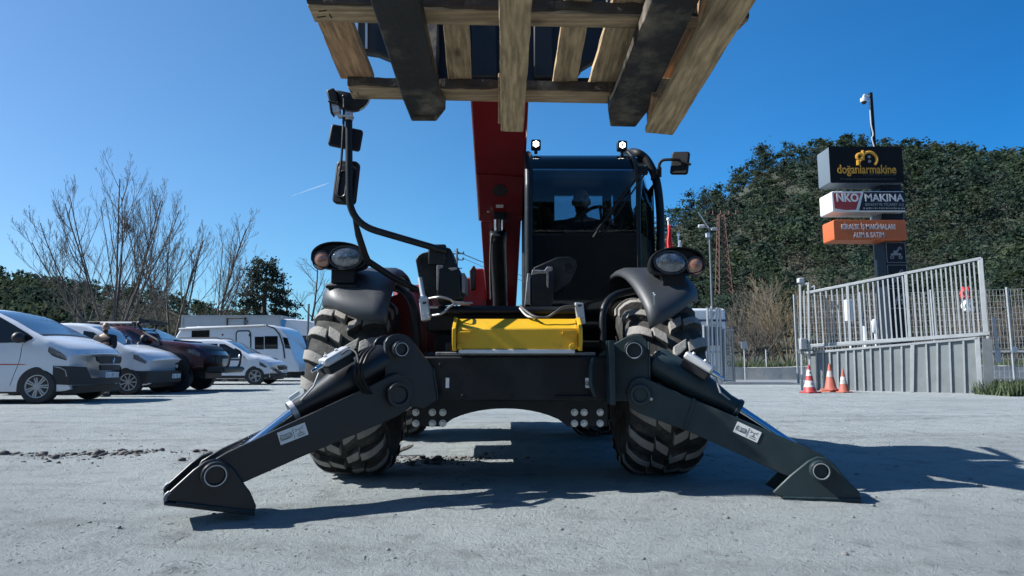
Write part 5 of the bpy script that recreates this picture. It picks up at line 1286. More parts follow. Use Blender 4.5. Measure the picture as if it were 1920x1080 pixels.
    def fr(s, name, mat, poly, e=.008, **k): return s.patch(name, mat, poly, lambda a, b, q: s.front(a, b, q), e, **k)
    def tp(s, name, mat, poly, e=.006, **k): return s.patch(name, mat, poly, lambda a, b, q: s.top(a, b, q), e, step=.14, **k)
    def wheel(s, x, sg, r, w_, style, rim, arch=1.12, archmat=None, spk=10):
        yo = s.hw(x, r)*sg; mb = MB(); ax = Vector((0, sg, 0)); c = Vector((x, yo-sg*(w_-.02), r))
        mb.lathe(c, ax, [(r*.60,.0),(r*.92,0),(r,.03),(r*1.0,w_-.03),(r*.93,w_),(r*.66,w_+.002),(r*.62,w_-.02)], 36)
        wh = mb.build('wheel', m_cartyre, s.t, 0, 40, local=True)
        mb = MB(); f = c+ax*(w_-.015)
        mb.lathe(c+ax*(w_-.03), ax, [(r*.60,.02),(r*.66,.034),(r*.655,.02),(r*.59,-.05)], 36, True)
        mb.cyl(f-ax*.03, f+ax*.012, r*.17, n=16)
        for k in range(spk):
            a = 2*pi*k/spk; u = Vector((cos(a), 0, sin(a))); v = Vector((-sin(a), 0, cos(a)))
            tt = .045*r if style == 'thin' else .038*r
            off = (0,) if style == 'thin' else (-.075*r, .075*r)
            for of in off:
                p0 = f+u*r*.14+v*of*.5; p1 = f+u*r*.615+v*of
                mb.hexa([p0-v*tt-ax*.03, p1-v*tt*1.1-ax*.03, p1+v*tt*1.1-ax*.03, p0+v*tt-ax*.03, p0-v*tt+ax*.008, p1-v*tt*1.1+ax*.004, p1+v*tt*1.1+ax*.004, p0+v*tt+ax*.008])
        mb.build('rim', rim, wh, .004, 35, local=True)
        mb = MB(); mb.cyl(c+ax*(w_-.07), c+ax*(w_-.055), r*.60, n=24); mb.build('brake_disc', m_rimblack, wh, 0, 0, local=True)
        if arch and sg < 0:
            R0 = r*arch; pl_ = [(x+R0*cos(pi*i/20), r*.98+R0*sin(pi*i/20)) for i in range(21)]; zb = float(np.interp(x, s.xs, s.zb))
            s.sd('wheel_arch', archmat or m_rimblack, [(x+R0, zb+.0)]+pl_+[(x-R0, zb+.0)], sg, .004)
    def plate(s, y, z, txt, w_=.50, h_=.115):
        c = s.front(y, z, .012); mb = MB(); mb.box(c, (.012, w_, h_)); p = mb.build('number_plate', m_plate, s.body, .003, local=True)
        mb = MB(); rg = random.Random(len(txt)*7+int(y*10)+int(z*100))
        for k in range(8):
            if k in (2, 5): continue
            yy = y-w_*.40+w_*.115*k
            for q in range(rg.choice((1, 2))): mb.box(c+Vector((.0065, yy-y+q*.024, 0)), (.001, .010, h_*.62))
            mb.box(c+Vector((.0065, yy-y+.012, rg.choice((-1, 0, 1))*h_*.28)), (.001, .034, .011))
        mb.build('plate_characters', m_ink, p, 0, 0, local=True)
def car_pos(px, py, Y, axle):                             # near front wheel contact -> car origin (heading +X, near side -Y)
    return gnd(px, py)
# --- big white van
H = R(4)
def place(px, Y, ax, W, rz):
    p = A(px, 745, Y); rot = Matrix.Rotation(rz, 3, 'Z'); o = Vector((p.x, Y, 0))-rot @ Vector((ax, -W/2, 0)); o.z = 0; return tuple(o)
W_ = 1.92
v = Car('white_van', 'large white passenger van at the far left of the parked row', place(67, 12.75, 1.58, W_, H), H, 4.96, W_,
    [(-2.48,.45,1.55),(-2.42,.32,1.85),(-2.1,.26,1.91),(-.2,.24,1.91),(.25,.24,1.89),(.60,.24,1.81),(1.0,.24,1.63),(1.35,.24,1.44),(1.62,.24,1.325),(1.9,.24,1.255),(2.15,.24,1.175),(2.34,.25,1.085),(2.43,.26,1.01),(2.48,.30,.95)], 1.16, 1.91, .15, .40, .12, m_white, 'vehicles parked in the yard', .10)
v.tp('windshield', m_windshield, [(.42,-.90),(.42,.90),(1.50,.97),(1.50,-.97)])
v.tp('windshield_base', m_cartrim, [(1.50,-.97),(1.50,.97),(1.57,.95),(1.57,-.95)])
v.sd('side_window', m_carglass, [(1.40,1.27),(1.28,1.21),(.55,1.19),(.55,1.74),(.70,1.72),(1.0,1.56),(1.30,1.39),(1.42,1.31)])
v.sd('side_window', m_carglass, [(.42,1.19),(-.95,1.19),(-.95,1.76),(.42,1.76)]); v.sd('side_window', m_carglass, [(-1.08,1.19),(-2.25,1.19),(-2.2,1.72),(-1.08,1.76)])
for x in (.48, -1.02): v.sd('door_gap', m_ink, [(x,.36),(x+.008,.36),(x+.008,1.17),(x,1.17)], e=.003)
v.sd('door_gap', m_ink, [(1.06,.36),(1.068,.36),(1.22,.85),(1.25,1.18),(1.242,1.18),(1.21,.85)], e=.003)
v.sd('red_stripe', m_stripe, [(-2.0,.74),(1.30,.765),(1.36,.775),(1.25,.785),(-2.0,.80)], e=.003)
HL = [(1.98,1.03),(2.10,.98),(2.40,.89),(2.43,.92),(2.30,1.02),(2.08,1.10),(1.98,1.12)]
v.sd('headlight', m_lens, HL, e=.01); v.sd('headlight', m_lens, HL, sg=1, e=.01)
v.sd('headlight_trim', m_cartrim, [(1.93,1.03),(2.08,.95),(2.43,.855),(2.43,.885),(2.10,.975),(1.985,1.035),(1.985,1.13),(1.94,1.10)], e=.006)
v.sd('bumper_grille', m_cartrim, [(2.13,.75),(2.48,.74),(2.48,.37),(2.24,.38),(2.13,.50)], e=.006)
v.fr('grille', m_cartrim, [(-.48,.945),(.48,.945),(.44,.84),(.34,.79),(-.34,.79),(-.44,.84)], e=.012)
v.fr('grille', m_cartrim, [(-.38,.76),(.38,.76),(.35,.65),(-.35,.65)], e=.010)
v.fr('lower_grille', m_cartrim, [(-.93,.74),(-.66,.72),(-.56,.50),(.56,.50),(.66,.72),(.93,.74),(.90,.37),(-.90,.37)], e=.010)
v.plate(0, .555, 'a')
g = v.front(0, .87, .02); mb = MB()                     # small chrome rampant beast emblem
for a, b, r_ in (((0,-.01,-.05),(0,.01,.02),.013),((0,.01,.02),(0,-.012,.055),.012),((0,.005,.01),(0,.045,.03),.007),((0,.005,-.005),(0,.04,-.005),.007),((0,-.01,-.05),(0,.02,-.085),.008),((0,-.012,-.05),(0,-.03,-.085),.008),((0,-.012,-.05),(0,-.05,-.02),.005),((0,-.05,-.02),(0,-.045,.02),.005)): mb.cyl(g+Vector(a), g+Vector(b), r_, n=8)
mb.build('emblem', m_chrome, v.body, local=True)
for s_ in range(3): z = .665+.032*s_; mb = MB(); c0, c1 = v.front(-.33, z, .014), v.front(.33, z, .014); mb.tube([c0, v.front(0, z, .016), c1], .004, 5); mb.build('grille_bar', m_rimblack, v.body, local=True)
mb = MB(); c = v.side(2.30,.52,-1,.0); mb.tube([v.side(2.18,.73,-1,.012), v.side(2.32,.71,-1,.012), v.side(2.42,.66,-1,.012), v.side(2.45,.54,-1,.012)], .010, 6); mb.build('chrome_trim', m_alu, v.body, local=True)
v.tp('rear_roof_line', m_cartrim, [(-2.2,-.93),(-2.2,-.90),(.3,-.90),(.3,-.93)], e=.003)
mb = MB(); c = v.side(1.22, 1.30, -1, .13); mb.ell(c, (.10,.13,.11)); mb.cyl(c, v.side(1.28,1.23,-1,-.02), .035, n=8); mb.build('door_mirror', m_cartrim, v.body, local=True)
for x in (.30, -1.20): mb = MB(); c = v.side(x,1.08,-1,.02); mb.box(c, (.20,.03,.035)); mb.build('door_handle', m_white, v.body, .01, local=True)
v.wheel(1.58,-1,.345,.21,'double',m_rimalu,spk=7); v.wheel(1.58,1,.345,.21,'double',m_rimalu,spk=7); v.wheel(-1.69,-1,.345,.21,'double',m_rimalu,spk=7); v.wheel(-1.69,1,.345,.21,'double',m_rimalu,spk=7)
mb = MB(); mb.bb(-2.3, 2.25, -.8, .8, .20, .34); mb.build('underbody', m_cartrim, v.t, local=True)
# --- small white van
W_ = 1.80
v = Car('white_van', 'smaller white van with black front bumper between large van and dark red truck', place(238, 16.3, 1.42, W_, H), H, 4.38, W_,
    [(-2.19,.45,1.5),(-2.1,.3,1.76),(-.2,.24,1.82),(.15,.24,1.79),(.55,.24,1.64),(.95,.24,1.39),(1.25,.24,1.24),(1.6,.24,1.15),(1.9,.24,1.07),(2.10,.24,.95),(2.19,.28,.86)], 1.05, 1.82, .15, .36, .1, m_white, 'vehicles parked in the yard', .09)
v.tp('windshield', m_windshield, [(.32,-.9),(.32,.9),(1.20,.97),(1.20,-.97)])
v.sd('side_window', m_carglass, [(1.1,1.05),(.2,1.02),(.2,1.62),(.45,1.58),(.9,1.30)])
v.sd('black_bumper', m_cartrim, [(1.55,.60),(2.18,.60),(2.18,.28),(1.84,.26),(1.80,.5)], e=.008); v.fr('black_bumper', m_cartrim, [(-.88,.60),(.88,.60),(.88,.30),(-.88,.30)], e=.008)
v.sd('headlight', m_lens, [(1.72,.91),(2.12,.78),(2.15,.84),(1.9,.99),(1.72,1.02)], e=.01); v.sd('headlight', m_lens, [(1.72,.91),(2.12,.78),(2.15,.84),(1.9,.99),(1.72,1.02)], sg=1, e=.01)
v.fr('emblem', m_alu, [(-.05,.70),(0,.66),(.05,.70),(.045,.76),(-.045,.76)], e=.016); v.plate(0, .46, 'bb')
v.fr('lower_grille', m_ink, [(-.5,.38),(.5,.38),(.45,.31),(-.45,.31)], e=.014)
v.wheel(1.42,-1,.325,.2,'thin',m_rimalu,spk=9); v.wheel(1.42,1,.325,.2,'thin',m_rimalu,spk=9); v.wheel(-1.3,-1,.325,.2,'thin',m_rimalu,spk=9); v.wheel(-1.3,1,.325,.2,'thin',m_rimalu,spk=9)
mb = MB(); mb.bb(-2, 1.95, -.7, .7, .18, .34); mb.build('underbody', m_cartrim, v.t, local=True)
# --- dark red pickup
W_ = 1.90; lift = .30
v = Car('dark_red_truck', 'dark red off road truck with roof rack, black fenders and front bull bar', place(326, 17.9, 1.62, W_, H), H, 5.2, W_,
    [(-2.6,.75,1.30),(-1.3,.6,1.32),(-1.25,.6,1.4),(-1.1,.58,1.78),(-.8,.58,1.84),(.05,.58,1.84),(.35,.58,1.79),(.65,.58,1.65),(.95,.58,1.49),(1.15,.58,1.42),(1.6,.58,1.39),(2.1,.6,1.33),(2.4,.62,1.22),(2.52,.64,1.10),(2.6,.66,.98)], 1.33, 1.84, .16, .30, .1, m_darkred, 'vehicles parked in the yard', .09)
v.tp('windshield', m_windshield, [(.30,-.9),(.30,.9),(1.02,.95),(1.02,-.95)])
v.sd('side_window', m_carglass, [(.92,1.39),(.15,1.38),(.15,1.72),(.30,1.71),(.60,1.56)]); v.sd('side_window', m_carglass, [(.07,1.38),(-.9,1.38),(-.85,1.71),(.07,1.72)])
for x in (1.62, -1.55):
    R0, R1 = .50, .62; ar = [(x+R1*cos(pi*i/16), .45+R1*sin(pi*i/16)) for i in range(17)]
    v.sd('fender_flare', m_cartrim, [(x+R1,.62)]+ar+[(x-R1,.62)], e=.045, edge=.06)
v.sd('headlight', m_lens, [(2.1,1.08),(2.5,.99),(2.52,1.06),(2.3,1.17),(2.08,1.19)], e=.012); v.sd('headlight', m_lens, [(2.1,1.08),(2.5,.99),(2.52,1.06),(2.3,1.17),(2.08,1.19)], sg=1, e=.012)
v.fr('grille', m_cartrim, [(-.55,1.05),(.55,1.05),(.5,.80),(-.5,.80)], e=.012); v.plate(0, .86, 'ccc')
v.tp('hood_vent', m_cartrim, [(1.3,-.5),(1.3,.5),(1.75,.5),(1.75,-.5)], e=.03); v.tp('hood_edge', m_cartrim, [(2.25,-.85),(2.25,.85),(2.5,.8),(2.5,-.8)], e=.012)
mb = MB()
for y in (-.45, .45): mb.tube(fillet_path([(2.55,y,.62),(2.86,y,.66),(2.90,y,1.12),(2.70,y,1.22)], .15), .035, 8)
mb.tube([(2.88,-.45,.90),(2.88,.45,.90)], .03, 8); mb.tube([(2.84,-.80,.62),(2.84,.80,.62)], .06, 10); mb.build('bull_bar', m_cartrim, v.t, local=True)
mb = MB(); mb.bb(2.4, 2.85, -.85, .85, .52, .70); mb.build('skid_plate', m_rimblack, v.t, .04, local=True)
mb = MB()
for y in (-.62, .62): mb.tube([(-1.0,y,1.95),(.55,y,1.95)], .025, 6)
for k in range(9): x = -1.0+1.55*k/8; mb.box((x, 0, 1.96), (.05, 1.26, .025))
mb.box((.58, 0, 1.98), (.16, 1.26, .07)); mb.box((-.3, -.55, 1.92), (1.0,.03,.04))
for x in (-.8,.3):
    for y in (-.62,.62): mb.box((x,y,1.89), (.05,.04,.12))
mb.build('roof_rack', m_cartrim, v.t, local=True)
mb = MB(); mb.cyl((-.6,-.70,1.92), (.25,-.70,1.92), .035, n=10); mb.build('awning_tube', m_alu, v.t, local=True)
mb = MB(); mb.box((.42,-.30,1.94), (.14,.22,.13)); mb.build('spot_lamp', m_whitedull, v.t, .03, local=True)
mb = MB(); c = v.side(.78, 1.47, -1, .14); mb.ell(c, (.10,.12,.12)); mb.cyl(c, v.side(.85,1.40,-1,-.02), .03, n=8); mb.build('door_mirror', m_cartrim, v.body, local=True)
mb = MB(); mb.tube(fillet_path([v.side(1.18,1.30,-1,.03), v.side(1.12,1.42,-1,.04), Vector((.62,-.80,1.66)), Vector((.42,-.78,1.88)), Vector((.50,-.78,1.96))], .08), .038, 8); mb.box((.54,-.78,1.98), (.10,.10,.13)); mb.build('snorkel', m_cartrim, v.t, local=True)
v.sd('sill', m_cartrim, [(-2.5,.76),(1.0,.76),(1.0,.60),(-2.5,.62)], e=.03)
for x in (1.62, -1.55):
    for sg in (-1, 1): v.wheel(x, sg, .40, .27, 'double', m_rimblack, arch=1.2, spk=6)
mb = MB(); mb.bb(-2.3, 2.3, -.6, .6, .36, .66); mb.build('underbody', m_cartrim, v.t, local=True)
# --- white MPV
W_ = 1.75
v = Car('white_car', 'white people carrier with roof bars parked beside the caravan', place(476, 23.6, 1.42, W_, R(3)), R(3), 4.50, W_,
    [(-2.25,.45,1.2),(-2.15,.32,1.55),(-1.8,.22,1.64),(-.3,.22,1.67),(.05,.22,1.655),(.40,.22,1.55),(.85,.22,1.28),(1.18,.22,1.10),(1.55,.22,1.03),(1.9,.23,.93),(2.15,.25,.80),(2.25,.3,.70)], .93, 1.67, .18, .38, .15, m_white, 'vehicles parked in the yard', .09)
v.tp('windshield', m_windshield, [(.25,-.9),(.25,.9),(1.10,.97),(1.10,-.97)])
v.sd('side_window', m_carglass, [(1.05,1.0),(.05,.96),(.05,1.50),(.25,1.49),(.65,1.28)]); v.sd('side_window', m_carglass, [(-.03,.96),(-1.0,.96),(-1.0,1.50),(-.03,1.51)]); v.sd('side_window', m_carglass, [(-1.08,.98),(-2.0,1.02),(-1.85,1.42),(-1.08,1.49)])
v.sd('headlight', m_lens, [(1.80,.72),(2.10,.62),(2.18,.66),(2.0,.78),(1.78,.84)], e=.012); v.sd('headlight', m_lens, [(1.80,.72),(2.10,.62),(2.18,.66),(2.0,.78),(1.78,.84)], sg=1, e=.012)
v.fr('grille', m_cartrim, [(-.55,.68),(.55,.68),(.45,.54),(-.45,.54)], e=.012); v.fr('lower_grille', m_cartrim, [(-.8,.42),(.8,.42),(.75,.29),(-.75,.29)], e=.010)
v.sd('lower_grille', m_cartrim, [(1.82,.34),(2.24,.42),(2.24,.26),(1.82,.24)], e=.008); v.plate(0, .49, 'dddd')
v.sd('sill', m_cartrim, [(-1.1,.34),(1.05,.34),(1.05,.24),(-1.1,.24)], e=.008)
for x in (.0, -1.04): v.sd('door_gap', m_ink, [(x,.36),(x+.008,.36),(x+.008,.95),(x,.95)], e=.003)
v.tp('hood_scoop', m_ink, [(1.75,-.25),(1.75,.25),(1.95,.28),(1.95,-.28)], e=.006)
mb = MB()
for y in (-.62,.62): mb.tube(fillet_path([(-1.6,y,1.62),(-1.5,y,1.72),(-.1,y,1.74),(.05,y,1.66)], .06), .016, 6)
mb.build('roof_rail', m_cartrim, v.t, local=True)
mb = MB(); c = v.side(.92, 1.05, -1, .12); mb.ell(c, (.09,.11,.09)); mb.cyl(c, v.side(.98,.98,-1,-.02), .03, n=8); mb.build('door_mirror', m_white, v.body, local=True)
for x in (1.42, -1.38):
    for sg in (-1, 1): v.wheel(x, sg, .325, .2, 'double', m_rimalu, spk=5)
mb = MB(); mb.bb(-2, 2, -.7, .7, .18, .3); mb.build('underbody', m_cartrim, v.t, local=True)
# --- caravan
def xz(px, py, Y): p = A(px, py, Y); return p.x, p.z
Yc = 28.0; x0 = A(327,650,Yc).x; x1 = A(546,650,Yc).x; cz = 2.62
cv = thing('caravan', 'white caravan with black edged door and two dark windows', 'caravan', ((x0+x1)/2, Yc+1.1, 0))
def cpx(px, py): return A(px, py, Yc)
out = [cpx(326,646), cpx(329,632), cpx(338,617), cpx(350,613), cpx(495,608.5), cpx(512,610), cpx(528,616), cpx(538,628), cpx(544,645), cpx(551,668), cpx(560,685), cpx(560,697), cpx(326,699)]
mb = MB(); mb.prism(out, (0, 2.2, 0)); cb = mb.build('body', m_white, cv, .05)
def cpatch(name, mat, poly, d=.012, th=.012, par=None):
    mb = MB(); mb.prism([cpx(*q)+Vector((0,-d,0)) for q in poly], (0, th-.001, 0)); return mb.build(name, mat, par or cb, .003)
cpatch('window', m_carglass, [(359.5,620),(393,619),(393,632),(359.5,633)])
for poly in ([(478.5,632),(494,632),(494,654.5),(478.5,654.5)], [(497,631),(520,631),(520,653.5),(497,653.5)]):
    wf = cpatch('window_frame', m_ink, [(a+(-1 if a < sum(q[0] for q in poly)/4 else 1)*.8, b+(-.8 if b < 643 else .8)) for a, b in poly]); cpatch('pane', m_carglass, poly, .02, .007, wf)
cpatch('front_window', m_carglass, [(530,632),(539,634),(545,654),(535,653)])
dp = [(442,662),(442,624),(446,619.5),(467,619),(471,624),(471.5,662)]
df = cpatch('door_frame', m_ink, dp, .02, .02); cpatch('door', m_white, [(444.5,662),(444.5,625),(447.5,622),(466,621.5),(469,625),(469.3,662)], .03, .009, df); cpatch('door_handle', m_ink, [(467,626),(470,626),(470,631),(467,631)], .045, .012, df)
mb = MB(); mb.tube([cpx(499,609.5)+Vector((0,-.01,0)), cpx(515,616)+Vector((0,-.01,0)), cpx(524,627)+Vector((0,-.01,0)), cpx(531,648)+Vector((0,-.01,0)), cpx(534,672)+Vector((0,-.01,0))], .03, 6); mb.build('edge_trim', m_ink, cb)
mb = MB(); a, b = cpx(337,617.5), cpx(497,610.5); mb.cyl(a+Vector((0,-.05,0)), b+Vector((0,-.05,0)), .055, n=8); mb.build('awning_case', m_whitedull, cb)
cpatch('step_window', m_ink, [(416,626),(419,626),(419,629.5),(416,629.5)])
for px in (360, 389, 418): p = cpx(px, 613.5); mb = MB(); mb.box((p.x, Yc+1.0, p.z+.03), (.4,.4,.10)); mb.build('roof_light', m_white, cb, .02)
mb = MB(); p = cpx(420, 690)
for xx in (p.x-.35, p.x+.35):
    mb.cyl((xx, Yc+.05, .32), (xx, Yc+.25, .32), .32, n=18); mb.cyl((xx, Yc+1.95, .32), (xx, Yc+2.15, .32), .32, n=18)
mb.bb(x0+.3, x1-.1, Yc+.3, Yc+1.9, .15, .5); mb.build('wheels', m_cartyre, cv)
# --- white box truck and its cab
Yt = 35.0
tr = thing('box_truck', 'white box truck standing behind the caravan', 'truck', (A(440,640,Yt).x, Yt+1.2, 0))
def tpx(px, py, Y=Yt): return A(px, py, Y)
a, b = tpx(341, 591), tpx(527, 592)
mb = MB(); mb.bb(a.x, b.x, Yt, Yt+2.5, 1.05, a.z); bx = mb.build('box_body', m_whitedull, tr, .03)
mb = MB(); 
for z in (a.z-.05, 1.1): mb.bb(a.x-.02, b.x+.02, Yt-.03, Yt-.001, z-.05, z+.05)
for x in (a.x+.05, b.x-.05): mb.bb(x-.06, x+.06, Yt-.028, Yt-.002, 1.2, a.z-.12)
mb.build('edge_profile', m_galv, bx)
mb = MB()
for p0, p1 in (((426,596),(426,622)),((460,596),(460,622)),((426,596),(460,596))): q0, q1 = tpx(*p0), tpx(*p1); mb.tube([q0+Vector((0,-.03,0)), q1+Vector((0,-.03,0))], .05, 6)
mb.build('side_door_frame', m_ink, bx)
mb = MB(); q = tpx(461, 604); mb.box((q.x, Yt-.05, q.z), (.2,.08,.16)); mb.build('door_latch', m_galvdark, bx)
p0, p1, p2 = tpx(532, 598, 34.2), tpx(580, 601, 34.2), tpx(606, 640, 34.2)
cabp = [(530,628),(532,598),(548,598),(580,601),(592,606),(600,628),(606,660),(606,696),(530,696)]
mb = MB(); mb.prism([tpx(x, y, 34.4) for x, y in cabp], (0, 2.3, 0)); tc = mb.build('truck_cab', m_white, tr, .05)
mb = MB(); mb.prism([tpx(x, y, 34.38) for x, y in ((526,599),(537,599),(534,612),(526,616))], (0,.03,0)); mb.build('blue_panel', m_blue, tc)
mb = MB(); mb.prism([tpx(x, y, 34.38) for x, y in ((545,630),(592,629),(599,655),(585,664),(566,660),(552,650))], (0,.03,0)); tw_ = mb.build('window_surround', m_ink, tc)
mb = MB(); mb.prism([tpx(x, y, 34.36) for x, y in ((551,638),(568,638),(570,652),(554,652))], (0,.03,0)); mb.build('window', m_windshield, tw_)
mb = MB()
for px in (360, 385, 560): p = tpx(px, 700); mb.cyl((p.x, Yt+.1, .48), (p.x, Yt+.4, .48), .48, n=18)
mb.bb(a.x+.2, tpx(600,690).x, Yt+.3, Yt+2.1, .55, 1.0); mb.build('wheels', m_cartyre, tr)
mb = MB(); p = A(579, 570, 30); mb.cyl((p.x, 30, 0), (p.x, 30, p.z), .05, n=8); o = mb.build('thin_post', m_galvdark); tag(o, 'thin dark post rising beside the left front tyre', 'post')
# ================================================================== PEOPLE
def skinned(name, joints, edges, mat, parent, root=0, sub=2):
    me = bpy.data.meshes.new(name); inv = WM[parent.name].inverted()
    me.from_pydata([tuple(inv @ Vector(j[0])) for j in joints], edges, [])
    o = bpy.data.objects.new(name, me); C.objects.link(o); o.parent = parent; WM[o.name] = WM[parent.name]
    sk = o.modifiers.new('skin', 'SKIN'); sk.use_smooth_shade = True
    if not me.skin_vertices: me.skin_vertices.new()
    for i, j in enumerate(joints):
        d = me.skin_vertices[0].data[i]; r = j[1]; d.radius = r if isinstance(r, tuple) else (r, r); d.use_root = (i == root)
    s = o.modifiers.new('sub', 'SUBSURF'); s.levels = sub; s.render_levels = sub
    dg = bpy.context.evaluated_depsgraph_get(); m2 = bpy.data.meshes.new_from_object(o.evaluated_get(dg))
    o.modifiers.clear(); o.data = m2; m2.name = name; m2.materials.clear(); m2.materials.append(mat)
    m2.polygons.foreach_set('use_smooth', [True]*len(m2.polygons)); return o
def head(parent, c, fwd, mat, hairmat=None, beard=True):
    f = Vector(fwd).normalized(); r_ = f.cross(Vector((0,0,1))).normalized()
    rot = Matrix((r_, f, Vector((0,0,1)))).transposed()
    mb = MB(); mb.ell(c+Vector((0,0,.015)), (.076,.095,.115), rot, 18, 12); mb.ell(c+f*.028-Vector((0,0,.075)), (.056,.062,.055), rot, 14, 8)
    mb.ell(c+f*.100-Vector((0,0,.012)), (.014,.020,.026), rot, 8, 6)
    for s in (-1, 1): mb.ell(c+r_*s*.077-f*.005, (.012,.022,.033), rot, 8, 6)
    h = mb.build('head', mat, parent, 0, 80)
    mb = MB()
    for s in (-1, 1): mb.ell(c+f*.086+r_*s*.032+Vector((0,0,.018)), (.014,.010,.008), rot, 8, 6); mb.box(c+f*.088+r_*s*.032+Vector((0,0,.040)), (.036,.012,.008), rot)
    mb.box(c+f*.092-Vector((0,0,.062)), (.045,.010,.007), rot); mb.build('eyes_and_mouth', m_hair, h)
    if beard: mb = MB(); mb.ell(c+f*.032-Vector((0,0,.080)), (.060,.060,.052), rot, 14, 8); mb.build('beard', m_hair, h)
    return h
def finger_hand(parent, w_, d, n, mat, s=1):
    """palm with five bent fingers; d points along the hand, n out of its back"""
    d = Vector(d).normalized(); n = Vector(n).normalized(); a = d.cross(n).normalized()*s
    J = [(w_, .026), (w_+d*.045, (.038,.018)), (w_+d*.085, (.040,.016))]; E = [(0,1),(1,2)]
    for k, L in enumerate((.062,.072,.068,.052)):
        b = w_+d*.088+a*(-.030+.020*k); i = len(J); J += [(b, .010), (b+d*L*.5-n*.010, .0095), (b+d*L*.85-n*.034, .0085)]; E += [(2,i),(i,i+1),(i+1,i+2)]
    i = len(J); J += [(w_+d*.03-a*.038, .012), (w_+d*.062-a*.052-n*.012, .010), (w_+d*.088-a*.05-n*.024, .009)]; E += [(1,i),(i,i+1),(i+1,i+2)]
    return skinned('hand', J, E, mat, parent, 0, 1)
# man standing between the vans, arms folded, looking towards the camera
Yp = 15.6; px_ = A(193, 700, Yp).x
MAN = thing('person', 'man in a black jacket and patterned trousers standing with folded arms between the white vans', 'person', (px_, Yp, 0))
o = Vector((px_, Yp, 0)); s_ = 1.0
def J(x, y, z, r): return (o+Vector((x, y, z))*s_, r)
body = [J(0,0,.96,.13),J(0,.0,1.12,(.15,.11)),J(0,-.01,1.30,(.17,.12)),J(0,.0,1.43,(.13,.09)),J(0,0,1.50,.055),J(0,-.01,1.56,.055),
        J(-.20,0,1.42,.065),J(-.27,-.06,1.17,.050),J(-.06,-.21,1.18,.040),J(.06,-.20,1.22,.034),
        J(.20,0,1.42,.065),J(.27,-.06,1.17,.050),J(.06,-.23,1.14,.040),J(-.08,-.22,1.18,.034),
        J(-.10,0,.90,.095),J(-.12,-.02,.50,.062),J(-.13,.02,.10,.045),J(-.14,-.12,.045,.045),J(.10,0,.90,.095),J(.12,-.02,.50,.062),J(.14,.02,.10,.045),J(.16,-.12,.045,.045)]
E_ = [(0,1),(1,2),(2,3),(3,4),(4,5),(3,6),(6,7),(7,8),(8,9),(3,10),(10,11),(11,12),(12,13),(0,14),(14,15),(15,16),(16,17),(0,18),(18,19),(19,20),(20,21)]
skinned('body', body, E_, m_skin, MAN)
jk = [(p, (r[0]+.022, r[1]+.022) if isinstance(r, tuple) else r+.018) for p, r in body[:4]]+[(body[k][0], body[k][1]+.016) for k in (6,7,8,10,11,12)]+[(body[4][0]+Vector((0,0,.015)), .075)]
skinned('jacket', jk, [(0,1),(1,2),(2,3),(3,4),(4,5),(5,6),(3,7),(7,8),(8,9),(3,10)], m_jacket, MAN)
tr_ = [(body[0][0], .145)]+[(body[k][0], body[k][1]+.028) for k in (14,15,16,18,19,20)]
skinned('trousers', tr_, [(0,1),(1,2),(2,3),(0,4),(4,5),(5,6)], m_trousers, MAN)
for k in (-1, 1):
    mb = MB(); c = o+Vector((.145*k, -.06, .05)); mb.ell(c, (.052,.14,.055)); mb.bb(c.x-.05, c.x+.05, c.y-.14, c.y+.12, 0, .03); mb.build('shoe', m_shoe, MAN, .01)
head(MAN, o+Vector((0, -.02, 1.655)), (.45, -.89, -.02), m_skin, beard=True)
finger_hand(MAN, o+Vector((.06,-.21,1.22)), (.9,.2,.3), (0,-1,0), m_skin); finger_hand(MAN, o+Vector((-.07,-.235,1.18)), (-.9,.2,.3), (0,-1,0), m_skin, -1)
# driver in the cab
cx = A(1090, 380, 5.82).x; hd = A(1090, 379, 5.80)
DRV = thing('person', 'bald bearded driver seated behind the cab windshield with one hand on the wheel', 'person', (cx, 5.85, 1.42))
o = Vector((cx, 5.85, hd.z-1.66))
wh_ = A(1137, 408, 5.36)
db = [J(0,0,1.0,.14),J(0,.0,1.15,(.16,.12)),J(0,-.01,1.32,(.18,.12)),J(0,.0,1.45,(.13,.09)),J(0,-.01,1.52,.058),J(0,-.02,1.58,.06),
      J(-.21,-.01,1.43,.070),J(-.30,-.12,1.20,.052),J(-.22,-.36,1.16,.040),(o+Vector((-.12,-.42,1.2)),.034),
      J(.21,-.01,1.43,.070),J(.31,-.14,1.25,.052),(wh_.lerp(o+Vector((.31,-.14,1.25)),.25),.038),(wh_,.034),
      J(-.11,-.05,.94,.10),J(-.14,-.42,.98,.075),J(-.14,-.50,.62,.055),J(.11,-.05,.94,.10),J(.14,-.42,.98,.075),J(.14,-.50,.62,.055)]
ED = [(0,1),(1,2),(2,3),(3,4),(4,5),(3,6),(6,7),(7,8),(8,9),(3,10),(10,11),(11,12),(12,13),(0,14),(14,15),(15,16),(0,17),(17,18),(18,19)]
skinned('body', db, ED, m_skin, DRV)
jk = [(p, (r[0]+.022, r[1]+.022) if isinstance(r, tuple) else r+.018) for p, r in db[:4]]+[(db[k][0], db[k][1]+.016) for k in (6,7,8,10,11,12)]
skinned('shirt', jk, [(0,1),(1,2),(2,3),(3,4),(4,5),(5,6),(3,7),(7,8),(8,9)], m_shirt, DRV)
skinned('trousers', [(db[0][0], .155)]+[(db[k][0], db[k][1]+.02) for k in (14,15,16,17,18,19)], [(0,1),(1,2),(2,3),(0,4),(4,5),(5,6)], m_jacket, DRV)
head(DRV, hd, (-.05, -1, -.05), m_skin)
finger_hand(DRV, wh_, (.2,-.6,.5), (0,-.4,1), m_skin); finger_hand(DRV, o+Vector((-.12,-.42,1.2)), (.4,-.8,.1), (0,0,1), m_skin, -1)
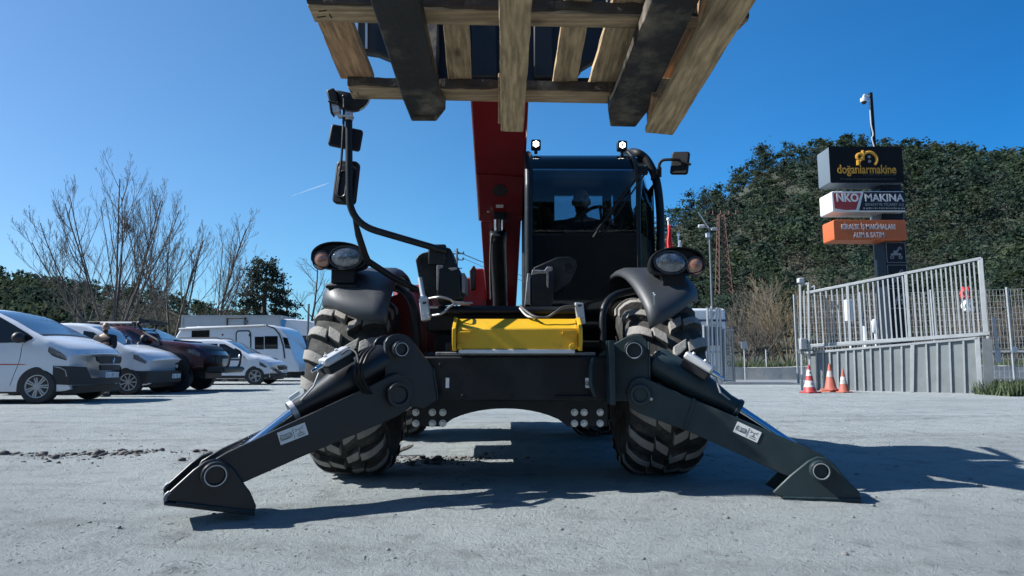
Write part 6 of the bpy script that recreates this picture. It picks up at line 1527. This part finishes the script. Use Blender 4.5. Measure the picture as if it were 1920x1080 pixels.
# ================================================================== SIGN PYLON
Ys = 20.0
SG = thing('sign_pylon', 'dark sign pylon carrying black, white and orange light boxes above the gate', 'sign', (A(1670,500,Ys).x, Ys+.6, 0))
cL, cR = A(1660, 470, 20.25).x, A(1699, 470, 20.25).x
mb = MB(); mb.bb(cL, cR, 20.25, 20.95, 0, A(1660,340,20.3).z); col = mb.build('column', m_column, SG, .02)
def sbox(name, TL, BR, dep, mat, r=.06):
    p, q = A(*TL, Ys), A(*BR, Ys); x0, x1 = p.x, A(TL[0]+(BR[0]-TL[0]), TL[1], Ys).x
    x1 = x0+(A(BR[0]-6, TL[1], Ys).x-x0); c = ((x0+x1)/2, (p.z+q.z)/2)
    mb = MB(); mb.prism([(x, Ys, z) for x, z in rrect(*c, x1-x0, p.z-q.z, r)], (0, dep, 0)); b = mb.build(name, mat, SG, .015, seg=3); b['label'] = {'m':''}.get('x', name.replace('_', ' ')); return b, x0, x1, p.z, q.z
b1_, x0, x1, zt_, zb_ = sbox('black_box', (1553,275), (1696,343), .78, m_signgrey)
def face(x0, x1, z0, z1, d, mat, par, name, r=.04):
    mb = MB(); mb.prism([(x, Ys-d, z) for x, z in rrect((x0+x1)/2, (z0+z1)/2, x1-x0, z1-z0, r)], (0, d-.001, 0)); return mb.build(name, mat, par, 0, 0)
f1 = face(x0, x1, zb_, zt_, .016, m_signblack, b1_, 'front_panel', .06)
W1 = x1-x0; H1 = zt_-zb_; cxs = (x0+x1)/2; U = (1,0,0); Vv = (0,0,1)
text('lettering', 'doğanlarmakine', .40, m_letorange, f1, (cxs+.0, Ys-.018, zb_+H1*.36), U, Vv, W1*.80, depth=.006, bold=.006)
mb = MB(); c = Vector((cxs-.0, Ys-.024, zb_+H1*.66))
def strip(mb, pts, t=.05):
    mb.tube([c+Vector((a, 0, b)) for a, b in pts], t, 6)
circ = lambda x, z, r, a0, a1, n=18: [(x+r*cos(R(a0+(a1-a0)*i/n)), z+r*sin(R(a0+(a1-a0)*i/n))) for i in range(n+1)]
strip(mb, circ(-.20,.06,.10,0,360)); strip(mb, [(-.10,-.05),(-.10,.27)]); strip(mb, [(-.28,-.22),(-.20,-.05)]+circ(.10,.0,.22,150,30,8)); strip(mb, circ(.10,-.02,.24,100,-50,12)); strip(mb, [(-.28,-.22),(-.27,-.06)])
mb.build('logo', m_letorange, f1)
mb = MB(); mb.cyl(c+Vector((.10,.0,.06)), c+Vector((.10,-.02,.06)), .05, n=14); mb.cyl(c+Vector((.10,.0,-.09)), c+Vector((.10,-.02,-.09)), .05, n=14); mb.build('logo_dots', m_letgrey, f1)
m_dim = M('lettering_dim', (.035,.033,.03), .6)
def dashes(mb, x0, x1, z, h, rg):
    x = x0
    while x < x1: l = rg.uniform(.02, .05); mb.bb(x, x+l, Ys-.021, Ys-.0165, z-h/2*rg.uniform(.6, 1), z+h/2*rg.uniform(.6, 1)); x += l+rg.uniform(.012, .05)
mb = MB(); rg = random.Random(3); dashes(mb, cxs-W1*.05, cxs+W1*.40, zb_+H1*.22, .05, rg); dashes(mb, cxs-W1*.36, cxs+W1*.38, zb_+H1*.10, .05, rg); mb.build('faint_print', m_dim, f1, 0, 0)
b2_, x0, x1, zt_, zb_ = sbox('white_box', (1559,358.5), (1702,397), .82, m_signwhite); W2 = x1-x0; H2 = zt_-zb_
def poly_face(name, pts, d, mat, par):
    mb = MB(); mb.prism([(x0+a*W2, Ys-d, zb_+b*H2) for a, b in pts], (0, .006, 0)); return mb.build(name, mat, par, 0, 0)
f2 = poly_face('navy_panel', [(.36,.06),(1.0,.06),(1.0,.96),(.44,.96)], .008, m_signnavy, b2_)
f3 = poly_face('red_panel', [(.02,.90),(.40,.90),(.32,.10),(.18,.08),(.03,.16)], .008, m_signred, b2_)
text('lettering', 'NKO', .36, m_signwhite, f3, (x0+.21*W2, Ys-.012, zb_+.66*H2), U, Vv, W2*.30, depth=.004, bold=.012)
text('lettering', 'MAKINA', .34, m_letwhite, f2, (x0+.71*W2, Ys-.012, zb_+.66*H2), U, Vv, W2*.53, depth=.004, bold=.006)
text('lettering', 'SANAYİ VE TİCARET A.Ş', .13, m_letgrey, f2, (x0+.71*W2, Ys-.012, zb_+.34*H2), U, Vv, W2*.52, depth=.002)
mb = MB(); dashes(mb, x0+.42*W2, x0+.98*W2, zb_+.16*H2, .055, random.Random(5)); mb.build('faint_print', m_letgrey, f2, 0, 0)
b3_, x0, x1, zt_, zb_ = sbox('orange_box', (1562,412), (1704,450), .72, m_signorange); W3 = x1-x0; H3 = zt_-zb_
text('lettering', 'KİRALIK İŞ MAKİNALARI', .24, m_letwhite, b3_, (x0+.48*W3, Ys-.004, zb_+.64*H3), U, Vv, W3*.74, depth=.004, bold=.003)
text('lettering', 'ALIM & SATIM', .24, m_letwhite, b3_, (x0+.48*W3, Ys-.004, zb_+.24*H3), U, Vv, W3*.42, depth=.004, bold=.003)
mb = MB(); mb.bb(cL-.05, cR+.05, 20.3, 20.9, A(1660,411,20.3).z, A(1660,356,20.3).z); mb.build('neck', m_signgrey, SG)
def picto(z1, z0):
    p = A(1660, z1, 20.24); q = A(1696, z0, 20.24); xa, xb = cL+.03, cR-.03; za, zb2 = q.z, p.z; Yy = 20.24
    mb = MB(); 
    for a in ((xa,za,xb,za),(xb,za,xb,zb2),(xb,zb2,xa,zb2),(xa,zb2,xa,za)): mb.tube([(a[0],Yy,a[1]),(a[2],Yy,a[3])], .008, 5)
    pn = mb.build('picture_panel', m_letgrey, col)
    W_p = xb-xa; Hp = zb2-za; T = lambda a, b: Vector((xa+a*W_p, Yy-.002, za+b*Hp)); mb = MB()
    for a, b in ((.28,.26),(.72,.26)): mb.ring(T(a,b)+Vector((0,.008,0)), (0,-1,0), .10*W_p, .055*W_p, .012, 18)
    mb.prism([T(.22,.36),(T(.75,.36)),T(.78,.44),T(.55,.50),T(.54,.60),T(.38,.60),T(.36,.47),T(.22,.44)], (0,.008,0)); mb.prism([T(.50,.56),T(.70,.80),T(.76,.78),T(.58,.52)], (0,.008,0)); mb.prism([T(.62,.76),T(.76,.82),T(.82,.66),T(.77,.65),T(.73,.76),T(.64,.72)], (0,.008,0))
    mb.build('lifting_machine_drawing', m_letgrey, pn)
picto(455, 492); picto(497, 536); picto(541, 578)
# CCTV pole on the sign
PT = A(1632, 174, 20.5); PB = A(1639, 280, 20.5)
cc = thing('cctv_camera', 'white dome security camera on a dark pole above the sign', 'camera', (PB.x, 20.5, PB.z))
mb = MB(); mb.bb(PB.x-.05, PB.x+.05, 20.45, 20.55, PB.z-.2, PT.z); mb.build('pole', m_black, cc, .008)
mb = MB(); q = A(1619, 184, 20.4); mb.tube(fillet_path([(PB.x-.05, 20.5, q.z+.10), (q.x+.03, 20.4, q.z+.12), (q.x, 20.4, q.z+.02)], .06), .035, 8); mb.lathe((q.x,20.4,q.z+.02), (0,0,-1), [(.04,0),(.10,.03),(.105,.12),(.09,.15)], 18); mb.build('housing', m_white, cc)
mb = MB(); mb.ell((q.x+.01,20.4,q.z-.13), (.085,.085,.085), None, 14, 10); mb.build('dome', m_gloss, cc)
mb = MB(); mb.tube(smooth_path([(PB.x-.07,20.44,q.z+.02),(PB.x-.09,20.43,PB.z+.9),(PB.x-.04,20.43,PB.z+.5),(PB.x-.09,20.43,PB.z+.35),(PB.x-.02,20.43,PB.z)], 5), .02, 6); mb.build('cable', m_whitedull, cc)
# ================================================================== SLIDING GATE
GA, GB = A(1505, 640, 19.5), A(1851, 640, 16.7)          # left and right ends in plan
gdir = Vector((GB.x-GA.x, GB.y-GA.y, 0)); GL = gdir.length; gdir.normalize(); gn = Vector((gdir.y, -gdir.x, 0))   # gn towards the camera
gn = gn if gn.y < 0 else -gn
GP = Plane((GA.x, GA.y, 0), gn); GPl = Plane(Vector((GA.x, GA.y, 0))+gn*.22, gn)
G = thing('sliding_gate', 'grey steel sliding gate with barred top and sheet metal lower half', 'gate', (GA.x, GA.y, 0))
def rod(mb, a, b, w_, d):                                  # square tube between two points of the gate plane
    ax = (b-a).normalized(); e = ax.cross(gn).normalized(); mb.hexa([a+e*w_/2, a-e*w_/2, a-e*w_/2-gn*d, a+e*w_/2-gn*d, b+e*w_/2, b-e*w_/2, b-e*w_/2-gn*d, b+e*w_/2-gn*d])
topL = [GP.p(1507,549), GP.p(1840,481)]; botL = [GP.p(1520,648), GP.p(1852,624)]
mb = MB(); rod(mb, GP.p(1512,549), GP.p(1840,484), .075, .07); fr_ = mb.build('top_rail', m_galv, G, .006)
mb = MB(); rod(mb, GP.p(1520,648), GP.p(1856,625), .085, .10); mb.build('middle_rail', m_galv, G, .006)
mb = MB(); rod(mb, GP.p(1838,484), GP.p(1849,624), .105, .075); mb.build('end_post', m_galv, G, .006)
for (a, b) in (((1588.5,536),(1594,641)), ((1698,512),(1706,632))): mb = MB(); rod(mb, GP.p(*a), GP.p(*b), .075, .06); mb.build('gate_post', m_galv, G, .005)
nb = 34
for k in range(nb):
    t = (k+.5)/nb; xt = 1520+(1838-1520)*t**.93; tt = (xt-1512)/(1840-1512); yt = 549+(484-549)*tt; xb = 1526+(1849-1526)*t**.93; yb = 647+(624-647)*t**.93
    if min(abs(xt-1588), abs(xt-1698)) < 4: continue
    mb = MB(); rod(mb, GP.p(xt, yt+3)-gn*.02, GP.p(xb, yb-2)-gn*.02, .036, .030); mb.build('bar', m_galv, G, 0, 0)
# lower half, set towards the camera
mb = MB(); rod(mb, GPl.p(1512,662), GPl.p(1834,634), .06, .06); mb.build('lower_rail', m_galv, G, .005)
mb = MB(); rod(mb, GPl.p(1514,733), GPl.p(1856,741), .07, .07); mb.build('bottom_rail', m_galv, G, .005)
mb = MB(); rod(mb, GPl.p(1832,632), GPl.p(1839,742), .11, .08); rod(mb, GPl.p(1852,630)-gn*.02, GPl.p(1853,738)-gn*.02, .05, .05); mb.build('end_post', m_galv, G, .006)
mb = MB(); rod(mb, GPl.p(1711,645), GPl.p(1710,738), .09, .08); mb.build('gate_post', m_galv, G, .006)
nl = [1530,1543,1555,1570,1586,1601,1617,1632,1650,1669,1690,1736,1757,1780,1806]
for k, x in enumerate(nl):
    t = (x-1512)/322; y0 = 662-28*t; y1 = 733+8*t; mb = MB(); dx = RNG.uniform(-1.5, 1.5); rod(mb, GPl.p(x, y0+2)-gn*.012, GPl.p(x+2+dx, y1-3)-gn*.012, .042, .035); mb.build('bar', m_galv, G, 0, 0)
xs_ = [1514, 1570, 1632, 1711, 1782, 1838]
for a, b in zip(xs_[:-1], xs_[1:]):
    P2 = Plane(GPl.o-gn*(.058+RNG.uniform(-.006, .006)), gn); f = lambda x: (x-1512)/322
    q = [P2.p(a+.3, 733+8*f(a)), P2.p(b-.3, 733+8*f(b)), P2.p(b-.3, 664-28*f(b)), P2.p(a+.3, 664-28*f(a))]
    mb = MB(); mb.prism(q, -gn*.004); mb.build('sheet_panel', m_sheet, G, 0, 0)
P2 = Plane(GPl.o-gn*.30, gn); mb = MB(); mb.prism([GPl.p(1842,634), GPl.p(1861,636), GPl.p(1864,742), GPl.p(1846,744)], -gn*.004-gdir*.01); mb.prism([GPl.p(1848,634)-gn*.1, GPl.p(1848,742)-gn*.1, GPl.p(1848,742)-gn*.50, GPl.p(1848,634)-gn*.50], gdir*.005); mb.build('end_sheet', m_galvdark, G, 0, 0)
mb = MB(); rod(mb, GPl.p(1520,652), GPl.p(1836,629), .02, .55); mb.build('shelf_strip', m_galv, G)
# guide frame and control box at the left
GF = thing('gate_guide', 'tall grey guide frame with control box at the left end of the sliding gate', 'gate frame', (GA.x-.1, GA.y-.4, 0))
Pg = Plane(Vector((GA.x, GA.y, 0))+gn*.5, gn)
for xa, xb in ((1499.5,1503.5), (1515,1518.5)): mb = MB(); rod(mb, Pg.p(xa,531), Pg.p(xb,734), .055, .06); mb.build('upright', m_galv, GF, .004)
mb = MB(); rod(mb, Pg.p(1507,545), Pg.p(1510,660), .035, .04); mb.build('upright', m_galv, GF)
mb = MB(); rod(mb, Pg.p(1499,533), Pg.p(1517,531), .05, .06); rod(mb, Pg.p(1517,540)-gn*.05, Pg.p(1526,535)-gn*.05, .03, .03); rod(mb, Pg.p(1526,534)-gn*.05, Pg.p(1526,543)-gn*.05, .03, .03); mb.build('cross_piece', m_galv, GF)
p = Pg.p(1501, 526); mb = MB(); mb.box(p, (.17,.17,.14)); mb.build('flash_lamp', m_whitedull, GF, .02)
p = Pg.p(1506, 645)+gn*.06; mb = MB(); mb.box(p, (.17,.16,.32)); cbx = mb.build('control_box', m_alu, GF, .012); mb = MB(); mb.box(p-Vector((0,0,.19)), (.24,.2,.05)); mb.tube(smooth_path([p+Vector((0,0,-.2)), p+Vector((.02,0,-.35)), p+Vector((.08,0,-.38)), p+Vector((.09,.05,-.6))], 5), .014, 6); mb.build('box_shelf', m_galvdark, cbx)
# ================================================================== CONES
def cone(px, py, hpx, matb, bands, label, double=False):
    Y = gnd(px, py).y; p = gnd(px, py); Hh = hpx*Y/F/1.0; t = thing('traffic_cone', label, 'traffic cone', (p.x, p.y, 0), 0, 'traffic cones beside the gate'); s = Hh/.75
    ang = R(14)
    rotc = Matrix.Rotation(ang, 3, 'Z')
    mb = MB(); mb.box(p+Vector((0,0,.02*s)), (.40*s,.40*s,.04*s), rotc)
    if double: mb.box(p+Vector((.01,0,.065*s)), (.39*s,.39*s,.035*s), Matrix.Rotation(ang+.2, 3, 'Z'))
    mb.build('base', matb, t, .012*s)
    z0 = .04*s if not double else .085*s; R_ = lambda z: .145*s*(1-(z/(.76*s)))+.022*s
    mb = MB(); mb.lathe(p, (0,0,1), [(.17*s, z0), (R_(z0+.03*s), z0+.03*s), (R_(.74*s), .74*s), (.012*s, .75*s)], 28); b = mb.build('body', matb, t, 0, 40)
    for a, c_, mt in bands:
        mb = MB(); mb.lathe(p, (0,0,1), [(R_(a*s)+.002, a*s), (R_(c_*s)+.002, c_*s)], 28); mb.build('band', mt, b, 0, 40)
    return t, p, s
t, p, s = cone(1519, 737, 52, m_conered, [(.16,.33,m_conewhite),(.46,.62,m_conewhite)], 'red cone with two clean white bands left of the other cones')
mb = MB()
for z in (.245, .54): r_ = .145*s*(1-(z/.76))+.024*s; mb.cyl(p+Vector((0,-r_+.004,z*s)), p+Vector((0,-r_-.004,z*s)), .022*s, n=12)
mb.build('band_dot', m_ink, t)
cone(1558, 735, 52, m_coneorange, [(.40,.56,m_conegrey)], 'faded orange cone stacked on a second base in the middle', True)
cone(1582.5, 736, 42, m_coneorange, [(.28,.42,m_conegrey),(.42,.52,m_conewhite)], 'shortest faded orange cone with a peeling grey band')
# ================================================================== MESH FENCES, BOOTH, MASTS
def mesh_panel(pts, parent, nx_, nz_, th=.012, mat=m_galv, name='wire_mesh'):
    bl_, br__, tr__, tl_ = [Vector(p) for p in pts]; mb = MB()
    for i in range(nx_+1): t = i/nx_; mb.tube([bl_.lerp(br__, t), tl_.lerp(tr__, t)], th/2, 4, False)
    for j in range(nz_+1): t = j/nz_; mb.tube([bl_.lerp(tl_, t), br__.lerp(tr__, t)], th/2, 4, False)
    kind(mb.build(name, mat, parent, 0, 0, recalc=False), 'stuff')
FN = thing('mesh_fence', 'tall galvanised wire mesh fence to the right of the gate', 'fence', (13.5, 20, 0))
f0, f1_ = Vector((10.9, 24.6, 0)), Vector((19.4, 21.4, 0)); fd = (f1_-f0)
for k in range(5):
    a = f0+fd*(k/4); mb = MB(); mb.box(a+Vector((0,0,1.7)), (.07,.07,3.45)); mb.build('post', m_galv, FN, .005)
    if k < 4:
        b = f0+fd*((k+1)/4); mesh_panel([a+Vector((0,0,1.28)), b+Vector((0,0,1.28)), b+Vector((0,0,3.35)), a+Vector((0,0,3.35))], FN, 22, 10, .011)
        mesh_panel([a+Vector((0,0,.08)), b+Vector((0,0,.08)), b+Vector((0,0,1.15)), a+Vector((0,0,1.15))], FN, 16, 5, .010)
        mb = MB(); c0 = (a+b)/2+Vector((0,0,1.2)); mb.box(c0, ((b-a).length-.08, .05, .07), Matrix.Rotation(atan2(fd.y, fd.x), 3, 'Z')); mb.build('mid_rail', m_galv, FN)
q = A(1903, 655, 21.0); mb = MB(); mb.box(q, (.16,.02,.17)); mb.build('notice', m_signwhite, FN, 0, 0)
mb = MB(); q0, q1 = A(1863,595,20.6), A(1871,657,20.6); mb.tube([q0, q1], .045, 8); mb.box(A(1871,668,20.6), (.13,.10,.42)); o = mb.build('barrier_arm', m_whitedull, None, .01); tag(o, 'white raised barrier arm on a grey stump behind the mesh fence', 'barrier')
# things seen between the gate bars
p = A(1591, 582, 22.5); mb = MB(); mb.box(p, (.24,.2,.75)); mb.cyl((p.x, p.y, 0), (p.x, p.y, p.z), .04, n=8); o = mb.build('white_cabinet', m_white, None, .02); tag(o, 'narrow white cabinet on a post behind the gate bars', 'cabinet')
p = A(1640, 612, 22); mb = MB(); mb.ell(p, (.13,.08,.26)); mb.cyl((p.x,p.y,0), p, .03, n=8); o = mb.build('road_mirror', m_white, None); tag(o, 'white oval road mirror back behind the gate bars', 'mirror')
p = A(1621, 625, 22.3); mb = MB(); mb.cyl((p.x,p.y,0), (p.x,p.y,p.z+.25), .05, n=8); o = mb.build('white_post', m_white, None); tag(o, 'short white post behind the gate bars left of the oval mirror', 'post')
p = A(1812, 552, 22.9); fl_ = thing('hanging_flag', 'red and white flag hanging on the fence behind the gate', 'flag', tuple(p))
def cloth(x0, x1, z0, z1, Y, mat, par, amp=.05, nm='cloth'):
    V = []; Fq = []; n, m = 12, 10
    for j in range(m+1):
        for i in range(n+1):
            x = x0+(x1-x0)*i/n; z = z1+(z0-z1)*j/m; V.append((x+.02*sin(j*.9), Y+amp*sin(i*1.3+j*.25), z+.02*sin(i*.8)))
    for j in range(m):
        for i in range(n): k = j*(n+1)+i; Fq.append((k, k+1, k+n+2, k+n+1))
    mb = MB(); mb.add(V, Fq); o = mb.build(nm, mat, par, 0, 80); s = o.modifiers.new('solid', 'SOLIDIFY'); s.thickness = .006; return o
cloth(p.x-.20, p.x+.16, p.z-.16, p.z+.26, 22.9, m_flagred, fl_); cloth(p.x-.18, p.x+.20, p.z-.62, p.z-.17, 22.9, m_flagwhite, fl_)
mb = MB(); mb.cyl((p.x+.2,22.95,0), (p.x+.2,22.95,p.z+.3), .025, n=8); mb.build('pole', m_galv, fl_)
# flagpoles behind the cab
for px, py, pt, mat, lab in ((1253,440,413,m_flagred,'red flag hanging limp on its pole behind the right headlight'), (1272,462,442,m_flagwhite,'white flag hanging limp on its pole right of the red flag')):
    Y = 30.0; q = A(px, pt, Y); t = thing('flagpole', lab, 'flag', (q.x, Y, 0)); mb = MB(); mb.cyl((q.x,Y,0), q, .05, .04, n=8); mb.ell(q+Vector((0,0,.05)), (.09,.09,.09), None, 10, 6); mb.build('pole', m_white, t)
    z1 = q.z-.25; V = []; Fq = []; n = 10; m = 10; Hf = 1.7 if mat is m_flagred else 1.1
    for j in range(m+1):
        for i in range(n+1):
            t_ = j/m; wd = .10+.34*t_; V.append((q.x-wd*.5+wd*i/n+.02*sin(j), Y-.07+.06*sin(i*1.7), z1-Hf*t_))
    for j in range(m):
        for i in range(n): k = j*(n+1)+i; Fq.append((k, k+1, k+n+2, k+n+1))
    mb = MB(); mb.add(V, Fq); f = mb.build('flag', mat, t, 0, 80); f.modifiers.new('s', 'SOLIDIFY').thickness = .01
# light mast with solar panel
Y = 33.0; pt = A(1331, 428, Y); pb = A(1336, 590, Y)
LM = thing('light_mast', 'grey mast with tilted solar panel, two floodlights and a white box', 'mast', (pb.x, Y, 0))
mb = MB(); mb.cyl((pb.x, Y, 0), (pb.x, Y, pt.z), .075, .055, n=10); mb.build('pole', m_galvdark, LM)
q = A(1317, 409, Y); rot = Matrix.Rotation(R(58), 3, 'Y') @ Matrix.Rotation(R(25), 3, 'X'); mb = MB(); mb.box(q, (.78,.45,.035), rot); sp = mb.build('solar_panel', m_solar, LM); mb = MB()
for k in range(1, 6): mb.box(q+rot @ Vector((-.39+.13*k, 0, -.02)), (.012,.45,.012), rot)
mb.box(q+rot @ Vector((0,0,-.02)), (.78,.012,.012), rot); mb.build('panel_grid', m_galvdark, sp); mb = MB(); mb.tube([q, A(1331,430,Y)], .03, 6); mb.build('panel_arm', m_galv, LM)
for px, py in ((1315,424), (1339,429)): q = A(px, py, Y-.1); mb = MB(); mb.box(q, (.30,.22,.14), Matrix.Rotation(R(20), 3, 'X')); mb.tube([q, A(1331,428,Y)], .025, 6); mb.build('floodlight', m_whitedull, LM, .03)
q = A(1327, 441, Y); mb = MB(); mb.box(q, (.20,.14,.24)); mb.build('white_box', m_white, LM, .02)
# lattice pylon on the hill
Y = 95.0; pb, pt = A(1356, 515, Y), A(1351, 402, Y)
LP = thing('lattice_pylon', 'rust coloured lattice pylon standing among the trees on the hill', 'pylon', (pb.x, Y, pb.z)); mb = MB(); zb0 = pb.z-3; Hh = pt.z-zb0
def lp(i, t): w_ = 1.0-.62*t; return Vector((pb.x+(-1, 1, 1, -1)[i]*w_, Y+(-1, -1, 1, 1)[i]*w_, zb0+Hh*t))
for i in range(4): mb.tube([lp(i, 0), lp(i, 1)], .07, 4)
nS = 12
for k in range(nS):
    for i in range(4): mb.tube([lp(i, k/nS), lp((i+1) % 4, (k+1)/nS)], .045, 3); mb.tube([lp((i+1) % 4, k/nS), lp(i, (k+1)/nS)], .045, 3)
mb.build('tower', m_rust, LP, 0, 0); mb = MB()
for z, l in ((pt.z, 2.4), (pt.z-1.0, 1.6)): mb.tube([(pb.x-l, Y, z), (pb.x+l, Y, z)], .06, 4)
for x in (-2.3,-1.2,0,1.2,2.3): mb.cyl((pb.x+x, Y, pt.z), (pb.x+x, Y, pt.z+.6), .09, n=6)
mb.build('crossarm', m_rust, LP, 0, 0)
# utility pole behind the boom
Y = 60.0; pt = A(857, 466, Y); UP = thing('utility_pole', 'distant electricity pole with insulators seen beside the red boom', 'pole', (pt.x, Y, 0))
mb = MB(); mb.cyl((pt.x, Y, 0), (pt.x, Y, pt.z), .12, .09, n=8); mb.cyl((pt.x-.35, Y, 0), (pt.x-.35, Y, pt.z-.5), .1, .08, n=8); mb.build('pole', m_galvdark, UP); mb = MB()
for z, l in ((pt.z-.5, .9), (pt.z-1.1, .8), (pt.z-1.9, .7)): mb.tube([(pt.x-l-.2, Y, z), (pt.x+l-.2, Y, z)], .05, 4)
for z in (pt.z-.5, pt.z-1.1): 
    for x in (-1.0,-.5,.1,.6): mb.lathe((pt.x+x, Y, z), (0,0,1), [(.04,0),(.10,.06),(.05,.1),(.10,.16),(.03,.24)], 8)
mb.build('crossarm', m_galvdark, UP); mb = MB()
for k, z in enumerate((pt.z-.2, pt.z-.3, pt.z-.9)):
    a = Vector((pt.x+.4*k-.3, Y, z)); b = Vector((pt.x+28, Y+18, z-1.2)); mb.tube([a.lerp(b, t)-Vector((0,0,2.2*4*t*(1-t))) for t in [i/14 for i in range(15)]], .022, 4)
mb.build('wire', m_galvdark, UP, 0, 0)
# white booth and mesh gate leaf at the right of the machine
Y = 24.0; q0, q1 = A(1302, 578, Y), A(1363, 640, Y)
BT = thing('white_container', 'white site container behind the barred gate leaf', 'container', ((q0.x+q1.x)/2, Y+1.2, 0)); x0, x1, zt_ = q0.x, q1.x, q0.z
mb = MB(); mb.bb(x0-1.2, x1, Y, Y+2.4, .02, zt_); cbt = mb.build('walls', m_white, BT, .10, seg=3); mb = MB(); mb.bb(x0-1.25, x1+.03, Y-.04, Y-.002, zt_-.50, zt_-.42); mb.bb(x0+.2, x0+1.0, Y-.03, Y-.002, zt_-1.4, zt_-.7); mb.build('panel_line', m_windshield, cbt)
GLF = thing('gate_leaf', 'open barred and mesh gate leaf in front of the white container', 'gate', (A(1345,700,19).x, 19, 0)); Yg = 19.0
def gp(px, py): return A(px, py, Yg)
for x0p, y0, x1p, y1 in ((1326,577,1331,716),(1334,574,1338,716),(1344,577,1347,718),(1350,580,1353,718),(1319,610,1322,700),(1372,612,1377,716),(1355,617,1358,716)):
    mb = MB(); mb.tube([gp(x0p,y0), gp(x1p,y1)], .035, 6); mb.build('upright', m_galv if x0p < 1355 else m_galvdark, GLF)
mb = MB()
for a, b in (((1326,579),(1352,579)),((1318,611),(1346,609)),((1352,618),(1375,619)),((1326,660),(1352,660)),((1326,612),(1340,585)),((1355,714),(1377,714))): mb = MB(); mb.tube([gp(*a), gp(*b)], .03, 6); mb.build('rail', m_galv, GLF)
for k in range(5): mb = MB(); x = 1320+k*5.2; mb.tube([gp(x,612), gp(x+2,700)], .015, 5); mb.build('bar', m_galv, GLF)
mesh_panel([gp(1356,714), gp(1376,714), gp(1374,619), gp(1354,619)], GLF, 6, 18, .018)
p = A(1395, 647, 30.5); mb = MB(); mb.box(p, (.28,.03,.32)); mb.cyl((p.x,30.52,0), (p.x,30.52,p.z), .025, n=6); o = mb.build('small_notice', m_whitedull, None); tag(o, 'small pale notice board in front of the grey leafless bush', 'notice')
p0 = A(1445, 655, 31.0); mb = MB(); mb.cyl((p0.x,31.6,.3), (p0.x,31.6,p0.z), .03, n=6); o = mb.build('thin_post', m_whitedull, None); tag(o, 'thin pale post above the low stone wall', 'post')
# bird nest in the big tree, contrail
p = A(238, 424, 39.6); mb = MB(); rg = random.Random(4)
for _ in range(90):
    d = Vector((rg.gauss(0,1), rg.gauss(0,1), rg.gauss(0,.8))).normalized(); c = p+Vector((rg.gauss(0,.10), rg.gauss(0,.1), rg.gauss(0,.2))); mb.tube([c-d*.18, c+d*.18], .014, 3)
o = mb.build('bird_nest', m_twig, None, 0, 0); tag(o, 'small dark nest of twigs high in the largest leafless tree', 'nest')
ct = bpy.data.materials.new('vapour'); ct.use_nodes = True; tn = ct.node_tree; bs = tn.nodes['Principled BSDF']; bs.inputs['Base Color'].default_value = (.9,.9,.9,1); bs.inputs['Alpha'].default_value = .22; bs.inputs['Roughness'].default_value = 1
pts = [A(545,368,3000).lerp(A(617,343,3000), t) for t in [i/8 for i in range(9)]]; mb = MB(); mb.tube(pts, [.5,1,1.4,1.8,2.3,2.7,3.0,2.6,1.0], 8); kind(mb.build('contrail', ct, None, 0, 80), 'stuff', 'short faint vapour trail in the blue sky')
